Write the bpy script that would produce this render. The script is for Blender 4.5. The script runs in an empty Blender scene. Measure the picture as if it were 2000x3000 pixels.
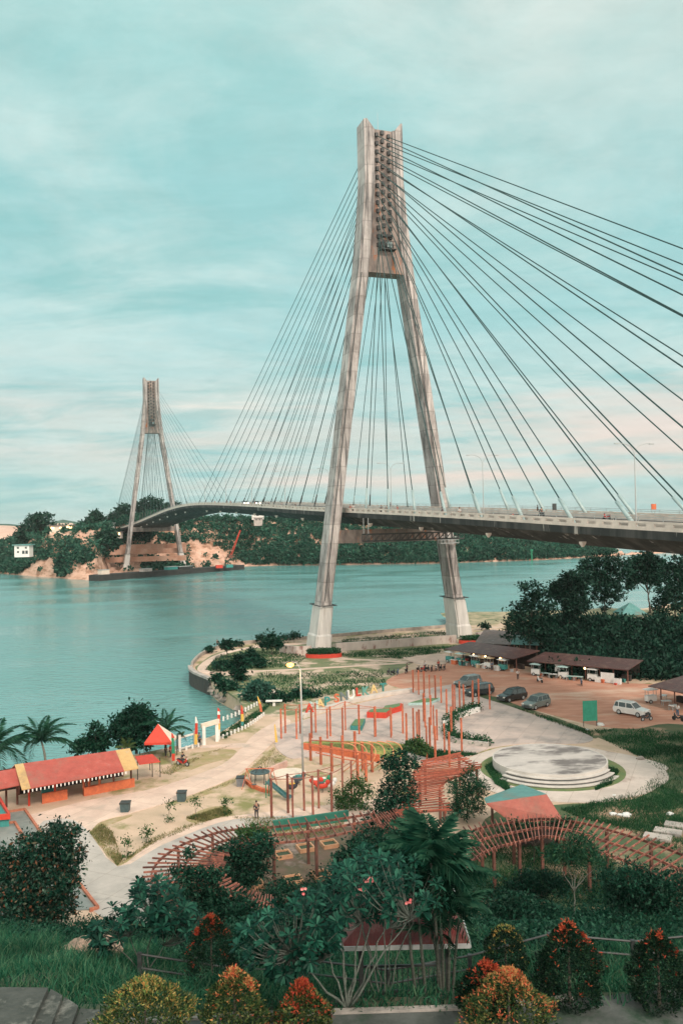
import bpy, bmesh, math, random
import numpy as np
from mathutils import Vector, Matrix

S = bpy.context.scene
C = S.collection
R = math.radians
rnd = random.Random(11)
nr = np.random.RandomState(5)

# ------------------------------------------------------------------ camera
CZ = 30.0                        # eye height above the water
FPX, RHO, TH = 2523.0, R(1.289), math.atan(18 / 2523.0)
Fv = Vector((0, math.cos(TH), math.sin(TH)))
Uv = Vector((0, -math.sin(TH), math.cos(TH)))
Xv = Vector((1, 0, 0))
cR = Xv * math.cos(RHO) - Uv * math.sin(RHO)
cU = Xv * math.sin(RHO) + Uv * math.cos(RHO)
cam_d = bpy.data.cameras.new('camera')
cam = bpy.data.objects.new('camera', cam_d)
C.objects.link(cam)
M = Matrix.Identity(4)
for i in range(3):
    M[i][0], M[i][1], M[i][2] = cR[i], cU[i], -Fv[i]
M[2][3] = CZ
cam.matrix_world = M
cam_d.sensor_fit = 'VERTICAL'
cam_d.sensor_height = 36.0
cam_d.lens = 36.0 * FPX / 3000.0
cam_d.clip_start, cam_d.clip_end = 0.5, 60000
S.camera = cam
S.render.resolution_x, S.render.resolution_y = 682, 1024

# ------------------------------------------------------------------ light
S.view_settings.view_transform = 'Standard'
S.view_settings.look = 'None'
S.view_settings.exposure = 0.72
S.view_settings.gamma = 1.0
SUN_EL, SUN_AZ = R(38), R(150)       # azimuth measured from +Y towards +X
sd = bpy.data.lights.new('sun', 'SUN')
sd.energy, sd.angle, sd.color = 1.5, R(10), (1.0, 0.82, 0.69)
sun = bpy.data.objects.new('sun', sd)
C.objects.link(sun)
sdir = Vector((math.sin(SUN_AZ) * math.cos(SUN_EL), math.cos(SUN_AZ) * math.cos(SUN_EL), math.sin(SUN_EL)))
sun.rotation_euler = sdir.to_track_quat('Z', 'Y').to_euler()

W = bpy.data.worlds.new('World')
S.world = W
W.use_nodes = True
wn, wl = W.node_tree.nodes, W.node_tree.links
wn.clear()

def N(nodes, t, **kw):
    n = nodes.new(t)
    for k, v in kw.items():
        setattr(n, k, v)
    return n

def math_node(nodes, links, op, a, b=None, c=None, clamp=False):
    n = nodes.new('ShaderNodeMath'); n.operation = op; n.use_clamp = clamp
    for i, v in enumerate((a, b, c)):
        if v is None: continue
        if isinstance(v, (int, float)): n.inputs[i].default_value = v
        else: links.new(v, n.inputs[i])
    return n.outputs[0]

def ramp(nodes, links, fac, stops, interp='LINEAR'):
    n = nodes.new('ShaderNodeValToRGB'); n.color_ramp.interpolation = interp
    e = n.color_ramp.elements
    while len(e) < len(stops): e.new(0.5)
    for i, (p, c) in enumerate(stops):
        e[i].position = p
        e[i].color = (c, c, c, 1) if isinstance(c, (int, float)) else (*c, 1)
    links.new(fac, n.inputs[0])
    return n.outputs[0]

def mixc(nodes, links, fac, a, b, blend='MIX'):
    n = nodes.new('ShaderNodeMix'); n.data_type = 'RGBA'; n.blend_type = blend
    for i, v in ((0, fac), (6, a), (7, b)):
        if isinstance(v, (int, float)): n.inputs[i].default_value = v
        elif isinstance(v, tuple): n.inputs[i].default_value = (*v, 1)
        else: links.new(v, n.inputs[i])
    return n.outputs[2]

def build_sky():
    tc = N(wn, 'ShaderNodeTexCoord'); sep = N(wn, 'ShaderNodeSeparateXYZ')
    wl.new(tc.outputs['Generated'], sep.inputs[0])
    x, y, z = sep.outputs
    m = lambda op, a, b=None, c=None, cl=False: math_node(wn, wl, op, a, b, c, cl)
    den = m('ADD', m('MAXIMUM', z, 0.0), 0.16)
    comb = N(wn, 'ShaderNodeCombineXYZ')
    wl.new(m('DIVIDE', x, den), comb.inputs[0]); wl.new(m('DIVIDE', y, den), comb.inputs[1])
    def noise(scale, detail, rough, offs, sx=1, sy=1, dist=0.0):
        mp = N(wn, 'ShaderNodeMapping'); mp.inputs['Location'].default_value = offs
        mp.inputs['Scale'].default_value = (sx, sy, 1)
        wl.new(comb.outputs[0], mp.inputs[0])
        n = N(wn, 'ShaderNodeTexNoise'); n.inputs['Scale'].default_value = scale
        n.inputs['Detail'].default_value = detail; n.inputs['Roughness'].default_value = rough
        n.inputs['Distortion'].default_value = dist
        wl.new(mp.outputs[0], n.inputs['Vector']); return n.outputs['Fac']
    nish = N(wn, 'ShaderNodeTexSky'); nish.sky_type = 'NISHITA'; nish.sun_disc = False
    nish.sun_elevation, nish.sun_rotation = SUN_EL, SUN_AZ
    K = 6.35
    q = lambda r, g, b: (r * K, g * K, b * K)
    clear = mixc(wn, wl, 1.0, nish.outputs[0], (0.9, 1.25, 1.1), 'MULTIPLY')
    # teal veil, paler towards the horizon
    veil = ramp(wn, wl, z, [(0.0, (0.45, 0.65, 0.63)), (0.03, (0.41, 0.63, 0.62)), (0.06, (0.50, 0.64, 0.62)), (0.095, (0.64, 0.66, 0.61)), (0.13, (0.60, 0.67, 0.63)), (0.165, (0.47, 0.67, 0.65)), (0.21, (0.40, 0.66, 0.65)), (0.36, (0.35, 0.64, 0.63)), (0.50, (0.42, 0.70, 0.67)), (0.66, (0.60, 0.78, 0.74)), (1.0, (0.9, 0.98, 0.94))])
    veil = mixc(wn, wl, 1.0, veil, (K, K, K), 'MULTIPLY')
    base = mixc(wn, wl, 0.93, clear, veil)
    big = ramp(wn, wl, noise(1.3, 7, 0.62, (3.3, 1.0, 0), 1.0, 1.0, 0.4), [(0.42, 0.0), (0.64, 1.0)])
    base = mixc(wn, wl, m('MULTIPLY', big, 0.72), base, q(0.62, 0.79, 0.76))
    dark = ramp(wn, wl, noise(1.9, 7, 0.62, (8.1, 4.2, 0), 0.8, 1.3, 0.5), [(0.47, 0.0), (0.66, 1.0)])
    base = mixc(wn, wl, m('MULTIPLY', dark, 0.7), base, q(0.27, 0.57, 0.57))
    # warm light high on the right
    hi = m('MULTIPLY', ramp(wn, wl, z, [(0.30, 0.0), (0.55, 1.0)]), ramp(wn, wl, m('ADD', x, m('MULTIPLY', noise(2.5, 5, 0.6, (1, 7, 0)), 0.9)), [(0.35, 0.0), (0.95, 1.0)]))
    base = mixc(wn, wl, m('MULTIPLY', hi, 0.65), base, q(0.90, 0.83, 0.76))
    # sunset streaks close above the horizon
    mp = N(wn, 'ShaderNodeMapping'); mp.inputs['Scale'].default_value = (2.2, 2.2, 26.0); mp.inputs['Location'].default_value = (0.0, 0.35, 0.55)
    wl.new(tc.outputs['Generated'], mp.inputs[0])
    sn = N(wn, 'ShaderNodeTexNoise'); sn.inputs['Scale'].default_value = 1.0; sn.inputs['Detail'].default_value = 5; sn.inputs['Roughness'].default_value = 0.55
    wl.new(mp.outputs[0], sn.inputs['Vector'])
    st = ramp(wn, wl, sn.outputs['Fac'], [(0.44, 0.0), (0.62, 1.0)])
    band = ramp(wn, wl, z, [(0.01, 0.0), (0.05, 1.0), (0.10, 1.0), (0.16, 0.0)])
    rt = ramp(wn, wl, m('ADD', x, 0.35), [(0.05, 0.1), (0.35, 1.0)])
    base = mixc(wn, wl, m('MULTIPLY', m('MULTIPLY', st, band), m('MULTIPLY', rt, 0.9)), base, q(0.95, 0.74, 0.64))
    band2 = ramp(wn, wl, z, [(0.05, 0.0), (0.10, 1.0), (0.14, 1.0), (0.20, 0.0)])
    base = mixc(wn, wl, m('MULTIPLY', m('MULTIPLY', st, band2), 0.75), base, q(0.76, 0.73, 0.68))
    # one long cream cloud low on the left of the channel
    g1 = m('SUBTRACT', 1.0, m('ABSOLUTE', m('DIVIDE', m('ADD', x, 0.11), 0.16)), None, True); g2 = m('SUBTRACT', 1.0, m('ABSOLUTE', m('DIVIDE', m('SUBTRACT', z, m('ADD', 0.142, m('MULTIPLY', x, 0.05))), 0.035)), None, True)
    cr = ramp(wn, wl, sn.outputs['Fac'], [(0.40, 0.15), (0.55, 1.0)])
    base = mixc(wn, wl, m('MULTIPLY', m('MULTIPLY', m('MULTIPLY', g1, g2), cr), 2.6, None, True), base, q(0.86, 0.82, 0.74))
    fine = ramp(wn, wl, noise(7.0, 6, 0.65, (2, 5, 0), 1.0, 1.4, 0.6), [(0.3, 0.955), (0.7, 1.045)])
    base = mixc(wn, wl, 1.0, base, fine, 'MULTIPLY')
    # sky behind the viewer brightened and warmed, out of view, to light the scene
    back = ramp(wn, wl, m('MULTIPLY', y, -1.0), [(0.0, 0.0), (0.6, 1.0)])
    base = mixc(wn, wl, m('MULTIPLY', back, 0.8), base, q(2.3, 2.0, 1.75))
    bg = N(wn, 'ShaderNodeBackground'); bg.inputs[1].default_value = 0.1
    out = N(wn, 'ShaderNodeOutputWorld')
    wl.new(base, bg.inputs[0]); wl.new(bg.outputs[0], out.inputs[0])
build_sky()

# ------------------------------------------------------------------ points from the survey of the photograph
def ray(px, py):
    u, v = (px - 1000) / FPX, (1500 - py) / FPX
    return Fv + cR * u + cU * v
def G(px, py, z=2.5):
    d = ray(px, py); k = (z - CZ) / d.z
    return Vector((d.x * k, d.y * k, z))
def D(px, py, Y):
    d = ray(px, py); k = Y / d.y
    return Vector((d.x * k, Y, CZ + d.z * k))
GZ = 2.5
def smooth_line(pts, n=6, closed=False):
    P = [Vector(p) for p in pts]; out = []
    m = len(P); rng = range(m) if closed else range(m - 1)
    for i in rng:
        if closed: a, b, c, d = P[i - 1], P[i], P[(i + 1) % m], P[(i + 2) % m]
        else: a, b, c, d = P[max(i - 1, 0)], P[i], P[i + 1], P[min(i + 2, m - 1)]
        for k in range(n):
            t = k / n
            out.append(0.5 * ((2 * b) + (c - a) * t + (2 * a - 5 * b + 4 * c - d) * t * t + (3 * b - a - 3 * c + d) * t ** 3))
    if not closed: out.append(P[-1])
    return out

# ------------------------------------------------------------------ materials
MATS = {}
def newmat(name):
    m = bpy.data.materials.new(name); m.use_nodes = True
    nt = m.node_tree; b = nt.nodes['Principled BSDF']
    return m, nt.nodes, nt.links, b
def mat(name, c1, c2=None, scale=3.0, rough=0.8, bump=0.0, bscale=None, metal=0.0, lo=0.35, hi=0.65, detail=5, stretch=(1, 1, 1), c3=None, c3scale=0.4, c3lo=0.5, c3hi=0.65, spec=0.4, dist=0.0, rand=0.0, joints=None):
    if name in MATS: return MATS[name]
    m, n, l, b = newmat(name)
    b.inputs['Roughness'].default_value = rough; b.inputs['Metallic'].default_value = metal
    b.inputs['Specular IOR Level'].default_value = spec
    if c2 is None: c2 = tuple(min(1, v * 0.72) for v in c1)
    tc = N(n, 'ShaderNodeTexCoord'); mp = N(n, 'ShaderNodeMapping'); mp.inputs['Scale'].default_value = stretch
    l.new(tc.outputs['Object'], mp.inputs[0])
    t = N(n, 'ShaderNodeTexNoise'); t.inputs['Scale'].default_value = scale; t.inputs['Detail'].default_value = detail
    t.inputs['Distortion'].default_value = dist; t.inputs['Roughness'].default_value = 0.62
    l.new(mp.outputs[0], t.inputs['Vector'])
    col = ramp(n, l, t.outputs['Fac'], [(lo, c1), (hi, c2)])
    if c3:
        t3 = N(n, 'ShaderNodeTexNoise'); t3.inputs['Scale'].default_value = c3scale; t3.inputs['Detail'].default_value = 6; t3.inputs['Roughness'].default_value = 0.65
        l.new(mp.outputs[0], t3.inputs['Vector'])
        f = ramp(n, l, t3.outputs['Fac'], [(c3lo, 0.0), (c3hi, 1.0)])
        col = mixc(n, l, f, col, c3)
    if rand:      # each object of the material is worn a little differently
        oi = N(n, 'ShaderNodeObjectInfo'); col = mixc(n, l, 1.0, col, ramp(n, l, oi.outputs['Random'], [(0, 1 - rand), (1, 1 + rand)]), 'MULTIPLY')
    if joints:    # cast panels with narrow joints
        bk_ = N(n, 'ShaderNodeTexBrick'); bk_.offset = 0.0; bk_.inputs['Scale'].default_value = 1.0; bk_.inputs['Brick Width'].default_value = joints; bk_.inputs['Row Height'].default_value = joints
        bk_.inputs['Mortar Size'].default_value = 0.035; bk_.inputs['Mortar Smooth'].default_value = 0.3
        bk_.inputs['Color1'].default_value = (1, 1, 1, 1); bk_.inputs['Color2'].default_value = (0.88, 0.88, 0.88, 1); bk_.inputs['Mortar'].default_value = (0.74, 0.72, 0.69, 1)
        mj = N(n, 'ShaderNodeMapping'); mj.inputs['Rotation'].default_value = (0, 0, 0.42); l.new(tc.outputs['Object'], mj.inputs[0]); l.new(mj.outputs[0], bk_.inputs['Vector'])
        col = mixc(n, l, 1.0, col, bk_.outputs['Color'], 'MULTIPLY')
    l.new(col, b.inputs['Base Color'])
    if bump:
        t2 = N(n, 'ShaderNodeTexNoise'); t2.inputs['Scale'].default_value = bscale or scale * 4; t2.inputs['Detail'].default_value = 4
        l.new(mp.outputs[0], t2.inputs['Vector'])
        bp = N(n, 'ShaderNodeBump'); bp.inputs['Strength'].default_value = bump; bp.inputs['Distance'].default_value = 0.1
        l.new(t2.outputs['Fac'], bp.inputs['Height']); l.new(bp.outputs[0], b.inputs['Normal'])
    MATS[name] = m
    return m
def leafmat(name, cols, rough=0.55, trans=0.2, patch=0.5, spec=0.18):
    if name in MATS: return MATS[name]
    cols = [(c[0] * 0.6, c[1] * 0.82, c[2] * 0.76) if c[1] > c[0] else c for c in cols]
    spec = min(spec, 0.12)
    m, n, l, b = newmat(name)
    g = N(n, 'ShaderNodeNewGeometry')
    k = len(cols)
    c = ramp(n, l, g.outputs['Random Per Island'], [(i / max(1, k - 1), cc) for i, cc in enumerate(cols)])
    tc = N(n, 'ShaderNodeTexCoord'); t = N(n, 'ShaderNodeTexNoise'); t.inputs['Scale'].default_value = patch; t.inputs['Detail'].default_value = 3
    l.new(tc.outputs['Object'], t.inputs['Vector'])
    v = ramp(n, l, t.outputs['Fac'], [(0.3, 0.68), (0.7, 1.3)])
    c = mixc(n, l, 1.0, c, v, 'MULTIPLY')
    l.new(c, b.inputs['Base Color']); b.inputs['Roughness'].default_value = rough
    b.inputs['Specular IOR Level'].default_value = spec
    tr = N(n, 'ShaderNodeBsdfTranslucent'); l.new(c, tr.inputs[0])
    mx = N(n, 'ShaderNodeMixShader'); mx.inputs[0].default_value = trans
    l.new(b.outputs[0], mx.inputs[1]); l.new(tr.outputs[0], mx.inputs[2])
    l.new(mx.outputs[0], n['Material Output'].inputs[0])
    MATS[name] = m
    return m
def glow(name, col, s):
    if name in MATS: return MATS[name]
    m, n, l, b = newmat(name)
    b.inputs['Base Color'].default_value = (*col, 1); b.inputs['Emission Color'].default_value = (*col, 1); b.inputs['Emission Strength'].default_value = s
    MATS[name] = m
    return m
def ribmat(name, c1, c2, rib=5.0, axis='X', rough=0.5):
    """corrugated sheet: ribs as bump, weathering as noise"""
    if name in MATS: return MATS[name]
    m, n, l, b = newmat(name)
    b.inputs['Roughness'].default_value = rough
    tc = N(n, 'ShaderNodeTexCoord')
    t = N(n, 'ShaderNodeTexNoise'); t.inputs['Scale'].default_value = 1.4; t.inputs['Detail'].default_value = 7; t.inputs['Roughness'].default_value = 0.7
    l.new(tc.outputs['Object'], t.inputs['Vector'])
    col = ramp(n, l, t.outputs['Fac'], [(0.35, c1), (0.68, c2)])
    t4 = N(n, 'ShaderNodeTexNoise'); t4.inputs['Scale'].default_value = 0.5; t4.inputs['Detail'].default_value = 8; t4.inputs['Roughness'].default_value = 0.75
    l.new(tc.outputs['Object'], t4.inputs['Vector'])
    col = mixc(n, l, ramp(n, l, t4.outputs['Fac'], [(0.5, 0.0), (0.66, 0.55)]), col, (0.30, 0.20, 0.15))
    col = mixc(n, l, ramp(n, l, t4.outputs['Fac'], [(0.30, 0.35), (0.42, 0.0)]), col, (0.62, 0.46, 0.40) if c1[0] > c1[1] * 1.5 else (0.6, 0.7, 0.66))
    l.new(col, b.inputs['Base Color'])
    w = N(n, 'ShaderNodeTexWave'); w.bands_direction = axis; w.inputs['Scale'].default_value = rib
    l.new(tc.outputs['Object'], w.inputs['Vector'])
    bp = N(n, 'ShaderNodeBump'); bp.inputs['Strength'].default_value = 0.8; bp.inputs['Distance'].default_value = 0.06
    l.new(w.outputs['Fac'], bp.inputs['Height']); l.new(bp.outputs[0], b.inputs['Normal'])
    MATS[name] = m
    return m

# ------------------------------------------------------------------ mesh builder
OFF = {}
class MB:
    def __init__(s): s.v = []; s.f = []
    def add(s, vs, fs):
        k = len(s.v); s.v += [tuple(p) for p in vs]; s.f += [tuple(i + k for i in f) for f in fs]; return s
    def box(s, c, size, rz=0.0, mtx=None):
        hx, hy, hz = (q / 2 for q in size)
        P = [Vector((x, y, z)) for z in (-hz, hz) for x, y in ((-hx, -hy), (hx, -hy), (hx, hy), (-hx, hy))]
        r = Matrix.Rotation(rz, 3, 'Z') if mtx is None else mtx
        c = Vector(c)
        return s.add([r @ p + c for p in P], [(3, 2, 1, 0), (4, 5, 6, 7), (0, 1, 5, 4), (1, 2, 6, 5), (2, 3, 7, 6), (3, 0, 4, 7)])
    def beam(s, a, b, w, h=None, up=Vector((0, 0, 1))):
        a, b = Vector(a), Vector(b); d = b - a; L = d.length
        if L < 1e-6: return s
        d /= L; x = d.cross(up)
        if x.length < 1e-3: x = d.cross(Vector((0, 1, 0)))
        x.normalize(); z = x.cross(d)
        return s.box((a + b) / 2, (w, L, h or w), mtx=Matrix((x, d, z)).transposed())
    def tube(s, pts, rad, n=6, cap=True):
        pts = [Vector(p) for p in pts]; m = len(pts)
        rads = rad if isinstance(rad, (list, tuple)) else [rad] * m
        vs, fs = [], []; px = None
        for i, p in enumerate(pts):
            d = (pts[min(i + 1, m - 1)] - pts[max(i - 1, 0)]).normalized()
            if px is None:
                px = d.cross(Vector((0, 0, 1)))
                if px.length < 1e-3: px = Vector((1, 0, 0))
            px = (px - d * px.dot(d)).normalized(); py = d.cross(px)
            for k in range(n):
                a = 2 * math.pi * k / n
                vs.append(p + (px * math.cos(a) + py * math.sin(a)) * rads[i])
        for i in range(m - 1):
            for k in range(n):
                k2 = (k + 1) % n
                fs.append((i * n + k, i * n + k2, (i + 1) * n + k2, (i + 1) * n + k))
        if cap: fs.append(tuple(range(n - 1, -1, -1))); fs.append(tuple((m - 1) * n + k for k in range(n)))
        return s.add(vs, fs)
    def loft(s, rings, cap=True, closed=True):
        n = len(rings[0]); vs = [p for r in rings for p in r]; fs = []
        for i in range(len(rings) - 1):
            for k in range(n if closed else n - 1):
                k2 = (k + 1) % n
                fs.append((i * n + k, i * n + k2, (i + 1) * n + k2, (i + 1) * n + k))
        if cap and closed: fs.append(tuple(range(n - 1, -1, -1))); fs.append(tuple((len(rings) - 1) * n + k for k in range(n)))
        return s.add(vs, fs)
    def prism(s, poly, z0, z1):
        a = sum(poly[i - 1][0] * poly[i][1] - poly[i][0] * poly[i - 1][1] for i in range(len(poly)))
        if a < 0: poly = poly[::-1]
        return s.loft([[Vector((p[0], p[1], z0)) for p in poly], [Vector((p[0], p[1], z1)) for p in poly]])
    def ellipsoid(s, c, r, n=10, m=7, jit=0.0, seed=0):
        q = random.Random(seed); c = Vector(c); vs = [c + Vector((0, 0, -r[2]))]; fs = []
        for i in range(1, m):
            ph = -math.pi / 2 + math.pi * i / m
            for k in range(n):
                a = 2 * math.pi * k / n; f = 1 + q.uniform(-jit, jit)
                vs.append(c + Vector((r[0] * math.cos(ph) * math.cos(a), r[1] * math.cos(ph) * math.sin(a), r[2] * math.sin(ph))) * f)
        vs.append(c + Vector((0, 0, r[2]))); t = len(vs) - 1
        for k in range(n):
            k2 = (k + 1) % n
            fs.append((0, 1 + k2, 1 + k)); fs.append((t, 1 + (m - 2) * n + k, 1 + (m - 2) * n + k2))
            for i in range(m - 2): fs.append((1 + i * n + k, 1 + i * n + k2, 1 + (i + 1) * n + k2, 1 + (i + 1) * n + k))
        return s.add(vs, fs)
    def lathe(s, prof, n=24, c=(0, 0, 0)):
        c = Vector(c)
        return s.loft([[c + Vector((r * math.cos(2 * math.pi * k / n), r * math.sin(2 * math.pi * k / n), z)) for k in range(n)] for r, z in prof])
    def build(s, name, m, parent=None, smooth=False, world=True):
        me = bpy.data.meshes.new(name)
        off = OFF.get(parent.name, Vector()) if (parent and world) else Vector()
        me.from_pydata([(p[0] - off.x, p[1] - off.y, p[2] - off.z) for p in s.v], [], s.f)
        for q in (m if isinstance(m, (list, tuple)) else [m]): me.materials.append(q)
        if smooth: me.polygons.foreach_set('use_smooth', [True] * len(me.polygons))
        o = bpy.data.objects.new(name, me); C.objects.link(o)
        if parent: o.parent = parent; OFF[o.name] = off
        return o
def tag(o, label=None, cat=None, group=None, kind=None):
    for k, v in (('label', label), ('category', cat), ('group', group), ('kind', kind)):
        if v: o[k] = v
    return o
def thing(name, label, cat, loc=(0, 0, 0), group=None):
    o = bpy.data.objects.new(name, None); C.objects.link(o); o.location = loc; o.empty_display_size = 0.2
    OFF[o.name] = Vector(loc)
    return tag(o, label, cat, group)
def struct(name, mb, m, smooth=False):
    return tag(mb.build(name, m, None, smooth), kind='structure')
def copy_tree(o, loc=None, rz=None, scale=None, label=None, group=None, parent=None):
    c = o.copy(); C.objects.link(c)
    if parent: c.parent = parent
    if loc is not None: c.location = loc
    if rz is not None: c.rotation_euler = (0, 0, rz)
    if scale is not None: c.scale = (scale,) * 3 if isinstance(scale, (int, float)) else scale
    if label: c['label'] = label
    if group: c['group'] = group
    for ch in list(o.children): copy_tree(ch, parent=c)
    return c

# ------------------------------------------------------------------ leaves
def rawmesh(name, V, F4, m, parent=None, world=True):
    """V (n,3) array, F4 (k,4) index array"""
    me = bpy.data.meshes.new(name); V = np.asarray(V, dtype=np.float32)
    if parent is not None and world:
        V = V - np.array(OFF.get(parent.name, Vector()), dtype=np.float32)
    k, w = F4.shape
    me.vertices.add(len(V)); me.vertices.foreach_set('co', V.ravel())
    me.loops.add(k * w); me.loops.foreach_set('vertex_index', F4.ravel().astype(np.int32))
    me.polygons.add(k); me.polygons.foreach_set('loop_start', np.arange(0, k * w, w, dtype=np.int32))
    me.polygons.foreach_set('loop_total', np.full(k, w, dtype=np.int32))
    for q in (m if isinstance(m, (list, tuple)) else [m]): me.materials.append(q)
    me.update(calc_edges=True)
    o = bpy.data.objects.new(name, me); C.objects.link(o)
    if parent: o.parent = parent; OFF[o.name] = OFF.get(parent.name, Vector())
    return o
def unit(a): return a / np.maximum(np.linalg.norm(a, axis=1, keepdims=True), 1e-6)
def leafquads(P, axis, size, aspect=0.4, fold=0.0):
    """a rhombic leaf at each point, pointing along axis"""
    n = len(P); ax = unit(axis); s = unit(np.cross(ax, nr.normal(size=(n, 3))))
    size = np.asarray(size).reshape(-1, 1) * np.ones((n, 1)); w = size * aspect * 0.5
    nrm = np.cross(ax, s) * (size * fold)
    V = np.stack([P, P + ax * size * 0.5 + s * w + nrm, P + ax * size, P + ax * size * 0.5 - s * w + nrm], 1).reshape(-1, 3)
    return V, np.arange(4 * n).reshape(n, 4)
def crown_points(blobs, ncl, per, csz, shell=0.55, squash=0.85):
    """blobs: (x,y,z,r); clusters of leaves near the blob shells"""
    B = np.array(blobs, dtype=float); w = B[:, 3] ** 2; w /= w.sum()
    i = nr.choice(len(B), ncl, p=w)
    d = unit(nr.normal(size=(ncl, 3))); r = B[i, 3:4] * (shell + (1 - shell) * nr.rand(ncl, 1) ** 0.6) * (1 + 0.12 * nr.normal(size=(ncl, 1)))
    d[:, 2] *= squash
    c = B[i, :3] + d * r
    cs = csz * (0.35 + 1.3 * nr.rand(ncl, 1) ** 1.3)
    P = np.repeat(c, per, 0) + nr.normal(size=(ncl * per, 3)) * np.repeat(cs, per, 0) * np.array([1, 1, 0.65])
    out = np.repeat(d, per, 0)
    return P, out
def crown(name, blobs, ncl, per, csz, lsz, m, parent=None, aspect=0.5, shell=0.55, up=0.0):
    P, out = crown_points(blobs, ncl, per, csz, shell)
    ax = out * 0.6 + nr.normal(size=P.shape) * 0.8 + np.array([0, 0, up])
    V, F = leafquads(P, ax, lsz * (0.45 + 1.15 * nr.rand(len(P)) ** 1.4), aspect)
    return rawmesh(name, V, F, m, parent)
def trunk_to(mb, base, tip, r, wob=0.12, n=7, sides=7):
    base, tip = Vector(base), Vector(tip); L = (tip - base).length
    mb.tube([base.lerp(tip, k / n) + Vector((rnd.uniform(-1, 1), rnd.uniform(-1, 1), 0)) * wob * L * 0.15 * (1 if 0 < k < n else 0) for k in range(n + 1)], [r * (1 - 0.7 * k / n) for k in range(n + 1)], sides)
def tree(name, label, cat, base, blobs, ncl, per, csz, lsz, leaf, bark, tr=0.18, group=None, aspect=0.5, shell=0.55, limbs=6):
    base = Vector(base); t = thing(name, label, cat, base, group)
    B = sorted(blobs, key=lambda b: -b[3]); mb = MB()
    c = Vector(np.average(np.array(B)[:, :3], axis=0, weights=np.array(B)[:, 3] ** 2))
    fork = base.lerp(c, 0.55); trunk_to(mb, base - Vector((0, 0, 0.3)), fork, tr)
    for b in B[:limbs]: trunk_to(mb, fork.lerp(base, rnd.uniform(0, 0.25)), Vector(b[:3]), tr * 0.5)
    mb.build('trunk', bark, t, True)
    crown('crown', blobs, ncl, per, csz, lsz, leaf, t, aspect, shell)
    return t
def blobs_px(spec, Y, dj=0.35):
    """(px, py, radius in photo pixels) at depth Y -> world blobs with their own depth"""
    out = []
    for px, py, r in spec:
        rr = r * Y / FPX; p = D(px, py, Y + rnd.uniform(-1, 1) * rr * dj / 0.35 * 0.8)
        out.append((p.x, p.y, p.z, rr))
    return out

# shared materials
concrete = mat('concrete', (0.50, 0.46, 0.42), (0.34, 0.32, 0.30), 0.5, 0.9, 0.25, 6, c3=(0.20, 0.20, 0.19), c3scale=0.25, c3lo=0.55, c3hi=0.75)
white_paint = mat('white paint', (0.78, 0.78, 0.74), (0.66, 0.66, 0.63), 2.0, 0.6)
bark = mat('bark', (0.13, 0.11, 0.09), (0.06, 0.055, 0.05), 8, 0.95, 0.5, stretch=(1, 1, 0.3))
pale_bark = mat('pale bark', (0.24, 0.25, 0.22), (0.12, 0.13, 0.11), 9, 0.9, 0.5)
steel_dark = mat('dark steel', (0.05, 0.06, 0.06), (0.03, 0.035, 0.035), 5, 0.5)
steel_grey = mat('grey steel', (0.42, 0.46, 0.46), (0.32, 0.35, 0.35), 5, 0.45)
tyre = mat('tyre', (0.02, 0.02, 0.02), (0.03, 0.03, 0.03), 20, 0.9)
glass_dark = mat('dark glass', (0.015, 0.03, 0.03), (0.02, 0.04, 0.04), 2, 0.08, spec=0.8)
orange_steel = mat('orange painted post', (0.52, 0.15, 0.075), (0.30, 0.085, 0.05), 6, 0.65, stretch=(1, 1, 0.4), rand=0.25, lo=0.42, hi=0.6)
brown_wood = mat('brown wood', (0.20, 0.085, 0.06), (0.10, 0.05, 0.04), 7, 0.75, stretch=(1, 1, 0.3), rand=0.3)
rust_wood = mat('weathered red rafters', (0.34, 0.13, 0.09), (0.13, 0.06, 0.05), 2.2, 0.75, rand=0.35, lo=0.4, hi=0.6)
red_paint = mat('red paint', (0.60, 0.06, 0.035), (0.48, 0.05, 0.03), 3, 0.6)
orange_paint = mat('orange paint', (0.62, 0.17, 0.07), (0.46, 0.12, 0.06), 3, 0.65)
teal_paint = mat('teal paint', (0.05, 0.28, 0.26), (0.04, 0.20, 0.19), 3, 0.6)
green_paint = mat('green paint', (0.03, 0.26, 0.14), (0.02, 0.19, 0.10), 3, 0.6)
yellow_paint = mat('yellow paint', (0.72, 0.48, 0.10), (0.6, 0.38, 0.08), 3, 0.6)
plastic_white = mat('white plastic', (0.75, 0.78, 0.76), (0.6, 0.63, 0.62), 5, 0.5)
canvas = mat('canvas', (0.72, 0.66, 0.56), (0.62, 0.55, 0.46), 3, 0.9)
dark_cloth = mat('dark cloth', (0.03, 0.035, 0.04), (0.05, 0.05, 0.06), 8, 0.95)
skin = mat('skin', (0.36, 0.20, 0.13), (0.32, 0.17, 0.11), 10, 0.6)
# ------------------------------------------------------------------ water, land
def proj(p):
    v = Vector(p) - Vector((0, 0, CZ)); k = v.dot(Fv)
    return 1000 + FPX * v.dot(cR) / k, 1500 - FPX * v.dot(cU) / k
def inpoly(x, y, P):
    c = False; j = len(P) - 1
    for i in range(len(P)):
        if (P[i][1] > y) != (P[j][1] > y) and x < (P[j][0] - P[i][0]) * (y - P[i][1]) / (P[j][1] - P[i][1]) + P[i][0]: c = not c
        j = i
    return c

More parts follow.
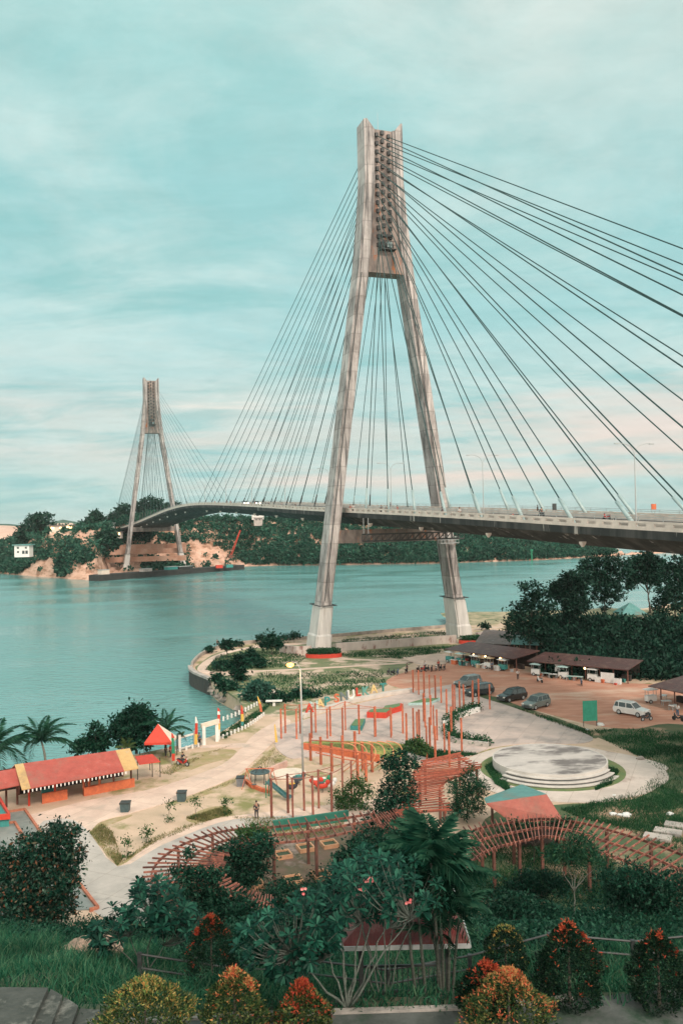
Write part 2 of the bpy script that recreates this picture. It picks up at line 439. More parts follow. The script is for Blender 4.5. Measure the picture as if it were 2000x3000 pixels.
def water():
    m, n, l, b = newmat('channel water')
    b.inputs['Base Color'].default_value = (0.11, 0.29, 0.28, 1); b.inputs['Roughness'].default_value = 0.10; b.inputs['IOR'].default_value = 1.42
    tc = N(n, 'ShaderNodeTexCoord'); hs = []
    for sc, st, dt, ro in ((0.42, (1, 2.2, 1), 4, 0.15), (0.10, (1.0, 1.8, 1), 5, 0.5), (0.018, (1, 2.2, 1), 3, 0.2)):
        mp = N(n, 'ShaderNodeMapping'); mp.inputs['Scale'].default_value = st; mp.inputs['Rotation'].default_value = (0, 0, ro)
        l.new(tc.outputs['Object'], mp.inputs[0])
        t = N(n, 'ShaderNodeTexNoise'); t.inputs['Scale'].default_value = sc; t.inputs['Detail'].default_value = dt; t.inputs['Distortion'].default_value = 0.5
        l.new(mp.outputs[0], t.inputs['Vector']); hs.append(t.outputs['Fac'])
    h = math_node(n, l, 'ADD', math_node(n, l, 'MULTIPLY', hs[0], 0.85), math_node(n, l, 'MULTIPLY', hs[1], 0.5))
    calm = ramp(n, l, hs[2], [(0.35, 0.30), (0.62, 0.85)])
    bp = N(n, 'ShaderNodeBump'); bp.inputs['Distance'].default_value = 0.4
    l.new(ramp(n, l, hs[2], [(0.35, 0.10), (0.62, 0.24)]), b.inputs['Roughness']); l.new(calm, bp.inputs['Strength']); l.new(h, bp.inputs['Height']); l.new(bp.outputs[0], b.inputs['Normal'])
    mb = MB(); mb.add([(-30000, 20, 0), (30000, 20, 0), (30000, 45000, 0), (-30000, 45000, 0)], [(0, 1, 2, 3)])
    struct('water', mb, m)
water()

SHORE = [(-700, 2345), (-300, 2305), (0, 2262), (200, 2238), (380, 2213), (430, 2203), (525, 2183), (600, 2163), (640, 2148), (690, 2118), (722, 2088),
         (712, 2058), (690, 2038), (640, 2012), (614, 1990), (575, 1972), (562, 1960), (568, 1943), (600, 1916), (670, 1893), (760, 1883), (910, 1872), (1000, 1864), (1150, 1851),
         (1310, 1838), (1460, 1826), (1650, 1810), (1850, 1788), (2100, 1750), (2500, 1720)]
sh = [G(x, y) for x, y in SHORE]
shore = smooth_line(sh, 4)
ground_m = mat('park ground', (0.60, 0.45, 0.34), (0.46, 0.36, 0.26), 0.35, 0.95, 0.3, 3, c3=(0.22, 0.22, 0.09), c3scale=0.22, c3lo=0.52, c3hi=0.64)
poly = [(p.x, p.y) for p in shore] + [(320, 260), (320, 40), (-160, 40)]
struct('ground', MB().prism(poly, -3, GZ), ground_m)

def hz(x, y):
    z = float(np.interp(y, [4, 21.0, 22.2, 25, 58.5, 64], [18.45, 18.45, 17.2, 16.15, 2.45, 1.6]))
    k = min(1, max(0, (y - 21) / 4)) * min(1, max(0, (60 - y) / 8))
    return z + k * 0.45 * (math.sin(x * 0.31 + y * 0.17) + 0.6 * math.sin(x * 0.83 - y * 0.41 + 2))
def gridmesh(x0, x1, y0, y1, nx, ny, f):
    mb = MB(); mb.v = [(x0 + (x1 - x0) * i / nx, y0 + (y1 - y0) * j / ny, f(x0 + (x1 - x0) * i / nx, y0 + (y1 - y0) * j / ny)) for j in range(ny + 1) for i in range(nx + 1)]
    mb.f = [(j * (nx + 1) + i, j * (nx + 1) + i + 1, (j + 1) * (nx + 1) + i + 1, (j + 1) * (nx + 1) + i) for j in range(ny) for i in range(nx)]
    return mb
hill_m = mat('hillside soil', (0.045, 0.085, 0.05), (0.10, 0.095, 0.06), 0.8, 0.95, 0.4, 6, c3=(0.03, 0.07, 0.045), c3scale=2.0)
struct('hillside', gridmesh(-60, 75, 4, 64, 110, 100, hz), hill_m, True)

# mound under the trees behind the stalls
MC = D(1830, 1800, 190)
def mound(x, y):
    fx = min(1, max(0, (x - 33) / 24)); fx = fx * fx * (3 - 2 * fx)
    yb = 149 - 0.19 * (x - 33)
    fy = min(1, max(0, (y - yb) / 20)); fy = fy * fy * (3 - 2 * fy)
    fb = min(1, max(0, (225 - y) / 35)); fb = fb * fb * (3 - 2 * fb)
    return 1.9 + 6.5 * fx * fy * fb + 0.3 * math.sin(x * 0.3) * math.sin(y * 0.25)
struct('mound', gridmesh(28, 200, 125, 250, 70, 60, mound), mat('mound soil', (0.46, 0.38, 0.26), (0.12, 0.16, 0.08), 0.25, 0.95, 0.3, 3), True)

# far shore
FSH = [(-500, 1690), (-200, 1684), (0, 1680), (100, 1689), (180, 1694), (205, 1697), (280, 1701), (330, 1686), (430, 1681), (560, 1677), (640, 1668), (720, 1659), (800, 1657), (1000, 1655), (1300, 1650), (1600, 1640), (1800, 1628), (2200, 1608)]
fpx = np.array([p[0] for p in FSH], float)
fy0 = np.array([G(p[0], p[1], 0).y for p in FSH]); fx0 = np.array([G(p[0], p[1], 0).x / G(p[0], p[1], 0).y for p in FSH])
def fH(px): return np.interp(px, [-500, 0, 70, 140, 250, 330, 440, 540, 700, 1000, 1300, 1500, 1680, 1760, 1850], [15, 14, 19, 23, 25, 27, 34, 31, 28, 28, 24, 17, 7, 2, -3])
def far_z(px, d):
    H = fH(px); flat = np.interp(px, [200, 300, 340, 600, 700, 760], [0, 8, 52, 52, 30, 0])
    L = np.interp(px, [-500, 60, 120, 210, 300, 700, 1000, 1700], [80, 60, 42, 30, 48, 55, 62, 50])
    t = min(1, max(0, (d - flat) / L)); s = t ** 0.75 if flat < 5 else t * t * (3 - 2 * t) * 0.6 + t * 0.4
    if px > 300 and px < 700 and 0 < t < 1: s = s * 0.45 + 0.55 * math.floor(s * 4) / 4
    base = 2.4 * min(1, d / 5.0)
    return base + (H - 2.4) * s + (1.1 * math.sin(px * 0.05 + d * 0.2) + 0.8 * math.sin(px * 0.13 - d * 0.11) - 1.6 * abs(math.sin(px * 0.083 + 0.9 * math.sin(px * 0.021))) ** 3 + 0.9 * math.sin(px * 0.31 + d * 0.35)) * min(1, d / 14)
def far_pt(px, d):
    y = float(np.interp(px, fpx, fy0)) + d; x = float(np.interp(px, fpx, fx0)) * y
    return Vector((x, y, far_z(px, d)))
cols = list(range(-500, 2210, 10)); ds = [-6, 0, 2, 4, 7, 10, 14, 18, 23, 28, 34, 40, 46, 52, 56, 60, 64, 68, 72, 76, 80, 85, 90, 96, 103, 112, 125, 150, 220, 400]
mb = MB()
for d in ds:
    for px in cols:
        p = far_pt(px, max(d, 0)); mb.v.append((p.x, p.y + min(d, 0), p.z if d > 0 else (-0.5 if d == 0 else -4)))
nc = len(cols)
mb.f = [(j * nc + i, j * nc + i + 1, (j + 1) * nc + i + 1, (j + 1) * nc + i) for j in range(len(ds) - 1) for i in range(nc - 1)]
struct('far_shore', mb, mat('pink sand cliff', (0.66, 0.45, 0.35), (0.52, 0.32, 0.23), 0.12, 0.95, 0.5, 0.6, c3=(0.30, 0.17, 0.11), c3scale=0.09, c3lo=0.48, c3hi=0.60, stretch=(1, 1, 3)), True)
ZONES = [[(128, 1558), (292, 1558), (292, 1584), (128, 1584)], [(60, 1690), (64, 1673), (115, 1645), (176, 1624), (168, 1662), (178, 1700)], [(196, 1700), (199, 1685), (230, 1654), (255, 1643), (330, 1644), (365, 1638), (420, 1645), (420, 1700)],
         [(530, 1592), (638, 1599), (680, 1628), (722, 1648), (800, 1653), (800, 1670), (540, 1684), (548, 1640)], [(1430, 1660), (1440, 1638), (1540, 1633), (1545, 1655)], [(1040, 1662), (1045, 1650), (1140, 1648), (1150, 1662)],
         [(310, 1600), (540, 1588), (540, 1597), (310, 1609)], [(310, 1632), (540, 1622), (540, 1632), (310, 1642)], [(735, 1662), (735, 1654), (950, 1653), (950, 1660)]]
far_leaf = leafmat('far wood leaves', [(0.010, 0.050, 0.040), (0.025, 0.095, 0.07), (0.05, 0.135, 0.10), (0.10, 0.17, 0.12)], 0.7, 0.15, 0.09)
def far_wood():
    P = []
    while len(P) < 9500:
        px = rnd.uniform(-480, 1800); d = 0.5 + 190 * rnd.random() ** 2.2 if not (300 < px < 780 and rnd.random() < 0.75) else rnd.uniform(0.5, 130)
        p = far_pt(px, d)
        if p.z < 0.8: continue
        qx, qy = proj(p + Vector((0, 0, 1)))
        if any(inpoly(qx, qy, z) for z in ZONES) and rnd.random() < 0.96: continue
        if 330 < qx < 560 and d < 46 and rnd.random() < 0.45: continue
        P.append((p.x, p.y, p.z + 1.0, (1.3 + 3.4 * rnd.random() ** 2.2) * (0.7 if d < 8 else 1)))
    B = np.array(P); k = 42
    d = unit(nr.normal(size=(len(B) * k, 3))); d[:, 2] = np.abs(d[:, 2]) * 1.15 - 0.25
    Q = np.repeat(B[:, :3], k, 0) + d * np.repeat(B[:, 3:4], k, 0) * (0.75 + 0.4 * nr.rand(len(d), 1))
    V, F = leafquads(Q, d * 0.5 + nr.normal(size=Q.shape) * 0.7, 1.5 * (0.5 + nr.rand(len(Q))), 0.6)
    tag(rawmesh('woodland', V, F, far_leaf), 'dense green woodland covering the far bank of the channel', 'woodland', None, 'stuff')
far_wood()
tree_dark = leafmat('far tree leaves', [(0.012, 0.045, 0.038), (0.025, 0.075, 0.055), (0.05, 0.11, 0.075)], 0.7, 0.15, 0.05)
for lab, bx, Y, spec in (
    ('broad dark tree above the white house on the far bank', (118, 1580), 560, [(80, 1552, 22), (105, 1530, 26), (130, 1518, 20), (140, 1540, 16), (118, 1556, 28), (70, 1570, 22)]),
    ('slim palm-like tree rising above the lit far bank houses', (282, 1548), 590, [(282, 1512, 11), (275, 1520, 7), (292, 1520, 7)]),
    ('low dark tree beside the slim palm-like tree', (262, 1552), 585, [(255, 1540, 12), (270, 1534, 12), (242, 1546, 10)]),
    ('rounded tree left of the far pylon, under its cables', (345, 1545), 640, [(345, 1510, 20), (368, 1498, 22), (330, 1525, 18), (360, 1520, 22)]),
    ('tall dark tree seen between the far pylon legs', (430, 1545), 650, [(412, 1482, 18), (435, 1474, 20), (460, 1480, 20), (440, 1500, 22), (410, 1505, 18), (475, 1496, 16)]),
    ('small tree right of the far pylon beside the deck', (505, 1520), 660, [(492, 1490, 13), (512, 1486, 13), (525, 1496, 11)]),
    ('dark bushy tree below the slim palm-like tree', (300, 1600), 500, [(300, 1580, 22), (322, 1570, 18), (275, 1592, 18), (305, 1600, 22), (330, 1590, 16)]),
    ('dark tree in the gully between the two sand cliffs', (190, 1660), 482, [(190, 1640, 14), (200, 1652, 16), (184, 1662, 14), (196, 1672, 12)])):
    b = D(bx[0], bx[1], Y); tree('far_tree', lab, 'tree', b, blobs_px(spec, Y), 420, 9, 1.0, 1.7, tree_dark, bark, 0.5, 'trees on the far bank', 0.6)

# far coast on the horizon
far_land = mat('distant land', (0.05, 0.11, 0.09), (0.08, 0.14, 0.11), 0.002, 1.0)  # green of the land itself; the air is the haze box
def ridge(name, Y, pts, depth, m=far_land):
    mb = MB(); ps = [D(x, y, Y) for x, y in pts]
    mb.loft([[Vector((p.x, p.y - depth * 0.5, -2)), Vector((p.x, p.y - depth * 0.2, p.z * 0.7)), p, Vector((p.x, p.y + depth * 0.6, -2))] for p in ps])
    struct(name, mb, m, True)
ridge('horizon_hills', 5200, [(1735, 1513), (1752, 1508), (1768, 1502), (1786, 1497), (1803, 1500), (1820, 1506), (1840, 1510), (1900, 1507), (1960, 1506), (2100, 1502), (2300, 1499)], 500)
ridge('horizon_coast', 6500, [(1250, 1513), (1330, 1504), (1390, 1505), (1450, 1503), (1520, 1506), (1600, 1506), (1680, 1508), (1740, 1509)], 500)
ridge('left_coast', 1500, [(-400, 1545), (-150, 1535), (-20, 1534), (30, 1535), (60, 1538), (150, 1530), (185, 1522), (230, 1530), (300, 1540), (400, 1545)], 300, mat('left coast trees', (0.03, 0.10, 0.08), (0.07, 0.13, 0.10), 0.02, 1.0))
ridge('sand_quarry', 1100, [(-300, 1556), (-60, 1541), (10, 1539), (60, 1542), (130, 1540), (170, 1533), (210, 1532), (250, 1545), (330, 1560)], 200, mat('quarry sand', (0.66, 0.50, 0.42), (0.55, 0.38, 0.30), 0.02, 1.0))

# ------------------------------------------------------------------ the bridge
BO = Vector((10.3, 190.0, 0)); pv = Vector((0.9360, 0.3519, 0)); av = Vector((-0.3519, 0.9360, 0))
def BW(u, t, z): return BO + pv * u + av * t + Vector((0, 0, z))
def pylon_concrete():
    m, n, l, b = newmat('pylon concrete'); b.inputs['Roughness'].default_value = 0.9
    tc = N(n, 'ShaderNodeTexCoord'); sp = N(n, 'ShaderNodeSeparateXYZ'); l.new(tc.outputs['Object'], sp.inputs[0])
    mp = N(n, 'ShaderNodeMapping'); mp.inputs['Scale'].default_value = (1, 1, 0.07); l.new(tc.outputs['Object'], mp.inputs[0])
    t = N(n, 'ShaderNodeTexNoise'); t.inputs['Scale'].default_value = 1.1; t.inputs['Detail'].default_value = 7; t.inputs['Roughness'].default_value = 0.7; l.new(mp.outputs[0], t.inputs['Vector'])
    c = ramp(n, l, t.outputs['Fac'], [(0.40, (0.50, 0.48, 0.46)), (0.51, (0.38, 0.365, 0.35)), (0.60, (0.12, 0.12, 0.12))])
    t2 = N(n, 'ShaderNodeTexNoise'); t2.inputs['Scale'].default_value = 0.25; t2.inputs['Detail'].default_value = 8; t2.inputs['Roughness'].default_value = 0.75; l.new(tc.outputs['Object'], t2.inputs['Vector'])
    c = mixc(n, l, ramp(n, l, t2.outputs['Fac'], [(0.45, 0.0), (0.68, 0.85)]), c, (0.25, 0.23, 0.22))
    fr = math_node(n, l, 'FRACT', math_node(n, l, 'DIVIDE', sp.outputs[2], 4.1))
    j = ramp(n, l, fr, [(0.0, 1.0), (0.045, 0.0), (0.96, 0.0), (1.0, 0.6)])
    c = mixc(n, l, math_node(n, l, 'MULTIPLY', j, 0.55), c, (0.14, 0.13, 0.12))
    fl = math_node(n, l, 'FLOOR', math_node(n, l, 'DIVIDE', sp.outputs[2], 4.1)); wn_ = N(n, 'ShaderNodeTexWhiteNoise', noise_dimensions='1D'); l.new(fl, wn_.inputs['W'])
    c = mixc(n, l, 1.0, c, ramp(n, l, wn_.outputs['Value'], [(0, 0.82), (1, 1.1)]), 'MULTIPLY')
    l.new(c, b.inputs['Base Color'])
    return m
py_m = pylon_concrete()
py_base_m = mat('painted pylon base', (0.66, 0.66, 0.63), (0.48, 0.48, 0.46), 0.9, 0.85, 0.1, 5, stretch=(1, 1, 0.12), c3=(0.33, 0.31, 0.28), c3scale=0.8, c3lo=0.58, c3hi=0.75)
wall_m = mat('pylon infill', (0.34, 0.29, 0.26), (0.15, 0.13, 0.12), 0.6, 0.9, 0.2, 4, c3=(0.42, 0.16, 0.07), c3scale=0.7, c3lo=0.58, c3hi=0.68, stretch=(1, 1, 0.4))
dark_box = mat('anchor casing', (0.055, 0.06, 0.06), (0.03, 0.035, 0.035), 3, 0.6)
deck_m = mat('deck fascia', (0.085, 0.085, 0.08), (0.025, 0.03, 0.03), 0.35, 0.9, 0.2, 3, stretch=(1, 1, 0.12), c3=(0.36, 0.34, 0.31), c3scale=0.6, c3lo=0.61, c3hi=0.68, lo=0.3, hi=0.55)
cable_m = mat('cable sheath', (0.018, 0.060, 0.058), (0.012, 0.04, 0.04), 2, 0.45)
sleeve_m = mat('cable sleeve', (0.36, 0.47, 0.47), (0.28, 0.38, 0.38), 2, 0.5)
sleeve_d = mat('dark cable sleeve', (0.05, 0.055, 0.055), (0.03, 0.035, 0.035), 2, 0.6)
barrier_m = mat('bridge parapet', (0.70, 0.62, 0.55), (0.52, 0.47, 0.42), 0.5, 0.85, 0.1, 3)
asphalt = mat('asphalt', (0.07, 0.07, 0.07), (0.05, 0.05, 0.05), 1, 0.9)
def legU(z): return float(np.interp(z, [2.5, 84, 97, 104, 118], [17.0, 5.35, 3.95, 3.4, 3.35]))
def section(uc, t0, hu, hv, nt, z):
    P = [(-hu + nt, -hv), (hu - nt, -hv), (hu - nt, -hv + nt), (hu, -hv + nt), (hu, hv - nt), (hu - nt, hv - nt), (hu - nt, hv), (-hu + nt, hv), (-hu + nt, hv - nt), (-hu, hv - nt), (-hu, -hv + nt), (-hu + nt, -hv + nt)]
    return [BW(uc + u, t0 + v, z) for u, v in P]
bridge = thing('cable_stayed_bridge', 'grey concrete cable-stayed bridge with two tall pylons crossing the channel', 'bridge', BO)
def anchor_z(k): return 113.6 - 1.85 * (13 - k)
def make_pylon(t0):
    mb = MB()   # infill wall between the legs, crossbeams
    for za, zb in ((84.2, 97), (97, 115.0)):
        mb.loft([[BW(s * (legU(z) - 1.0) * (1 if s else 0) , t0 + v, z) for s, v in ((-1, -1.5), (1, -1.5), (1, 1.5), (-1, 1.5))] for z in (za, zb)])
    mb.loft([[BW(s * (legU(z) - 1.1), t0 + v, z) for s, v in ((-1, -1.9), (1, -1.9), (1, 1.9), (-1, 1.9))] for z in (83.4, 87.2)])
    lowb = MB().loft([[BW(s * (legU(z) - 1.1), t0 + v, z) for s, v in ((-1, -1.7), (1, -1.7), (1, 1.7), (-1, 1.7))] for z in (24.6, 27.4)])
    py = mb.build('pylon', wall_m, bridge); lowb.build('crossbeam', wall_m, py)
    for sg in (-1, 1):
        mb = MB(); zs = [11.5, 24, 36, 48, 60, 72, 84, 90.5, 97, 104, 111, 115.7]
        rings = [section(sg * legU(z), t0, 1.18, 2.55, 0.42, z) for z in zs]
        for i, (u, v) in enumerate([(-1, -1), (1, -1), (1, -1), (1, -1), (1, 1), (1, 1), (1, 1), (-1, 1), (-1, 1), (-1, 1), (-1, -1), (-1, -1)]):
            rings[-1][i] = rings[-1][i] + Vector((0, 0, 0.9 * u * sg - 0.15 * v))
        lg = mb.loft(rings).build('leg', py_m, py)
        MB().loft([section(sg * legU(z), t0, 1.25 + e, 2.7 + e, 0.3, z) for z, e in ((1.5, 0.55), (5.2, 0.5), (5.6, 0.28), (11.2, 0.18), (11.5, 0.08))]).build('pedestal', py_base_m, py)
        ld = MB(); ld.loft([[BW(sg * legU(z) - 0.62 + du, t0 - 2.52 + dv, z) for du, dv in ((-0.1, -0.08), (0.1, -0.08), (0.1, 0.1), (-0.1, 0.1))] for z in (12.5, 40, 60, 83)]); ld.build('dark_strip', dark_box, py)  # narrow dark strip up each leg, next to the notched corner
        wk = MB(); z = 11.6
        for v in (-3.2, 3.2): wk.beam(BW(sg * legU(z) - 2.0, t0 + v, z), BW(sg * legU(z) + 2.0, t0 + v, z), 0.35, 0.16)
        for u in (-1.85, 1.85): wk.beam(BW(sg * legU(z) + u, t0 - 3.0, z), BW(sg * legU(z) + u, t0 + 3.0, z), 0.3, 0.15)
        wk.build('leg_collar', dark_box, py)
    for k in range(14):
        for u in (-1.6, -0.25, 1.25):
            z = anchor_z(k) + (0.6 if u == -0.25 else 0)
            MB().box(BW(u, t0 - 1.75, z), (0.66, 0.8, 0.85), math.atan2(pv.y, pv.x)).build('anchor_head', dark_box, py)
    mb = MB(); mb.box(BW(0.2, t0 - 2.4, 88.4), (3.6, 1.8, 0.2), math.atan2(pv.y, pv.x))
    for u in np.linspace(-1.5, 1.9, 6): mb.beam(BW(u, t0 - 3.2, 88.5), BW(u, t0 - 3.2, 90.1), 0.09)
    for z in (89.3, 90.1): mb.beam(BW(-1.6, t0 - 3.2, z), BW(2.0, t0 - 3.2, z), 0.09)
    mb.box(BW(0.2, t0 - 1.9, 91.6), (2.6, 0.9, 0.5), math.atan2(pv.y, pv.x)); mb.box(BW(-0.9, t0 - 2.3, 89.4), (0.8, 1, 1.4), math.atan2(pv.y, pv.x))
    mb.build('inspection_platform', dark_box, py)
    mb = MB(); mb.box(BW(0.6, t0 - 2.35, 89.5), (1.2, 0.8, 1.2), math.atan2(pv.y, pv.x)); mb.build('equipment_cabinet', sleeve_m, py)
    mb = MB(); mb.tube([BW(-0.4, t0, 114.8), BW(-0.4, t0, 119.5)], [0.07, 0.03], 5)
    for u in (-1.6, -0.9, 0.5, 1.4): mb.tube([BW(u, t0 + 0.4, 114.9), BW(u, t0 + 0.4, 115.9)], 0.04, 4)
    mb.beam(BW(-1.6, t0 + 0.4, 115.8), BW(1.4, t0 + 0.4, 115.8), 0.06); mb.build('antenna', steel_grey, py)
    return py
make_pylon(0.0); make_pylon(350.0)

DT = [-260, -146, -93.7, -46, -10.7, 17.8, 75, 132.8, 171, 205, 238, 290, 350, 420, 496, 560]
DZ = [22.8, 26.2, 27.85, 29.75, 30.9, 31.7, 33.9, 35.8, 36.6, 36.4, 35.3, 32.6, 29.4, 26.6, 24.4, 23]
tt = np.linspace(-170, 540, 143)
zz = np.interp(tt, DT, DZ)
for _ in range(14): zz[1:-1] = zz[1:-1] * 0.5 + 0.25 * (zz[:-2] + zz[2:])
def deck_z(t): return float(np.interp(t, tt, zz))
HW = 10.3
prof = [(-HW, 0), (HW, 0), (HW, -0.95), (HW - 0.25, -1.05), (HW - 3.4, -2.7), (-HW + 3.4, -2.7), (-HW + 0.25, -1.05), (-HW, -0.95)]
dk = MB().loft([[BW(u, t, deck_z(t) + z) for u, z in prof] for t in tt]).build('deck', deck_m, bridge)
MB().loft([[BW(u, t, deck_z(t) + z) for u, z in ((-8.7, 0.03), (8.7, 0.03), (8.7, 0.01), (-8.7, 0.01))] for t in tt[::2]]).build('road_surface', asphalt, dk)
for sg in (-1, 1):
    mb = MB(); u = sg * (HW - 0.14)
    for z0, z1, w in ((0.004, 0.42, 0.26), (0.78, 1.02, 0.22)):
        mb.loft([[BW(u + du, t, deck_z(t) + z) for du, z in ((-w / 2, z0), (w / 2, z0), (w / 2, z1), (-w / 2, z1))] for t in tt])
    for t in np.arange(-150, 520, 3.0): mb.beam(BW(u, t, deck_z(t) + 0.42), BW(u, t, deck_z(t) + 0.78), 1.3, 0.2, up=pv)
    mb.build('parapet', barrier_m, dk)
    mb = MB(); u = sg * 8.9
    mb.loft([[BW(u + du, t, deck_z(t) + z) for du, z in ((-0.12, 0), (0.12, 0), (0.12, 0.75), (-0.12, 0.75))] for t in tt]); mb.build('kerb_barrier', barrier_m, dk)
    mb = MB()
    for z in (1.25, 1.5): mb.loft([[BW(sg * (HW - 0.14) + du, t, deck_z(t) + z + dz) for du, dz in ((-0.03, -0.03), (0.03, -0.03), (0.03, 0.03), (-0.03, 0.03))] for t in tt])
    for t in np.arange(-150, 520, 4.0): mb.beam(BW(sg * (HW - 0.14), t, deck_z(t) + 1.0), BW(sg * (HW - 0.14), t, deck_z(t) + 1.5), 0.07)
    mb.build('handrail', steel_grey, dk)
# stays: two planes, two pylons, towards the middle of the channel and towards the banks
def stay_t(k, main): return 10.7 + 11.8 * k if main or k < 11 else 140.5 + 4.2 * (k - 11)
extra = MB(); count = 0
for t0, dirs in ((0.0, (-1, 1)), (350.0, (-1, 1))):
    for dr in dirs:
        main = (dr == 1) if t0 == 0 else (dr == -1)
        for k in range(13, -1, -1):
            for pl in (-1, 1):
                ta = t0 + dr * stay_t(k, main); u = pl * 9.75
                lo = BW(u, ta, deck_z(ta) + 0.05); hi = BW(pl * 1.4 - 0.15, t0 + dr * 1.6, anchor_z(k))
                near = t0 == 0
                r = (0.095 if dr < 0 else 0.08) if near else 0.075
                if not near and dr > 0 and k < 6:
                    extra.tube([lo, hi], r, 5); continue
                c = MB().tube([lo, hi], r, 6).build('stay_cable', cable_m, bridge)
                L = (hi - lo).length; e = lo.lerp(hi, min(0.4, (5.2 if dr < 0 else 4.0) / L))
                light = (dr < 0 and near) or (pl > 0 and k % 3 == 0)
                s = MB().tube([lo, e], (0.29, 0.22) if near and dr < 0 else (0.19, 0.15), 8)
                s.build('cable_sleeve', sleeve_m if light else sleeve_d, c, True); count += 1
tag(extra.build('minor_stay_cables', cable_m, bridge), kind='stuff')
for k in range(14):
    for t in (-stay_t(k, False), stay_t(k, True), 350 - stay_t(k, True)):
        for pl in (-1, 1):
            c = BW(pl * (HW - 1.6), t, deck_z(t) - 2.35)
            if k % 2 == 0: MB().loft([[c + pv * a + av * b + Vector((0, 0, z)) for a, b in ((-s, -s), (s, -s), (s, s), (-s, s))] for s, z in ((0.34, 0.3), (0.3, 0.0), (0.1, -0.4))]).build('anchor_block', barrier_m, dk)
# maintenance gantry hanging under the deck
gan = thing('inspection_gantry', 'dark steel truss gantry slung under the bridge deck right of the near pylon', 'gantry', BW(0, -12, 26.0))
gm = MB()
for tg in (-14.0, -11.5):
    for z in (25.2, 26.6): gm.beam(BW(-11, tg, z), BW(11, tg, z), 0.25)
    for i in range(16):
        u = -11 + 22 * i / 15; gm.beam(BW(u, tg, 25.2), BW(u, tg, 26.6), 0.14)
        if i < 15: gm.beam(BW(u, tg, 25.2), BW(u + 22 / 15, tg, 26.6), 0.1)
gm.build('truss', steel_dark, gan)
gm = MB()
for u in (-10.6, 10.6):
    for tg in (-14.0, -11.5): MB().beam(BW(u, tg, 26.6), BW(u, tg, 29.9), 0.14).build('hanger', steel_grey, gan)
mb = MB()
for u in np.linspace(-2.2, 2.2, 6): mb.beam(BW(12.6 + u, -3.3, 24.0), BW(12.6 + u, -3.3, 25.4), 0.08); mb.beam(BW(12.6 + u, -4.6, 24.0), BW(12.6 + u, -4.6, 25.4), 0.08)
for z in (24.7, 25.4): mb.beam(BW(10.4, -4.6, z), BW(14.8, -4.6, z), 0.08); mb.beam(BW(10.4, -3.3, z), BW(14.8, -3.3, z), 0.08)
mb.box(BW(12.6, -3.95, 23.95), (4.6, 1.4, 0.12), math.atan2(pv.y, pv.x))
tag(mb.build('work_platform', steel_grey), 'grey railed work platform on the right leg of the near pylon', 'platform')

# thin sea air: one closed box round the viewer and everything in the scene
hzb = MB().box((0, 3000, 60), (16000, 12000, 150)); hm = bpy.data.materials.new('sea haze'); hm.use_nodes = True; hn = hm.node_tree.nodes
hn.remove(hn['Principled BSDF']); hv = hn.new('ShaderNodeVolumePrincipled'); hv.inputs['Color'].default_value = (0.80, 0.90, 0.90, 1); hv.inputs['Density'].default_value = 0.00006
hm.node_tree.links.new(hv.outputs[0], hn['Material Output'].inputs['Volume'])
tag(hzb.build('haze', hm), 'thin pale sea haze over the channel', 'haze', None, 'stuff')
# ------------------------------------------------------------------ paved and planted areas of the park
def sheet(name, pxs, h, m, n=4, z0=2.2, sm=True):
    pts = [G(x, y) for x, y in pxs]
    if sm: pts = smooth_line(pts, n, True)
    return struct(name, MB().prism([(p.x, p.y) for p in pts], z0, GZ + h), m)
path_m = mat('path concrete', (0.74, 0.58, 0.48), (0.60, 0.46, 0.38), 0.5, 0.9, 0.15, 8, c3=(0.50, 0.42, 0.35), c3scale=0.35, c3lo=0.54, c3hi=0.70, joints=3.0)
path_g = mat('grey path concrete', (0.52, 0.49, 0.45), (0.42, 0.40, 0.37), 0.6, 0.9, 0.15, 8, c3=(0.32, 0.31, 0.29), c3scale=0.5, c3lo=0.54, c3hi=0.68, joints=3.0)
plaza_m = mat('plaza concrete', (0.58, 0.48, 0.43), (0.44, 0.38, 0.35), 0.3, 0.9, 0.15, 6, c3=(0.34, 0.31, 0.29), c3scale=0.3, c3lo=0.52, c3hi=0.68, joints=2.4)
ring_m = mat('ring pavement', (0.66, 0.58, 0.52), (0.52, 0.46, 0.41), 0.35, 0.9, 0.15, 6, joints=2.4, c3=(0.36, 0.27, 0.22), c3scale=0.3, c3lo=0.57, c3hi=0.70)
dirt_m = mat('red parking dirt', (0.56, 0.30, 0.21), (0.44, 0.21, 0.14), 0.4, 0.95, 0.35, 5, c3=(0.60, 0.44, 0.34), c3scale=0.13, c3lo=0.5, c3hi=0.66, stretch=(0.6, 1.6, 1))
meadow_m = mat('meadow turf', (0.13, 0.18, 0.09), (0.22, 0.22, 0.12), 0.5, 0.95, 0.4, 5, c3=(0.56, 0.44, 0.35), c3scale=0.16, c3lo=0.50, c3hi=0.58)
lawn_m = mat('rough turf', (0.05, 0.105, 0.05), (0.11, 0.12, 0.06), 0.6, 0.95, 0.5, 5, c3=(0.36, 0.25, 0.17), c3scale=0.20, c3lo=0.53, c3hi=0.63)
verge_m = mat('brown verge', (0.28, 0.26, 0.11), (0.40, 0.30, 0.19), 0.8, 0.95, 0.4, 6, c3=(0.50, 0.40, 0.31), c3scale=0.5)
sheet('meadow', [(575, 1962), (585, 1945), (640, 1912), (760, 1893), (1000, 1880), (1300, 1858), (1460, 1850), (1440, 1880), (1330, 1905), (1180, 1955), (1130, 2010), (1000, 2042), (880, 2088), (800, 2100), (720, 2085), (700, 2050), (640, 2008)], 0.01, meadow_m)
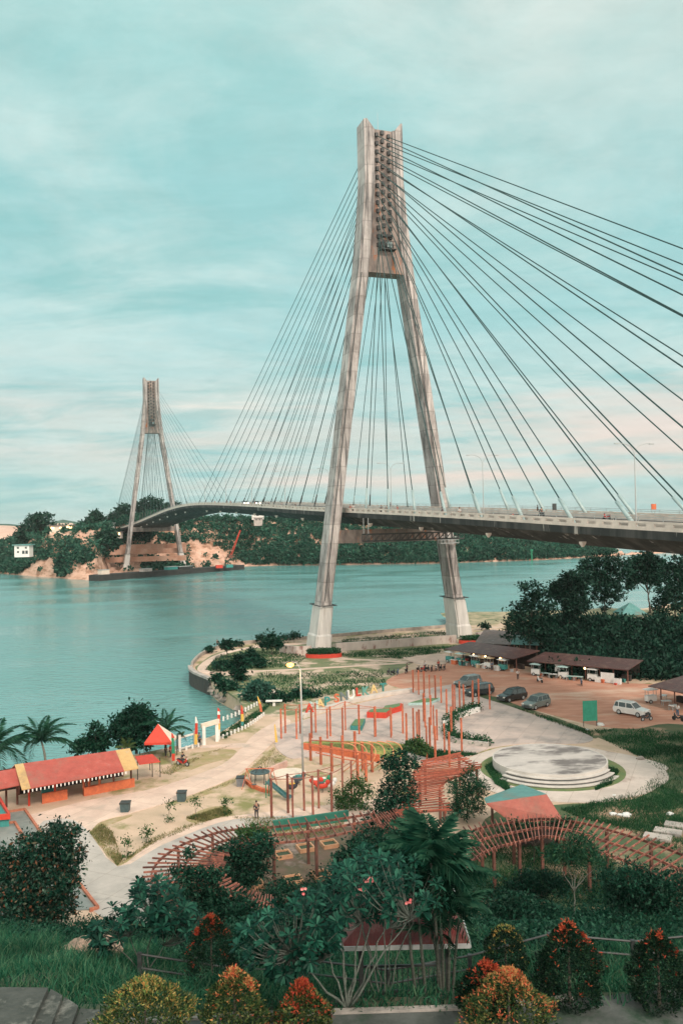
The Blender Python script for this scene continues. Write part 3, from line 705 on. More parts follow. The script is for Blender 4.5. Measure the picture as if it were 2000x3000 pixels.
sheet('right_lawn', [(1500, 2062), (1560, 2085), (1740, 2140), (1850, 2120), (2050, 2130), (2200, 2200), (2200, 2560), (1900, 2640), (1400, 2640), (1420, 2400), (1600, 2360), (1860, 2340), (1930, 2260), (1800, 2180), (1600, 2110)], 0.015, lawn_m)
sheet('parking_lot', [(1130, 2000), (1190, 1968), (1300, 1945), (1345, 1925), (1480, 1950), (1600, 1980), (1840, 2002), (2100, 2010), (2200, 2050), (2200, 2130), (1960, 2120), (1860, 2135), (1740, 2125), (1600, 2090), (1480, 2055), (1400, 2030), (1330, 2010), (1230, 2025)], 0.03, dirt_m)
sheet('parking_verge', [(1395, 2030), (1450, 2042), (1530, 2072), (1640, 2108), (1740, 2148), (1730, 2162), (1600, 2118), (1500, 2080), (1440, 2060), (1385, 2045)], 0.05, lawn_m)
sheet('plaza', [(805, 2180), (815, 2140), (850, 2122), (905, 2105), (1010, 2072), (1130, 2044), (1200, 2028), (1300, 2010), (1345, 2005), (1400, 2040), (1480, 2066), (1560, 2094), (1650, 2126), (1735, 2162), (1690, 2180), (1560, 2178), (1440, 2192), (1350, 2225), (1250, 2240), (1150, 2200), (1000, 2210), (880, 2222), (850, 2222), (822, 2206)], 0.06, plaza_m)
sheet('path', [(-200, 2440), (60, 2395), (260, 2345), (420, 2318), (520, 2290), (600, 2262), (655, 2238), (700, 2200), (745, 2152), (790, 2124), (822, 2106), (850, 2110), (845, 2130), (818, 2158), (790, 2186), (750, 2224), (695, 2272), (612, 2310), (500, 2350), (380, 2384), (300, 2406), (270, 2432), (262, 2444), (300, 2490), (345, 2540), (420, 2490), (500, 2444), (634, 2399), (750, 2384), (900, 2366), (1060, 2350), (1200, 2330), (1200, 2410), (900, 2440), (700, 2480), (560, 2560), (500, 2690), (300, 2690), (220, 2590), (110, 2450), (-200, 2500)], 0.045, path_m, 3)
sheet('path_apron', [(110, 2425), (200, 2400), (262, 2440), (345, 2540), (470, 2480), (640, 2412), (760, 2396), (900, 2400), (560, 2530), (480, 2690), (300, 2690), (215, 2580)], 0.055, path_g, 3)
sheet('gate_path', [(590, 2184), (640, 2182), (700, 2178), (722, 2180), (700, 2192), (640, 2190), (588, 2192)], 0.04, path_m)
for px in ((615, 1972, 870, 1962, 9), (870, 1962, 1210, 1941, 9), (1000, 1930, 1210, 1941, 8)):
    a, b = G(px[0], px[1]), G(px[2], px[3]); mb = MB().beam(Vector((a.x, a.y, 2.5)), Vector((b.x, b.y, 2.5)), 1.3, 0.12); struct('footpath', mb, path_m)
prm = smooth_line([G(x, y) for x, y in ((618, 1973), (596, 1966), (594, 1955), (612, 1938), (650, 1917), (720, 1900), (800, 1891), (900, 1885))], 5)
def strip(pts, w, z0, z1):
    mb = MB(); rings = []
    for i, p in enumerate(pts):
        d = (pts[min(i + 1, len(pts) - 1)] - pts[max(i - 1, 0)]); s = Vector((-d.y, d.x, 0)).normalized() * w / 2
        rings.append([Vector((p.x + s.x, p.y + s.y, z0)), Vector((p.x - s.x, p.y - s.y, z0)), Vector((p.x - s.x, p.y - s.y, z1)), Vector((p.x + s.x, p.y + s.y, z1))])
    return mb.loft(rings)
struct('promenade', strip(prm, 1.8, 2.4, 2.56), path_m)
struct('seaside_path', strip(smooth_line([G(x, y) for x, y in ((980, 1880), (1150, 1868), (1310, 1850), (1470, 1838))], 4), 1.6, 2.4, 2.55), path_m)
sheet('grey_apron', [(1172, 1926), (1300, 1916), (1345, 1925), (1300, 1946), (1235, 1952)], 0.05, path_m, sm=False)
for spec in ([(540, 2345), (640, 2300), (720, 2262), (770, 2215), (800, 2190), (806, 2200), (770, 2235), (700, 2285), (600, 2330)], [(262, 2438), (300, 2408), (380, 2388), (380, 2394), (310, 2422), (285, 2450), (360, 2522), (345, 2538)],
             [(545, 2400), (600, 2370), (660, 2362), (680, 2384), (600, 2412)], [(360, 2530), (420, 2480), (520, 2436), (640, 2396), (560, 2440), (440, 2492)], [(590, 2205), (680, 2196), (690, 2216), (600, 2240), (540, 2262), (500, 2250)]):
    sheet('verge', spec, 0.02, verge_m)
# stage
SC = G(1608, 2221, 3.6); SR = 6.05
RC = G(1634, 2259); ringp = []
for k in range(72):
    a = 2 * math.pi * k / 72; r = 10.3 + (1.4 * math.exp(-((a - 0.05) / 0.35) ** 2) if a < math.pi else 1.0 * math.exp(-((a - 6.1) / 0.3) ** 2)) + 0.12 * math.sin(7 * a) + 0.1 * math.sin(13 * a + 1)
    ringp.append((RC.x + r * math.cos(a), RC.y + r * math.sin(a)))
struct('ring_pavement', MB().prism(ringp, 2.2, 2.585), ring_m)
struct('ring_bed', MB().lathe([(7.6, 2.3), (7.6, 2.61)], 48, (SC.x + 0.1, SC.y - 0.5, 0)), mat('ring turf', (0.10, 0.18, 0.07), (0.18, 0.20, 0.09), 1, 0.95, 0.5, 6))
stage = thing('round_stage', 'round raised concrete stage with stained top and three curved steps', 'stage', (SC.x, SC.y, GZ))
stage_m = mat('stage top', (0.56, 0.53, 0.50), (0.42, 0.40, 0.38), 0.5, 0.9, 0.1, 6, c3=(0.17, 0.16, 0.155), c3scale=0.2, c3lo=0.50, c3hi=0.60, stretch=(0.8, 1.6, 1))
stage_s = mat('stage side', (0.62, 0.60, 0.56), (0.48, 0.47, 0.44), 0.6, 0.9, 0.1, 6)
MB().lathe([(SR, 0), (SR, 1.1)], 64, (0, 0, 0)).build('platform', stage_s, stage, world=False)
MB().lathe([(SR - 0.15, 1.1), (SR - 0.15, 1.115)], 64).build('stage_floor', stage_m, stage, world=False)
for i, (r, h) in enumerate(((6.5, 0.82), (6.95, 0.54), (7.4, 0.27))):
    arc = [(r * math.cos(a), r * math.sin(a)) for a in np.linspace(R(213), R(327), 30)] + [((r - 0.6) * math.cos(a), (r - 0.6) * math.sin(a)) for a in np.linspace(R(327), R(213), 30)]
    st_ = MB().prism(arc, h - 0.09, h).build('step', stage_s, stage, world=False)
    r -= 0.1; arc = [(r * math.cos(a), r * math.sin(a)) for a in np.linspace(R(213.5), R(326.5), 30)] + [((r - 0.4) * math.cos(a), (r - 0.4) * math.sin(a)) for a in np.linspace(R(326.5), R(213.5), 30)]
    MB().prism(arc, 0, h - 0.09).build('riser', mat('shaded riser', (0.16, 0.17, 0.165), (0.10, 0.11, 0.11), 1, 0.9), st_, world=False)  # dark riser colour stands in for shade under the treads

# ------------------------------------------------------------------ walls and kerbs along the water
par = [p for p in smooth_line([G(x, y) for x, y in SHORE[16:25]], 6)]
tag(strip(par, 0.45, 1.9, 3.2).build('seawall', mat('seawall concrete', (0.42, 0.37, 0.32), (0.24, 0.22, 0.20), 0.7, 0.9, 0.3, 4)), 'low concrete seawall curving round the tip of the park', 'seawall')
bulk = thing('sheet_pile_wall', 'dark ribbed sheet pile wall at the point of the park', 'retaining wall', G(590, 1985))
pl = smooth_line([G(x, y) for x, y in ((557, 1956), (560, 1966), (572, 1975), (590, 1983), (616, 1994))], 8)
mb = MB()
for i in range(len(pl) - 1):
    L = (pl[i + 1] - pl[i]).length; nseg = max(1, int(L / 0.5))
    for k in range(nseg):
        a = pl[i].lerp(pl[i + 1], k / nseg); b = pl[i].lerp(pl[i + 1], (k + 0.62) / nseg)
        mb.beam(Vector((a.x, a.y, 0.9)), Vector((b.x, b.y, 0.9)), 0.5, 3.6)
mb.build('pile_panel', mat('sheet pile', (0.06, 0.07, 0.07), (0.10, 0.10, 0.09), 2, 0.85, stretch=(1, 1, 0.3)), bulk)
strip(pl, 0.8, 2.6, 3.0).build('capping_beam', concrete, bulk)
rock_m = mat('shore rock', (0.40, 0.35, 0.31), (0.22, 0.20, 0.18), 0.7, 0.95, 0.6, 3)
for i, (x, y, r) in enumerate([(618, 2000, 1.2), (634, 2014, 1.0), (648, 2026, 1.3), (664, 2038, 1.1), (682, 2046, 1.5), (696, 2052, 1.0), (628, 2030, .8), (658, 2048, .9), (708, 2064, 1.1), (700, 2078, .8), (640, 2040, 0.7), (620, 2018, 0.9)]):
    p = G(x, y, 1.0); o = MB().ellipsoid((0, 0, 0), (r, r * 0.8, r * 0.7), 9, 6, 0.28, i).build('shore_rock', rock_m); o.location = p; o.rotation_euler = (0, 0, i)
    tag(o, 'grey boulder on the shore below the sheet pile wall', 'rock', 'rocks at the park point')
def wall_px(name, label, pts, h, th, m, cat='wall', z=GZ):
    return tag(strip([G(x, y) for x, y in pts], th, z - 0.3, z + h).build(name, m), label, cat)
stain = mat('stained wall', (0.52, 0.47, 0.43), (0.40, 0.36, 0.33), 0.5, 0.9, 0.2, 4, stretch=(1, 1, 0.4), c3=(0.22, 0.13, 0.11), c3scale=0.9, c3lo=0.54, c3hi=0.66)
wall_px('low_wall', 'long stained low wall joining the feet of the near pylon', [(985, 1908), (1160, 1896), (1335, 1883)], 1.7, 0.6, stain)
wall_px('low_wall', 'short pale wall left of the near pylon left leg', [(822, 1912), (870, 1918), (912, 1916)], 1.7, 0.6, stain)
wall_px('low_wall', 'short pale wall right of the near pylon right leg', [(1395, 1877), (1450, 1868)], 1.8, 0.6, stain)
hedge_leaf = leafmat('hedge leaves', [(0.02, 0.07, 0.04), (0.04, 0.11, 0.055), (0.06, 0.14, 0.07)])
def ring_planter(label, c, rx, ry, hh):
    t = thing('round_planter', label, 'planter', (c.x, c.y, GZ))
    k = 28
    MB().loft([[Vector((rx * math.cos(2 * math.pi * i / k), ry * math.sin(2 * math.pi * i / k), z)) for i in range(k)] for z in (-0.2, 0.75)]).build('planter_kerb', red_paint, t, world=False)
    P = nr.rand(2600, 2) * 2 - 1; P = P[(P ** 2).sum(1) < 1]
    Q = np.c_[P[:, 0] * rx * 0.95, P[:, 1] * ry * 0.95, 0.7 + hh * nr.rand(len(P))]
    V, F = leafquads(Q, nr.normal(size=Q.shape) + [0, 0, 0.6], 0.35, 0.6); rawmesh('hedge', V, F, hedge_leaf, t, False)
    return t
ring_planter('red kerbed planter with low hedge at the left pylon foot', G(948, 1925), 3.6, 1.7, 0.9)
ring_planter('red kerbed planter with low hedge at the right pylon foot', G(1400, 1884), 4.2, 1.7, 0.8)

# ------------------------------------------------------------------ pergolas
def cat_pairs(pairs, n):
    a = smooth_line([Vector((p[0][0], p[0][1], 0)) for p in pairs], 12); b = smooth_line([Vector((p[1][0], p[1][1], 0)) for p in pairs], 12)
    def at(L, t): f = t * (len(L) - 1); i = min(int(f), len(L) - 2); return L[i].lerp(L[i + 1], f - i)
    return [(at(a, k / (n - 1)), at(b, k / (n - 1))) for k in range(n)]
def pergola(name, label, pairs, zr, n, fr=(0.15, 0.5, 0.85), post_every=5, post_fr=(0.15, 0.85), rw=0.06, rh=0.12, pm=brown_wood, rm=rust_wood, pr=0.10, group=None):
    cp = cat_pairs(pairs, n)
    W_ = [(G(o.x, o.y, zr), G(i.x, i.y, zr)) for o, i in cp]
    c = W_[n // 2][0]; t = thing(name, label, 'pergola', (c.x, c.y, GZ), group)
    for o, i in W_:      # hand cut poles: uneven ends, slightly out of line
        e = (o - i).normalized(); w_ = Vector((rnd.uniform(-.05, .05), rnd.uniform(-.05, .05), rnd.uniform(-.03, .03)))
        MB().beam(o + e * rnd.uniform(-.25, .2) + w_, i - e * rnd.uniform(-.2, .2) - w_, rw * rnd.uniform(.8, 1.2), rh).build('rafter', rm, t)
    for f in fr: strip([o.lerp(i, f) for o, i in W_], 0.10, zr - 0.24, zr - 0.073).build('beam', rm, t)
    for k in range(2, n, post_every):
        for f in post_fr:
            p = W_[k][0].lerp(W_[k][1], f); g = max(GZ, hz(p.x, p.y) if p.y < 58 else GZ)
            MB().box((p.x, p.y, (g - 0.2 + zr - 0.24) / 2), (pr * 2, pr * 2, zr - 0.24 - g + 0.2), 0.3).build('post', pm, t)
    return W_
PA = [((800, 2750), (800, 2625)), ((735, 2738), (772, 2622)), ((672, 2722), (745, 2612)), ((560, 2695), (700, 2595)), ((455, 2640), (668, 2570)), ((416, 2575), (650, 2545)), ((435, 2520), (655, 2527)), ((509, 2468), (665, 2508)), ((600, 2435), (690, 2490)), ((663, 2420), (725, 2481)),
      ((735, 2414), (772, 2477)), ((800, 2410), (827, 2472)), ((900, 2399), (935, 2460)), ((1009, 2385), (1043, 2436)), ((1090, 2373), (1118, 2418))]
WA = pergola('curved_pergola', 'curved pergola of bare brown rafters fanning round a clump of bushes', PA, 5.9, 56, (0.12, 0.5, 0.86), 5)
PB = [((1300, 2470), (1375, 2545)), ((1345, 2432), (1412, 2512)), ((1405, 2410), (1455, 2490)), ((1470, 2398), (1500, 2478)), ((1535, 2389), (1555, 2464)), ((1590, 2385), (1590, 2455)), ((1650, 2390), (1630, 2458)), ((1720, 2400), (1675, 2470)), ((1800, 2420), (1720, 2495)), ((1890, 2447), (1790, 2517)), ((1990, 2482), (1880, 2555)), ((2100, 2530), (1980, 2605)), ((2180, 2580), (2060, 2660))]
WB = pergola('curved_pergola', 'wave shaped pergola of bare rafters on tall posts beside the right hand grass slope', PB, 5.9, 50, (0.12, 0.5, 0.86), 6)
PCc = [((1236, 2228), (1344, 2206)), ((1222, 2246), (1372, 2222)), ((1206, 2264), (1412, 2246)), ((1196, 2284), (1372, 2262)), ((1190, 2306), (1310, 2288)), ((1184, 2330), (1296, 2312)), ((1172, 2356), (1306, 2340)), ((1158, 2385), (1322, 2374))]
pergola('curved_pergola', 'red slatted pergola roof left of the round stage', PCc, 5.7, 34, (0.1, 0.9), 7, (0.1, 0.92), 0.06, 0.1, brown_wood, mat('red rafters', (0.40, 0.11, 0.065), (0.20, 0.06, 0.04), 2.5, 0.75, rand=0.35))
pergola('curved_pergola', 'small rust coloured rafter roof low behind the bushes under the leafy tree', [((1085, 2390), (1130, 2440)), ((1120, 2380), (1160, 2425)), ((1160, 2370), (1190, 2408))], 5.6, 12, (0.15, 0.85), 5)
for i, (x, y) in enumerate(((829, 2512), (895, 2492), (964, 2481), (859, 2587), (940, 2572), (745, 2600))):
    p = G(x, y); t = thing('square_planter', 'small orange rimmed planter box at a pergola post foot', 'planter', p, 'planter boxes under the curved pergola')
    mb = MB()
    for dx, dy, sx, sy in ((0, 0.6, 1.3, 0.12), (0, -0.6, 1.3, 0.12), (0.6, 0, 0.12, 1.08), (-0.6, 0, 0.12, 1.08)): mb.box((dx, dy, 0.2), (sx, sy, 0.4))
    mb.build('rim', mat('orange rim', (0.62, 0.36, 0.22), (0.5, 0.28, 0.16), 3, 0.8), t, world=False)
    MB().box((0, 0, 0.1), (1.1, 1.1, 0.3)).build('soil', hill_m, t, world=False); t.rotation_euler = (0, 0, 0.35)
tag(strip([G(x, y) for x, y in ((800, 2438), (900, 2424), (1020, 2406))], 0.3, 2.4, 3.5).build('bench_wall', mat('dark green wall', (0.02, 0.13, 0.10), (0.03, 0.17, 0.12), 2, 0.7)), 'long low dark green wall behind the straight part of the curved pergola', 'wall')

sheet('shaded_litter', [(640, 2480), (800, 2452), (1040, 2415), (1240, 2420), (1300, 2560), (1200, 2700), (900, 2740), (640, 2760), (500, 2700), (560, 2560)], 0.08, mat('shaded litter', (0.17, 0.115, 0.09), (0.10, 0.10, 0.06), 0.9, 0.95, 0.5, 6, c3=(0.30, 0.24, 0.21), c3scale=0.3, c3lo=0.52, c3hi=0.62))  # leaf litter with the pergola's shade darkened into its colour
# frames of bare posts
post_red = mat('red brown post', (0.33, 0.115, 0.075), (0.16, 0.06, 0.05), 6, 0.7, stretch=(1, 1, 0.3), rand=0.25)
def post_frame(name, label, posts, zt, rails, m, pr=0.12):
    """posts: list of ground pixels; rails: chains of post indices"""
    b = [G(x, y) for x, y in posts]; t = thing(name, label, 'post frame', b[0])
    for p in b: MB().box((p.x, p.y, (GZ - 0.1 + zt) / 2), (pr * 2, pr * 2, zt - GZ + 0.1), rnd.random()).build('post', m, t)
    for ch in rails:
        L = [Vector((b[i].x, b[i].y, zt - 0.12)) for i in ch]
        MB().tube(smooth_line(L, 4) if len(L) > 2 else L, 0.035, 5).build('rail', m, t)
post_frame('post_frame', 'frame of orange posts and thin rails over the tarmac behind the yellow banner', [(824, 2165), (869, 2166), (913, 2164), (959, 2165), (1004, 2163), (1098, 2160), (1145, 2162), (836, 2149), (880, 2150), (925, 2147), (968, 2158), (1012, 2140), (1052, 2152), (1100, 2158)], 6.3,
           [[0, 1, 2, 3, 4, 5, 6], [7, 8, 9, 10, 11, 12, 13], [0, 7], [1, 8], [2, 9], [3, 10], [4, 11]], orange_steel, 0.085)
post_frame('post_frame', 'frame of brown posts with stacked thin rails in front of the play area', [(796, 2398), (844, 2383), (858, 2396), (891, 2376), (917, 2390), (934, 2369), (972, 2379), (1004, 2345), (1030, 2340)], 6.2,
           [[0, 1, 3, 5, 7], [0, 2, 4, 6, 8], [1, 2], [3, 4], [5, 6]], post_red, 0.085)
pf = [(1250, 2225), (1275, 2232), (1302, 2211), (1316, 2246), (1211, 2170), (1228, 2164), (1191, 2182), (1222, 2182), (1259, 2190), (1280, 2170), (1322, 2165), (1270, 2150), (1245, 2132), (1262, 2125), (1146, 2156), (1180, 2150),
      (1352, 2204), (1210, 2030), (1226, 2036), (1242, 2043), (1258, 2046), (1275, 2054), (1292, 2060), (1308, 2095), (1326, 2085), (1346, 2078), (1358, 2080), (1385, 2072), (1402, 2070), (1434, 2079), (1241, 2115), (1332, 2090), (1384, 2076)]
p0 = MB().box((0, 0, 1.85), (0.18, 0.18, 3.9)).build('wooden_post', orange_steel)
for i, (x, y) in enumerate(pf):
    p = G(x, y); o = p0 if i == 0 else copy_tree(p0)
    o.location = p; o.rotation_euler = (0, 0, i * 0.7); o.scale = (1, 1, 1 + 0.06 * math.sin(i * 2.1))
    tag(o, 'bare rust orange post standing among others on the plaza', 'post', 'orange posts on the plaza')
# bent rails over the painted bed
tr = thing('bent_rail_trellis', 'orange trellis of rails bending down in arcs over the painted bed', 'trellis', G(1080, 2210))
for i in range(6):
    x0, y0 = 1000 + i * 26, 2176 - i * 1.0
    P = [G(x0 + q, y0 + yy, zz) for q, yy, zz in ((0, 0, 5.6), (22, 3, 5.6), (40, 12, 5.5), (48, 30, 5.2), (40, 55, 4.4), (20, 74, 3.4), (6, 84, 2.5))]
    MB().tube(smooth_line(P, 5), 0.055, 6).build('bent_rail', mat('pale orange rail', (0.74, 0.34, 0.17), (0.6, 0.24, 0.12), 3, .6), tr, True)
for (x, y) in ((910, 2228), (940, 2240), (972, 2260), (1004, 2236), (1040, 2222), (1062, 2256), (1072, 2290), (1090, 2262), (1048, 2300)):
    p = G(x, y); MB().box((p.x, p.y, 4.0), (0.24, 0.24, 3.2), 0.4).build('post', orange_steel, tr)
for ch in (((910, 2185), (1060, 2205), (1100, 2215)), ((925, 2205), (1000, 2222), (1090, 2238)), ((905, 2168), (980, 2172), (1050, 2176))):
    MB().tube([G(x, y, 5.5) for x, y in ch], 0.06, 5).build('rail', orange_steel, tr)
sheet('green_bed', [(890, 2176), (1000, 2172), (1120, 2176), (1185, 2184), (1180, 2215), (1120, 2222), (1000, 2205), (900, 2190)], 0.09, mat('green bed', (0.10, 0.20, 0.07), (0.34, 0.32, 0.09), 0.7, 0.9, 0.3, 5), sm=True)
tag(strip([G(x, y) for x, y in ((890, 2196), (960, 2206), (1040, 2220), (1110, 2232))], 0.35, 2.4, 3.3).build('planter_kerb_wall', orange_paint), 'orange curved kerb wall in front of the green painted bed', 'wall')
tag(strip(smooth_line([G(x, y) for x, y in ((1302, 2128), (1330, 2110), (1362, 2098), (1402, 2086))], 4), 0.5, 2.4, 3.2).build('seat_wall', white_paint), 'white curved seat wall backed by a green hedge on the plaza', 'wall')
tag(strip(smooth_line([G(x, y) for x, y in ((1300, 2135), (1310, 2160), (1340, 2178), (1430, 2190))], 4), 0.5, 2.4, 3.1).build('seat_wall', path_g), 'grey curved seat wall backed by a green hedge on the plaza', 'wall')

# raised beds on the plaza
def bed_px(name, label, pts, h, m, top):
    b = [G(x, y) for x, y in pts]; t = thing(name, label, 'raised bed', b[0])
    MB().prism([(p.x, p.y) for p in b], 2.4, GZ + h).build('rim', m, t)
    c = sum(b, Vector()) / len(b)
    MB().prism([((p.x - c.x) * 0.9 + c.x, (p.y - c.y) * 0.9 + c.y) for p in b], GZ + h - 0.1, GZ + h + 0.05).build('turf', top, t)
turf = mat('bed turf', (0.14, 0.24, 0.12), (0.10, 0.18, 0.09), 3, 0.9, 0.4, 8)
bed_px('raised_bed', 'red rimmed zigzag raised bed with grass top', [(1074, 2104), (1082, 2096), (1120, 2094), (1128, 2084), (1176, 2076), (1176, 2084), (1150, 2092), (1130, 2106)], 0.8, red_paint, turf)
bed_px('raised_bed', 'teal painted box bed with green top', [(1026, 2140), (1040, 2120), (1070, 2118), (1060, 2142)], 0.6, teal_paint, turf)
bed_px('raised_bed', 'pale turquoise low bed behind the red rimmed bed', [(1195, 2068), (1240, 2055), (1290, 2052), (1260, 2066)], 0.4, mat('pale turquoise paint', (0.42, 0.62, 0.60), None, 3, 0.7), turf)

# big letters
cols_ = {'r': red_paint, 't': teal_paint, 'y': mat('pale yellow paint', (0.74, 0.56, 0.26), (0.62, 0.46, 0.2), 3, 0.6), 'w': white_paint, 'k': mat('slate paint', (0.10, 0.14, 0.16), (0.16, 0.2, 0.2), 3, 0.6), 'o': orange_paint, 'g': mat('sea green paint', (0.14, 0.36, 0.30), (0.10, 0.28, 0.24), 3, 0.6), 'p': mat('pale teal paint', (0.45, 0.62, 0.58), (0.36, 0.52, 0.5), 3, 0.6)}
names = {'r': 'red', 't': 'teal', 'y': 'pale yellow', 'w': 'white', 'k': 'slate grey', 'o': 'orange', 'g': 'sea green', 'p': 'pale teal'}
spots = [('A', 907, 2098, 'r'), ('N', 920, 2091, 'p'), ('A', 938, 2084, 'y'), ('P', 958, 2077, 't'), ('S', 986, 2068, 'o'), ('N', 1008, 2062, 'k'), ('U', 1028, 2056, 'w'), ('L', 1049, 2049, 'r'), ('K', 1070, 2046, 'g'), ('A', 1095, 2040, 'y'), ('T', 1122, 2035, 't')]
ordn = ['leftmost of the row', 'second from left', 'third from left', 'just right of the pale yellow A', 'near the row middle', 'beside the orange S', 'between N and L', 'right of the white U', 'between L and A', 'second from right', 'rightmost of the row']
for (ch, x, y, cc), od in zip(spots, ordn):
    cu = bpy.data.curves.new('letter_curve', 'FONT'); cu.body = ch; cu.size = 1.75; cu.extrude = 0.14; cu.offset = 0.03; cu.align_x = 'CENTER'
    o = bpy.data.objects.new('letter_tmp', cu); C.objects.link(o)
    me = bpy.data.meshes.new_from_object(o.evaluated_get(bpy.context.evaluated_depsgraph_get())); bpy.data.objects.remove(o); bpy.data.curves.remove(cu)
    me.materials.clear(); me.materials.append(cols_[cc])
    o = bpy.data.objects.new('letter', me); C.objects.link(o); p = G(x, y); o.location = (p.x, p.y, GZ + 0.55); o.rotation_euler = (R(90), 0, R(22))
    tag(o, 'free standing %s letter %s, %s' % (names[cc], ch, od), 'letter', 'row of big letters on the plaza edge')
tag(strip([G(x, y) for x, y in ((884, 2104), (960, 2080), (1040, 2056), (1140, 2036), (1210, 2026))], 0.9, 2.4, GZ + 0.55).build('letter_plinth', mat('letter plinth', (0.62, 0.58, 0.53), (0.5, 0.47, 0.43), 0.8, 0.9)), 'low pale plinth carrying the row of big letters', 'plinth')
# painted basin with orange kerb at the left edge
bs = thing('paved_basin', 'dark paved sunken court with orange kerbs at the left edge', 'basin', G(150, 2500))
mb = MB(); b4 = [G(x, y) for x, y in ((-120, 2396), (73, 2375), (288, 2665), (-300, 2700))]
mb.prism([(p.x, p.y) for p in b4], 2.3, 2.57); mb.build('basin_floor', mat('wet basin floor', (0.16, 0.19, 0.18), (0.28, 0.30, 0.28), 0.5, 0.5, 0.1, 4), bs)
for seg in (((23, 2383), (73, 2375)), ((73, 2375), (113, 2432), (216, 2572), (288, 2665)), ((263, 2671), (288, 2665)), ((-100, 2432), (44, 2413)), ((44, 2413), (78, 2470), (150, 2570)), ((-60, 2650), (138, 2609))):
    strip([G(x, y) for x, y in seg], 0.2, 2.3, 2.75).build('kerb', mat('faded orange kerb', (0.50, 0.20, 0.12), (0.36, 0.13, 0.08), 3, 0.8), bs)
tk = thing('terrace_kerb', 'red edged concrete terrace corner at the left edge', 'terrace', G(0, 2390))
MB().prism([(p.x, p.y) for p in [G(x, y, 3.6) for x, y in ((-140, 2320), (0, 2340), (27, 2388), (-150, 2402))]], 2.3, 3.5).build('slab', teal_paint, tk)
strip([G(x, y, 3.6) for x, y in ((-2, 2340), (28, 2390), (-150, 2404))], 0.25, 3.3, 3.8).build('kerb', red_paint, tk)
# ------------------------------------------------------------------ trees and bushes
lv_dark = leafmat('dark tree leaves', [(0.005, 0.03, 0.021), (0.01, 0.05, 0.034), (0.022, 0.078, 0.05)], 0.6, 0.15, 0.3)
lv_mid = leafmat('green leaves', [(0.004, 0.026, 0.018), (0.009, 0.048, 0.032), (0.020, 0.08, 0.052), (0.055, 0.13, 0.088)], 0.5, 0.2, 0.6)
lv_spot = leafmat('speckled leaves', [(0.004, 0.026, 0.019), (0.008, 0.045, 0.032), (0.018, 0.07, 0.048), (0.05, 0.12, 0.085), (0.008, 0.045, 0.032), (0.018, 0.07, 0.048), (0.11, 0.17, 0.13), (0.22, 0.08, 0.04)], 0.4, 0.2, 0.6, 0.6)
lv_yel = leafmat('yellow green leaves', [(0.03, 0.09, 0.04), (0.07, 0.13, 0.05), (0.13, 0.18, 0.06)], 0.5, 0.25, 0.6)
lv_grey = leafmat('grey green needles', [(0.03, 0.1, 0.08), (0.06, 0.14, 0.115), (0.1, 0.19, 0.15)], 0.7, 0.2, 0.6)
lv_feather = leafmat('feathery leaves', [(0.01, 0.055, 0.036), (0.025, 0.085, 0.05), (0.06, 0.12, 0.06)], 0.6, 0.2, 0.6)
def T(lab, base, Y, spec, leaf=lv_mid, ncl=160, per=14, csz=0.35, lsz=0.3, tr=0.12, cat='tree', name='leafy_tree', group=None, aspect=0.5, shell=0.5, bk=bark, limbs=6):
    b = D(base[0], base[1], Y); b.z = hz(b.x, Y) if Y < 60 else (max(GZ, mound(b.x, b.y)) if b.x > 28 and b.y > 125 else GZ)
    return tree(name, lab, cat, b, blobs_px(spec, Y), ncl, per, csz, lsz, leaf, bk, tr, group, aspect, shell, limbs)
# by the water, left
T('rounded dark tree beside the tent by the water', (400, 2205), 104, [(400, 2110, 42), (362, 2130, 34), (430, 2142, 34), (388, 2150, 38), (352, 2115, 20), (405, 2086, 22), (362, 2165, 22), (425, 2170, 20)], lv_dark, 520, 16, 0.35, 0.42, 0.2, shell=0.75)
T('small bushy tree between two coconut palms by the water', (285, 2215), 102, [(282, 2138, 20), (297, 2163, 26), (266, 2178, 23), (238, 2184, 20), (287, 2185, 26), (225, 2195, 14)], lv_mid, 240, 14, 0.3, 0.38, 0.14)
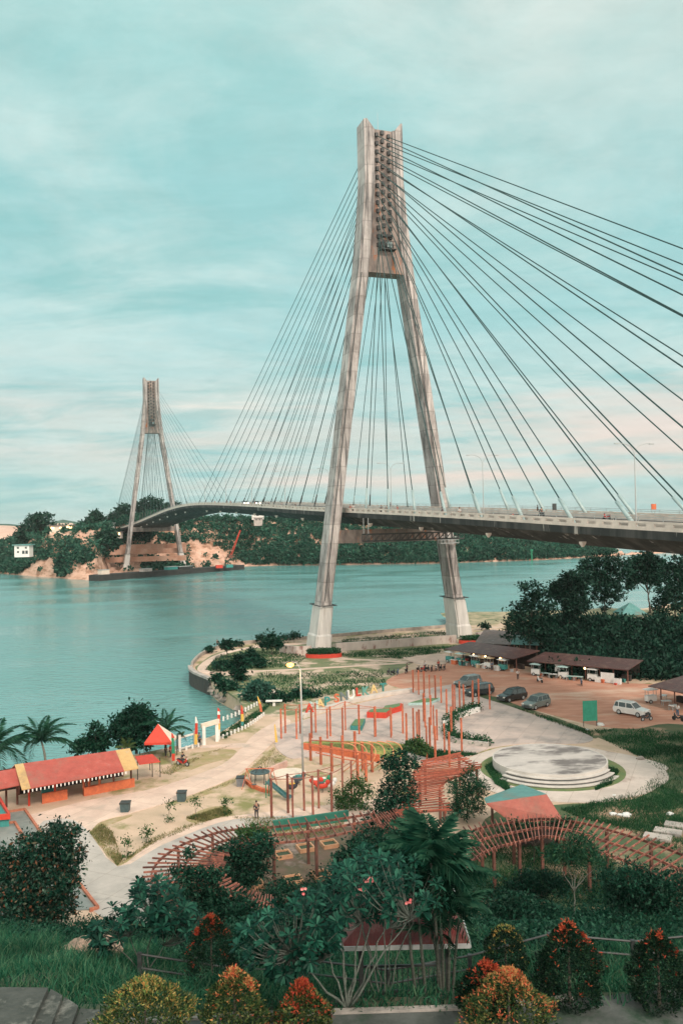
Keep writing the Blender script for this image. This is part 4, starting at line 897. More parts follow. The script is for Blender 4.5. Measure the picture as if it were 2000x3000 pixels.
# point of the park
pts_ = [('tall slim dark tree on the park point near the lamp post', (704, 2030), 148, [(700, 1928, 15), (716, 1942, 17), (699, 1966, 17), (706, 1992, 16), (690, 1950, 12), (712, 2012, 12)], lv_dark, 220),
        ('spreading dark tree beside the seawall with branches over the path', (796, 1900), 175, [(800, 1872, 16), (786, 1884, 15), (812, 1886, 14), (796, 1862, 8), (775, 1892, 10)], lv_dark, 160),
        ('small dark tree at the inner bend of the promenade', (735, 1940), 165, [(735, 1920, 14), (722, 1930, 12), (748, 1930, 12), (740, 1908, 9)], lv_dark, 120),
        ('small tree close to the seawall on the curve', (664, 1902), 172, [(664, 1886, 11), (656, 1892, 8), (674, 1893, 8)], lv_dark, 80),
        ('low bush at the outer end of the promenade', (650, 1955), 158, [(650, 1945, 14), (638, 1950, 10), (664, 1950, 10)], lv_mid, 80),
        ('green bush above the shore rocks', (656, 2020), 140, [(656, 2008, 14), (670, 2012, 16), (690, 2020, 15)], lv_mid, 110),
        ('green bush near the sheet pile wall end', (632, 1990), 146, [(632, 1985, 9), (640, 1990, 8)], lv_mid, 50),
        ('silver green feathery tree on the bay shore', (757, 2045), 132, [(757, 2010, 22), (738, 2022, 18), (776, 2022, 18), (755, 2035, 20), (725, 2040, 14)], lv_grey, 190),
        ('low green shrub right of the lamp post in the meadow', (880, 2042), 133, [(868, 2034, 13), (886, 2036, 12), (905, 2040, 10), (920, 2036, 8)], lv_mid, 100),
        ('low green shrub by the white bench table', (815, 2050), 130, [(800, 2048, 14), (822, 2046, 14), (845, 2048, 10), (782, 2056, 10)], lv_mid, 100),
        ('dark clump left of the pylon foot wall', (760, 1948), 160, [(756, 1938, 9), (768, 1942, 8)], lv_dark, 45)]
for lab, b, Y, sp, lf, n in pts_: T(lab, b, Y, [(x_, y_, r_ * 0.82) for x_, y_, r_ in sp], lf, n, 12, 0.4, 0.55, 0.12, group='trees on the park point')
for i, (x, y, h, lab) in enumerate([(612, 1914, 14, 'sapling on the seawall curve, outermost'), (700, 1895, 12, 'sapling before the spreading dark tree by the seawall'), (765, 1886, 18, 'umbrella shaped sapling left of the spreading dark tree'), (835, 1884, 18, 'umbrella shaped sapling right of the spreading dark tree'), (862, 1882, 20, 'umbrella shaped sapling left of the near pylon'), (1420, 1846, 14, 'umbrella shaped sapling by the water right of the near pylon')]):
    T(lab, (x, y), G(x, y).y, [(x, y - h, 7), (x - 8, y - h + 2, 5), (x + 8, y - h + 2, 5)], lv_dark, 34, 10, 0.35, 0.5, 0.07, 'sapling', 'sapling', 'saplings on the park point')
# dense trees right
lv_r = leafmat('deep green leaves', [(0.004, 0.022, 0.017), (0.008, 0.038, 0.028), (0.020, 0.064, 0.046), (0.05, 0.10, 0.075)], 0.65, 0.1, 0.12)  # very dark green of the crowns and thicket on the right
rt = [('leaning dark tree nearest the channel right of the pylon', (1545, 1890), 160, [(1560, 1762, 30), (1538, 1722, 16), (1576, 1742, 22), (1515, 1790, 26), (1540, 1812, 34), (1585, 1806, 36), (1505, 1832, 30), (1555, 1850, 40), (1600, 1850, 40), (1612, 1775, 20), (1490, 1856, 20), (1572, 1708, 12)]),
      ('dark tree with a rounded crown left of the turquoise pavilion', (1660, 1840), 172, [(1640, 1720, 28), (1672, 1700, 26), (1690, 1732, 28), (1622, 1738, 18), (1660, 1752, 26), (1672, 1786, 26), (1700, 1770, 24), (1710, 1700, 20)]),
      ('tallest dark tree reaching up to the bridge deck', (1770, 1830), 178, [(1730, 1652, 28), (1762, 1640, 26), (1795, 1648, 28), (1745, 1690, 34), (1785, 1690, 36), (1822, 1672, 26), (1760, 1732, 34), (1800, 1735, 30), (1712, 1668, 18), (1765, 1772, 22)]),
      ('dark spreading tree under the deck above the turquoise roof', (1905, 1830), 182, [(1862, 1650, 26), (1895, 1640, 26), (1925, 1660, 28), (1880, 1682, 28), (1915, 1694, 24), (1850, 1690, 20), (1845, 1710, 14)]),
      ('dark tree cut by the right edge of the view beneath the deck', (1975, 1850), 170, [(1960, 1680, 28), (1990, 1650, 30), (2010, 1700, 36), (1950, 1730, 24), (1975, 1760, 30), (1935, 1765, 20), (1930, 1800, 24), (2010, 1770, 36), (1980, 1720, 26)])]
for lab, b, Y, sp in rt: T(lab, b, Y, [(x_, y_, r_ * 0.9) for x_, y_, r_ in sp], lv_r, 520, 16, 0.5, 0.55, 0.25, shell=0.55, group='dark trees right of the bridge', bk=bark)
def thicket():
    P = []
    while len(P) < 1500:
        x, y = rnd.uniform(30, 135), rnd.uniform(128, 185); z = mound(x, y); px, py = proj((x, y, z))
        lo = 1840 if px > 1700 else 1832
        if px < 1470 or px > 2120 or py < lo or py > 2000 + (px - 1850) * 0.05: continue
        if px < 1600 and py > 1905: continue
        P.append((x, y, z + 0.6, rnd.uniform(1.2, 2.4)))
    B = np.array(P); k = 60; d = unit(nr.normal(size=(len(B) * k, 3))); d[:, 2] = np.abs(d[:, 2])
    Q = np.repeat(B[:, :3], k, 0) + d * np.repeat(B[:, 3:4], k, 0) * (0.7 + 0.45 * nr.rand(len(d), 1))
    V, F = leafquads(Q, d * 0.5 + nr.normal(size=Q.shape) * 0.7, 0.7 * (0.5 + nr.rand(len(Q))), 0.5)
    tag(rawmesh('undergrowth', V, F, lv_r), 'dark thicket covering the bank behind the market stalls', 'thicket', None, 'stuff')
thicket()
# middle of the park
T('leafy tree standing before the red slatted pergola roof', (1168, 2460), 73, [(1138, 2232, 24), (1168, 2216, 22), (1196, 2240, 24), (1150, 2268, 28), (1186, 2284, 26), (1148, 2318, 30), (1196, 2326, 24), (1128, 2350, 30), (1170, 2368, 34), (1116, 2396, 34), (1086, 2408, 24), (1160, 2416, 36), (1205, 2380, 22)], lv_mid, 620, 14, 0.26, 0.24, 0.13)
T('yellow green shrub left of the leafy tree', (1030, 2378), 82, [(996, 2330, 24), (1038, 2308, 26), (1062, 2336, 26), (1020, 2354, 22), (1052, 2288, 15), (1078, 2308, 14), (985, 2350, 16), (1068, 2370, 20)], lv_yel, 260, 13, 0.25, 0.22, 0.08, 'shrub', 'shrub')
T('feathery dark shrub left of the teal and red roof', (1368, 2395), 78, [(1370, 2288, 24), (1344, 2326, 27), (1392, 2318, 27), (1360, 2362, 32), (1412, 2298, 17), (1398, 2358, 22), (1382, 2256, 12), (1322, 2298, 12), (1330, 2372, 20)], lv_feather, 430, 13, 0.24, 0.30, 0.08, 'shrub', 'shrub', None, 0.22)
T('dense bush below the leafy tree, left of the areca palm', (1120, 2530), 63.5, [(1080, 2450, 30), (1130, 2456, 36), (1100, 2490, 36), (1180, 2470, 38), (1060, 2480, 22), (1140, 2500, 34), (1210, 2440, 28), (1075, 2520, 26), (1190, 2510, 30)], lv_mid, 480, 14, 0.24, 0.22, 0.08, 'bush', 'bush')
T('large dark bush growing through the curved pergola', (700, 2610), 63, [(660, 2500, 26), (690, 2482, 24), (700, 2530, 34), (740, 2500, 34), (770, 2466, 26), (650, 2552, 34), (720, 2570, 38), (790, 2490, 18), (762, 2550, 24), (680, 2600, 34)], lv_mid, 560, 14, 0.24, 0.22, 0.1, 'bush', 'bush')
T('pale green climber on the top beam of the curved pergola', (735, 2480), 66, [(712, 2440, 16), (738, 2428, 16), (760, 2446, 16), (730, 2460, 20), (775, 2424, 10)], lv_yel, 160, 12, 0.2, 0.2, 0.06, 'bush', 'bush')
T('spindly bush between the left ends of the rafters', (575, 2760), 53, [(560, 2556, 20), (600, 2588, 34), (540, 2600, 30), (632, 2630, 32), (520, 2550, 16), (580, 2640, 34), (550, 2500, 12), (625, 2560, 22), (640, 2660, 30), (560, 2670, 26), (690, 2650, 30)], lv_mid, 620, 13, 0.24, 0.2, 0.07, 'bush', 'bush')
T('big glossy bush with orange tipped leaves at the left edge', (110, 2690), 57, [(50, 2500, 38), (110, 2478, 36), (160, 2458, 30), (198, 2456, 24), (216, 2498, 22), (178, 2530, 42), (120, 2540, 48), (60, 2560, 48), (16, 2540, 40), (200, 2572, 30), (150, 2600, 46), (80, 2620, 44), (228, 2520, 14), (236, 2478, 12), (216, 2434, 14), (172, 2424, 16), (120, 2436, 14), (70, 2448, 16), (0, 2600, 40), (185, 2620, 30), (60, 2670, 46), (130, 2670, 44), (10, 2680, 46), (190, 2660, 30)], lv_spot, 1500, 15, 0.26, 0.24, 0.14, 'bush', 'bush', shell=0.6)
T('tiered tree with a bare thin trunk on the right hand slope', (1680, 2690), 56, [(1650, 2490, 30), (1702, 2480, 34), (1732, 2508, 26), (1620, 2512, 22), (1680, 2520, 30), (1762, 2518, 16), (1690, 2450, 14), (1600, 2496, 12)], lv_feather, 330, 13, 0.28, 0.22, 0.06, group=None, aspect=0.3, bk=pale_bark)
T('broad bush under the rafters at the right edge', (1890, 2720), 48, [(1850, 2572, 46), (1920, 2600, 46), (1800, 2604, 36), (1880, 2640, 52), (1960, 2650, 48), (1822, 2662, 38), (2006, 2600, 48), (1770, 2570, 20)], lv_mid, 760, 14, 0.22, 0.18, 0.1, 'bush', 'bush')
T('low bush on the slope right of the areca palm', (1490, 2715), 51, [(1480, 2650, 34), (1530, 2640, 30), (1442, 2682, 26), (1560, 2690, 28), (1500, 2690, 30)], lv_mid, 330, 13, 0.22, 0.18, 0.06, 'bush', 'bush')
T('dark weedy bush under the wave shaped pergola', (1590, 2640), 60, [(1540, 2570, 26), (1590, 2580, 30), (1640, 2590, 26), (1500, 2600, 24), (1565, 2610, 28)], lv_dark, 280, 13, 0.24, 0.2, 0.06, 'bush', 'bush')
T('creeper clump on the wave shaped pergola near the teal roof', (1560, 2480), 68, [(1500, 2415, 14), (1530, 2430, 16), (1555, 2420, 12), (1640, 2430, 14), (1660, 2405, 12), (1475, 2440, 14), (1620, 2410, 10), (1690, 2420, 12)], lv_feather, 190, 12, 0.24, 0.18, 0.06, 'bush', 'bush')
T('yellowish shrub behind the orange post trellis', (1215, 2200), 97, [(1206, 2186, 14), (1222, 2176, 12), (1230, 2190, 14), (1250, 2196, 10), (1190, 2192, 10)], lv_yel, 130, 12, 0.25, 0.3, 0.06, 'shrub', 'shrub')
for lab, pts2 in (('low clipped hedge behind the white curved seat wall', ((1310, 2124), (1336, 2106), (1365, 2092), (1396, 2080))), ('low clipped hedge behind the grey curved seat wall', ((1312, 2140), (1325, 2164), (1352, 2176), (1425, 2184)))):
    L = smooth_line([G(x, y) for x, y in pts2], 16); Q = np.array([[p.x, p.y, p.z + 0.5] for p in L for _ in range(45)]); Q = Q + nr.normal(size=Q.shape) * [0.4, 0.4, 0.3]
    V, F = leafquads(Q, nr.normal(size=Q.shape), 0.3, 0.6); tag(rawmesh('hedge', V, F, hedge_leaf), lab, 'hedge')
# thin young trees on the sandy island
for i, (x, y, h) in enumerate([(495, 2408, 58), (572, 2404, 60), (430, 2470, 40), (372, 2510, 46), (660, 2390, 40)]):
    T(['staked sapling with green top on the sandy island', 'staked sapling nearest the curved pergola tip', 'staked sapling beside the grey path', 'staked sapling at the pointed end of the sandy island', 'staked sapling near the brown post frame'][i], (x, y), G(x, y).y, [(x, y - h, 10), (x + 4, y - h + 10, 9), (x, y - 4, 9)], lv_yel, 26, 9, 0.2, 0.2, 0.03, 'sapling', 'young_tree', 'young trees on the sandy island')

# ------------------------------------------------------------------ palms
frond_m = leafmat('palm frond', [(0.008, 0.045, 0.033), (0.016, 0.07, 0.046), (0.04, 0.11, 0.07), (0.07, 0.15, 0.1)], 0.4, 0.2, 0.5, 0.5)
frond_y = leafmat('yellowing palm frond', [(0.10, 0.14, 0.06), (0.17, 0.18, 0.07)], 0.5, 0.2, 0.5)
def frond_arrays(L, droop, n, lw, ll, seed):
    q = np.random.RandomState(seed); V = []; F = []
    pts = []
    for k in range(n + 1):
        t = k / n; pts.append(np.array([L * t * (1 - 0.18 * droop * t), 0, L * (0.32 * t - droop * 0.75 * t * t)]))
    for k in range(n):      # rachis
        a, b = pts[k], pts[k + 1]; w = 0.035 * L / 4 * (1 - k / n) + 0.008; i = len(V)
        V += [a + [0, w, 0], a - [0, w, 0], b - [0, w, 0], b + [0, w, 0]]; F.append((i, i + 1, i + 2, i + 3))
    for k in range(2, n + 1):
        t = k / n; le = ll * math.sin(math.pi * min(1, 0.12 + 0.86 * t)) ** 0.7 * (0.85 + 0.3 * q.rand())
        for s in (-1, 1):
            a = pts[k - 1] if k < n else pts[n]; dr = np.array([0.55, s * 0.8, -0.35 - 0.3 * q.rand()]); dr /= np.linalg.norm(dr)
            m_ = a + dr * le * 0.5; e = a + dr * le + np.array([0, 0, -le * 0.25]); wv = np.array([lw, 0, 0.3 * lw]); i = len(V)
            V += [a, m_ - wv, e, m_ + wv]; F.append((i, i + 1, i + 2, i + 3))
    return np.array(V), np.array(F)
FR = {}
def frond(kind, parent, head, az, tilt, sc=1.0):
    if kind not in FR:
        A = {'coco0': (4.3, 0.9, 30, 0.055, 0.95, 1), 'coco1': (4.3, 1.35, 30, 0.055, 0.9, 2), 'areca0': (1.9, 0.7, 17, 0.05, 0.62, 3), 'areca1': (1.9, 1.15, 17, 0.05, 0.58, 4), 'fan0': (1.6, 0.8, 20, 0.04, 0.5, 5)}[kind]
        V, F = frond_arrays(*A); o = rawmesh('frond', V, F, frond_y if kind == 'fan0' else frond_m, parent, False); FR[kind] = o.data
    else:
        o = bpy.data.objects.new('frond', FR[kind]); C.objects.link(o); o.parent = parent
    o.location = head; o.rotation_euler = (0, -tilt, az); o.scale = (sc,) * 3
def coconut(lab, base, head, Y, n, sc, seed, fk=('coco0', 'coco1'), tr=0.16):
    q = random.Random(seed); b = D(base[0], base[1], Y); b.z = hz(b.x, Y) if Y < 60 else GZ; h = D(head[0], head[1], Y) - b
    t = thing('coconut_palm', lab, 'palm tree', b)
    MB().tube(smooth_line([Vector((0, 0, -0.3)), Vector((h.x * 0.2, 0, h.z * 0.4)), Vector((h.x * 0.6, 0, h.z * 0.75)), h], 4), [tr * (1 - 0.03 * k) for k in range(13)], 8).build('trunk', pale_bark, t, True, world=False)
    for k in range(n): frond(fk[k % len(fk)], t, h, 2 * math.pi * k / n * 1.0 + q.uniform(-0.25, 0.25) + (0.4 if k >= n // 2 else 0), R(q.choice((5, 20, 38, 58, 72))), sc * q.uniform(0.85, 1.1))
    return t
coconut('full coconut palm behind the red roofed restaurant', (135, 2250), (122, 2172), 99, 18, 1.02, 3)
coconut('coconut palm cut by the left edge of the view', (-30, 2275), (-18, 2200), 96, 17, 1.25, 5)
coconut('coconut palm right of the rounded dark tree', (486, 2205), (486, 2140), 103, 13, 0.85, 8)
coconut('young yellowish palm in front of the rounded dark tree', (372, 2205), (372, 2188), 101, 8, 1.0, 9, ('fan0',), 0.1)
coconut('tiny yellowish palm left of the blue banner fence', (522, 2178), (522, 2164), 104, 7, 0.75, 10, ('fan0',), 0.07)
def areca(lab, x, Y, stems, seed):
    q = random.Random(seed); b = D(x, 2900, Y); b.z = hz(b.x, Y); t = thing('areca_palm', lab, 'palm tree', b)
    for (hx, hy, n, sc, dx) in stems:
        h = D(hx, hy, Y + q.uniform(-0.5, 0.5)) - b
        MB().tube(smooth_line([Vector((dx, 0, -0.3)), Vector((dx * 1.1 + h.x * 0.2, 0, h.z * 0.5)), h], 6), [0.05 - 0.0015 * k for k in range(13)], 8).build('trunk', mat('dark palm stem', (0.10, 0.115, 0.095), (0.045, 0.055, 0.045), 9, 0.85, 0.4, stretch=(1, 1, 3)), t, True, world=False)
        for k in range(n): frond(('areca0', 'areca1')[k % 2], t, h, 2 * math.pi * k / n + q.uniform(-0.3, 0.3), R(q.choice((15, 35, 55, 75, 82))), sc * q.uniform(0.85, 1.12))
    return t
areca('dark areca palm clump rising beside the red hip roof', 1285, 22.9, [(1262, 2530, 18, 0.95, 0.0), (1215, 2570, 13, 0.82, -0.3), (1320, 2590, 14, 0.86, 0.2), (1285, 2650, 13, 0.82, 0.1), (1195, 2650, 9, 0.62, -0.5), (1345, 2680, 10, 0.6, 0.3), (1265, 2730, 9, 0.62, 0.05)], 4)

# ------------------------------------------------------------------ frangipani trees in front
fr_leaf = leafmat('frangipani leaves', [(0.003, 0.026, 0.019), (0.006, 0.042, 0.031), (0.014, 0.072, 0.050), (0.045, 0.14, 0.10)], 0.5, 0.12, 0.9, 0.25)
flower_m = mat('frangipani flower', (0.72, 0.38, 0.34), (0.62, 0.10, 0.12), 6, 0.6)
def rosette(V, F, p, up, n, L):
    up = Vector(up).normalized(); x = up.cross(Vector((0.3, 0.9, 0.1))).normalized(); y = up.cross(x)
    for k in range(n):
        a = 2.4 * k + rnd.uniform(-0.2, 0.2); el = rnd.uniform(-0.15, 0.95)
        d = ((x * math.cos(a) + y * math.sin(a)) * math.cos(el) + up * math.sin(el)).normalized(); s = d.cross(up).normalized(); nn = s.cross(d)
        le = L * rnd.uniform(0.65, 1.1); w = le * 0.17; p0 = p + d * 0.03; i = len(V); dz = Vector((0, 0, -1))
        prof_ = [(0, 0.12), (0.3, 0.6), (0.62, 1.0), (0.85, 0.75), (1.0, 0.05)]
        for t, ww in prof_:
            c = p0 + d * le * t + dz * le * 0.16 * t * t; V.append(c + s * w * ww + nn * w * 0.3 * ww); V.append(c); V.append(c - s * w * ww + nn * w * 0.3 * ww)
        for j in range(4):
            for q_ in (0, 1): a0 = i + j * 3 + q_; F.append((a0, a0 + 1, a0 + 4, a0 + 3))
def frangipani(lab, base, Y, hubs, poly, n, L, seed, r0=0.04, nl=12, bloom=()):
    q = random.Random(seed); b = D(base[0], base[1], Y); b.z = hz(b.x, Y); t = thing('frangipani_tree', lab, 'tree', b)
    H = [D(x, y, Y + dy) for x, y, dy in hubs]; mb = MB()
    for h in H: trunk_to(mb, b, h, r0, 0.25, 6, 7)
    xs = [p[0] for p in poly]; ys = [p[1] for p in poly]; V = []; F = []; tips = []
    while len(tips) < n:
        x, y = q.uniform(min(xs), max(xs)), q.uniform(min(ys), max(ys))
        if not inpoly(x, y, poly): continue
        p = D(x, y, Y + q.uniform(-1.1, 1.5))
        if all((p - o).length > L * 0.62 for o in tips): tips.append(p)
        elif q.random() < 0.05: n -= 1
    for p in tips:
        h = min(H, key=lambda c: (c - p).length); m_ = h.lerp(p, 0.55) + Vector((0, 0, -0.12 * (p - h).length))
        mb.tube(smooth_line([h, m_, p], 4), [r0 * 0.5 - 0.0015 * k for k in range(9)], 6); up = (p - m_).normalized() + Vector((0, 0, 0.5))
        rosette(V, F, p, up, nl, L)
    mb.build('trunk', mat('frangipani bark', (0.13, 0.155, 0.135), (0.06, 0.08, 0.065), 9, 0.85, 0.4), t, True)
    rawmesh('crown', np.array([tuple(v) for v in V]), np.array(F), fr_leaf, t)
    if bloom:
        fm = MB()
        for x, y, dy in bloom:
            p = D(x, y, Y + dy)
            for k in range(5):
                c = p + Vector((q.uniform(-.06, .06), q.uniform(-.06, .06), q.uniform(-.05, .06)))
                for a in range(5):
                    an = a * 1.2566; e = c + Vector((math.cos(an) * 0.038, -0.02, math.sin(an) * 0.038)); sd_ = Vector((-math.sin(an), 0, math.cos(an))) * 0.018
                    fm.add([c, c.lerp(e, 0.6) + sd_, e, c.lerp(e, 0.6) - sd_], [(0, 1, 2, 3)])
        fm.build('blossom', flower_m, t)
    return t
frangipani('wide frangipani tree with pale forked stems in front of the red hip roof', (1018, 2968), 20.3, [(962, 2800, 0.2), (1005, 2770, 0.6), (1062, 2700, 0.3), (860, 2790, -0.3), (1130, 2720, 0.5), (1100, 2620, 1.0), (985, 2680, 0.9), (1200, 2690, -0.2)],
           [(700, 2720), (690, 2770), (720, 2845), (830, 2862), (905, 2840), (940, 2800), (985, 2770), (1000, 2720), (1060, 2690), (1180, 2690), (1240, 2680), (1260, 2610), (1190, 2540), (1150, 2510), (1080, 2505), (1000, 2540), (950, 2600), (870, 2620), (780, 2660)], 270, 0.23, 3, 0.035, 12, [(890, 2612, -0.9), (1060, 2606, -0.5), (1072, 2580, 0), (1085, 2575, -.3), (1195, 2640, -0.4)])
frangipani('second frangipani tree whose crown hides the top of the red hip roof', (1120, 2930), 22.3, [(1100, 2760, 0.2), (1150, 2720, 0.3), (1060, 2680, 0.3), (1120, 2600, 0.3), (1210, 2640, -0.2), (1030, 2620, 0)],
           [(930, 2640), (970, 2540), (1060, 2480), (1160, 2470), (1250, 2530), (1320, 2600), (1310, 2680), (1220, 2670), (1150, 2690), (1040, 2690), (960, 2680)], 165, 0.23, 13, 0.03, 12)
frangipani('open frangipani tree in the grass on the left', (428, 2880), 29.5, [(420, 2790, 0.2), (480, 2770, 0), (380, 2740, 0.6), (450, 2690, 0.4), (330, 2760, -0.2)],
           [(262, 2720), (255, 2770), (300, 2800), (350, 2760), (370, 2710), (430, 2730), (520, 2760), (590, 2720), (580, 2660), (510, 2610), (490, 2580), (400, 2580), (380, 2630), (330, 2650), (310, 2700)], 140, 0.33, 6, 0.035, 11)
T('dark weedy bush between the planter boxes and the frangipani crown', (880, 2700), 58, [(820, 2600, 26), (860, 2610, 28), (900, 2620, 26), (940, 2610, 26), (985, 2590, 26), (840, 2650, 30), (920, 2660, 32), (980, 2640, 28), (780, 2640, 24)], lv_mid, 420, 13, 0.22, 0.2, 0.06, 'bush', 'bush')
T('bushy sapling between the curved pergola and the areca palm', (1010, 2600), 61, [(990, 2520, 24), (1030, 2500, 28), (1050, 2540, 28), (1010, 2560, 28), (1040, 2470, 20)], lv_mid, 260, 13, 0.22, 0.2, 0.06, 'bush', 'bush')
T('dark ragged bush at the low end of the curved pergola', (745, 2780), 51, [(700, 2680, 28), (740, 2700, 32), (790, 2690, 28), (820, 2720, 26), (760, 2740, 30), (705, 2730, 26), (735, 2655, 20)], lv_mid, 380, 13, 0.22, 0.2, 0.06, 'bush', 'bush')
T('sparse young tree above the right end of the low bush', (1600, 2760), 42, [(1590, 2660, 20), (1620, 2672, 18), (1570, 2690, 16), (1605, 2700, 20)], lv_mid, 120, 12, 0.2, 0.16, 0.03, group=None)

# ------------------------------------------------------------------ clipped shrubs with coloured new growth
top_dark = leafmat('shrub leaves', [(0.004, 0.016, 0.011), (0.008, 0.028, 0.018), (0.016, 0.045, 0.026), (0.04, 0.06, 0.03)], 0.4, 0.15, 2.0, 0.5)
top_olive = leafmat('olive shrub leaves', [(0.015, 0.04, 0.02), (0.04, 0.075, 0.03), (0.1, 0.125, 0.045), (0.18, 0.17, 0.06)], 0.4, 0.2, 2.0, 0.5)
tip_red = leafmat('red new leaves', [(0.22, 0.03, 0.02), (0.36, 0.055, 0.03), (0.42, 0.12, 0.05)], 0.4, 0.25, 2.0, 0.5)
tip_orange = leafmat('orange new leaves', [(0.4, 0.07, 0.035), (0.48, 0.13, 0.06), (0.5, 0.28, 0.11), (0.16, 0.16, 0.05)], 0.4, 0.25, 2.0, 0.5)
tip_yellow = leafmat('yellow new leaves', [(0.12, 0.18, 0.05), (0.24, 0.25, 0.08), (0.38, 0.20, 0.06), (0.34, 0.32, 0.12)], 0.4, 0.25, 2.0, 0.5)
def topiary(lab, x, ybot, ytop, wpx, Y, leaf, tip, ntip, shape='cone', n=8500, spikes=()):
    b = D(x, ybot, Y); b.z = hz(b.x, Y); top = D(x, ytop, Y); H = top.z - b.z; Rm = wpx * Y / FPX / 2
    t = thing('clipped_shrub', lab, 'shrub', b, 'clipped shrubs along the terrace')
    MB().tube([(0, 0, -0.1), (0, 0, H * 0.8)], [0.05, 0.015], 6).build('stem', bark, t, world=False)
    def rad(h): return Rm * (math.sin(math.pi * min(1, 0.16 + 0.84 * h)) ** 0.6 * (1.0 - 0.35 * h) * 1.18 if shape == 'cone' else math.sqrt(max(0, 1 - (2 * h - 1) ** 2)) * 0.98 + 0.02)
    hh = nr.rand(n) ** 0.9; an = nr.rand(n) * 2 * math.pi
    lump = 1 + 0.13 * np.sin(an * 3 + hh * 9 + x) + 0.09 * np.sin(an * 5 - hh * 17 + x) + 0.06 * np.sin(an * 9 + hh * 23)
    rr = np.array([rad(h) for h in hh]) * lump * (0.70 + 0.36 * nr.rand(n) ** 0.6)
    P = np.c_[np.cos(an) * rr, np.sin(an) * rr, 0.08 + hh * (H - 0.08)]
    ax = np.c_[np.cos(an), np.sin(an), 0.8 + 0 * an] + nr.normal(size=P.shape) * 0.7
    V, F = leafquads(P, ax, 0.075 * (0.6 + 0.8 * nr.rand(n)), 0.42); rawmesh('foliage', V, F, leaf, t, False)
    h2 = 1 - nr.rand(ntip) ** 1.5 * 0.8; a2 = nr.rand(ntip) * 2 * math.pi
    keep = np.sin(a2 * 4 + h2 * 11 + x) + 0.8 * h2 > 0.25 - 0.6 * (h2 > 0.85); h2, a2 = h2[keep], a2[keep]
    r2 = np.array([rad(min(h, 0.985)) for h in h2]) * (1 + 0.13 * np.sin(a2 * 3 + h2 * 9 + x) + 0.09 * np.sin(a2 * 5 - h2 * 17 + x)) * (0.93 + 0.14 * nr.rand(len(h2)))
    P = np.c_[np.cos(a2) * r2, np.sin(a2) * r2, 0.08 + h2 * (H - 0.02)]
    for sx, sh_, w in spikes:
        m_ = 90; q_ = nr.rand(m_); P = np.r_[P, np.c_[sx * Rm + nr.normal(size=m_) * w * (1.1 - q_), nr.normal(size=m_) * w * (1.1 - q_) - 0.1, H * (0.8 + q_ * (sh_ - 0.8))]]
    k = 3; P = np.repeat(P, k, 0) + nr.normal(size=(len(P) * k, 3)) * 0.018
    ax = np.c_[P[:, 0] * 0.6, P[:, 1] * 0.6, 0.5 + 0 * P[:, 0]] + nr.normal(size=P.shape) * 0.45
    V, F = leafquads(P, ax, 0.075 * (0.6 + 0.7 * nr.rand(len(P))), 0.36); rawmesh('new_growth', V, F, tip, t, False)
topiary('dark cone shaped shrub with red tip in the grass, left of the frangipani', 622, 2912, 2686, 136, 26.3, top_dark, tip_red, 190, spikes=((0.05, 1.02, 0.09), (-0.55, 0.86, 0.05)))
topiary('broad yellow leaved shrub at the lower edge', 428, 3075, 2895, 258, 18.5, top_olive, tip_yellow, 900, 'ball', 9500, ((0.05, 1.12, 0.06), (0.6, 0.95, 0.08)))
topiary('olive shrub with orange pointed top left of the frangipani foot', 690, 3050, 2850, 172, 19.0, top_olive, tip_orange, 330, spikes=((-0.1, 1.05, 0.07), (0.5, 0.95, 0.06)))
topiary('red leaved pointed shrub right below the frangipani', 888, 3050, 2885, 150, 18.8, top_olive, tip_red, 620, spikes=((0.0, 1.1, 0.06),))
topiary('round shrub with golden crown by the dark railing', 1482, 2878, 2722, 110, 26.3, top_dark, tip_yellow, 240, 'ball', 5500)
topiary('dark red shrub half hidden behind the bright orange shrub', 1428, 2985, 2830, 150, 20.0, top_dark, tip_red, 380, spikes=((0.3, 1.05, 0.06),))
topiary('bright orange red shrub with tall tip at the lower edge', 1492, 3070, 2852, 236, 18.7, top_olive, tip_orange, 900, spikes=((0.15, 1.02, 0.10), (0.35, 0.96, 0.08), (-0.5, 0.8, 0.1)))
topiary('largest dark egg shaped shrub with red patches on its right', 1668, 2952, 2708, 168, 20.3, top_dark, tip_red, 150, n=11000, spikes=((-0.2, 1.0, 0.07), (0.45, 0.9, 0.07)))
topiary('dark cone shaped shrub nearest the right edge', 1930, 2958, 2735, 150, 20.1, top_dark, tip_red, 60, n=9000, spikes=((0.0, 1.03, 0.04), (0.5, 0.72, 0.05)))

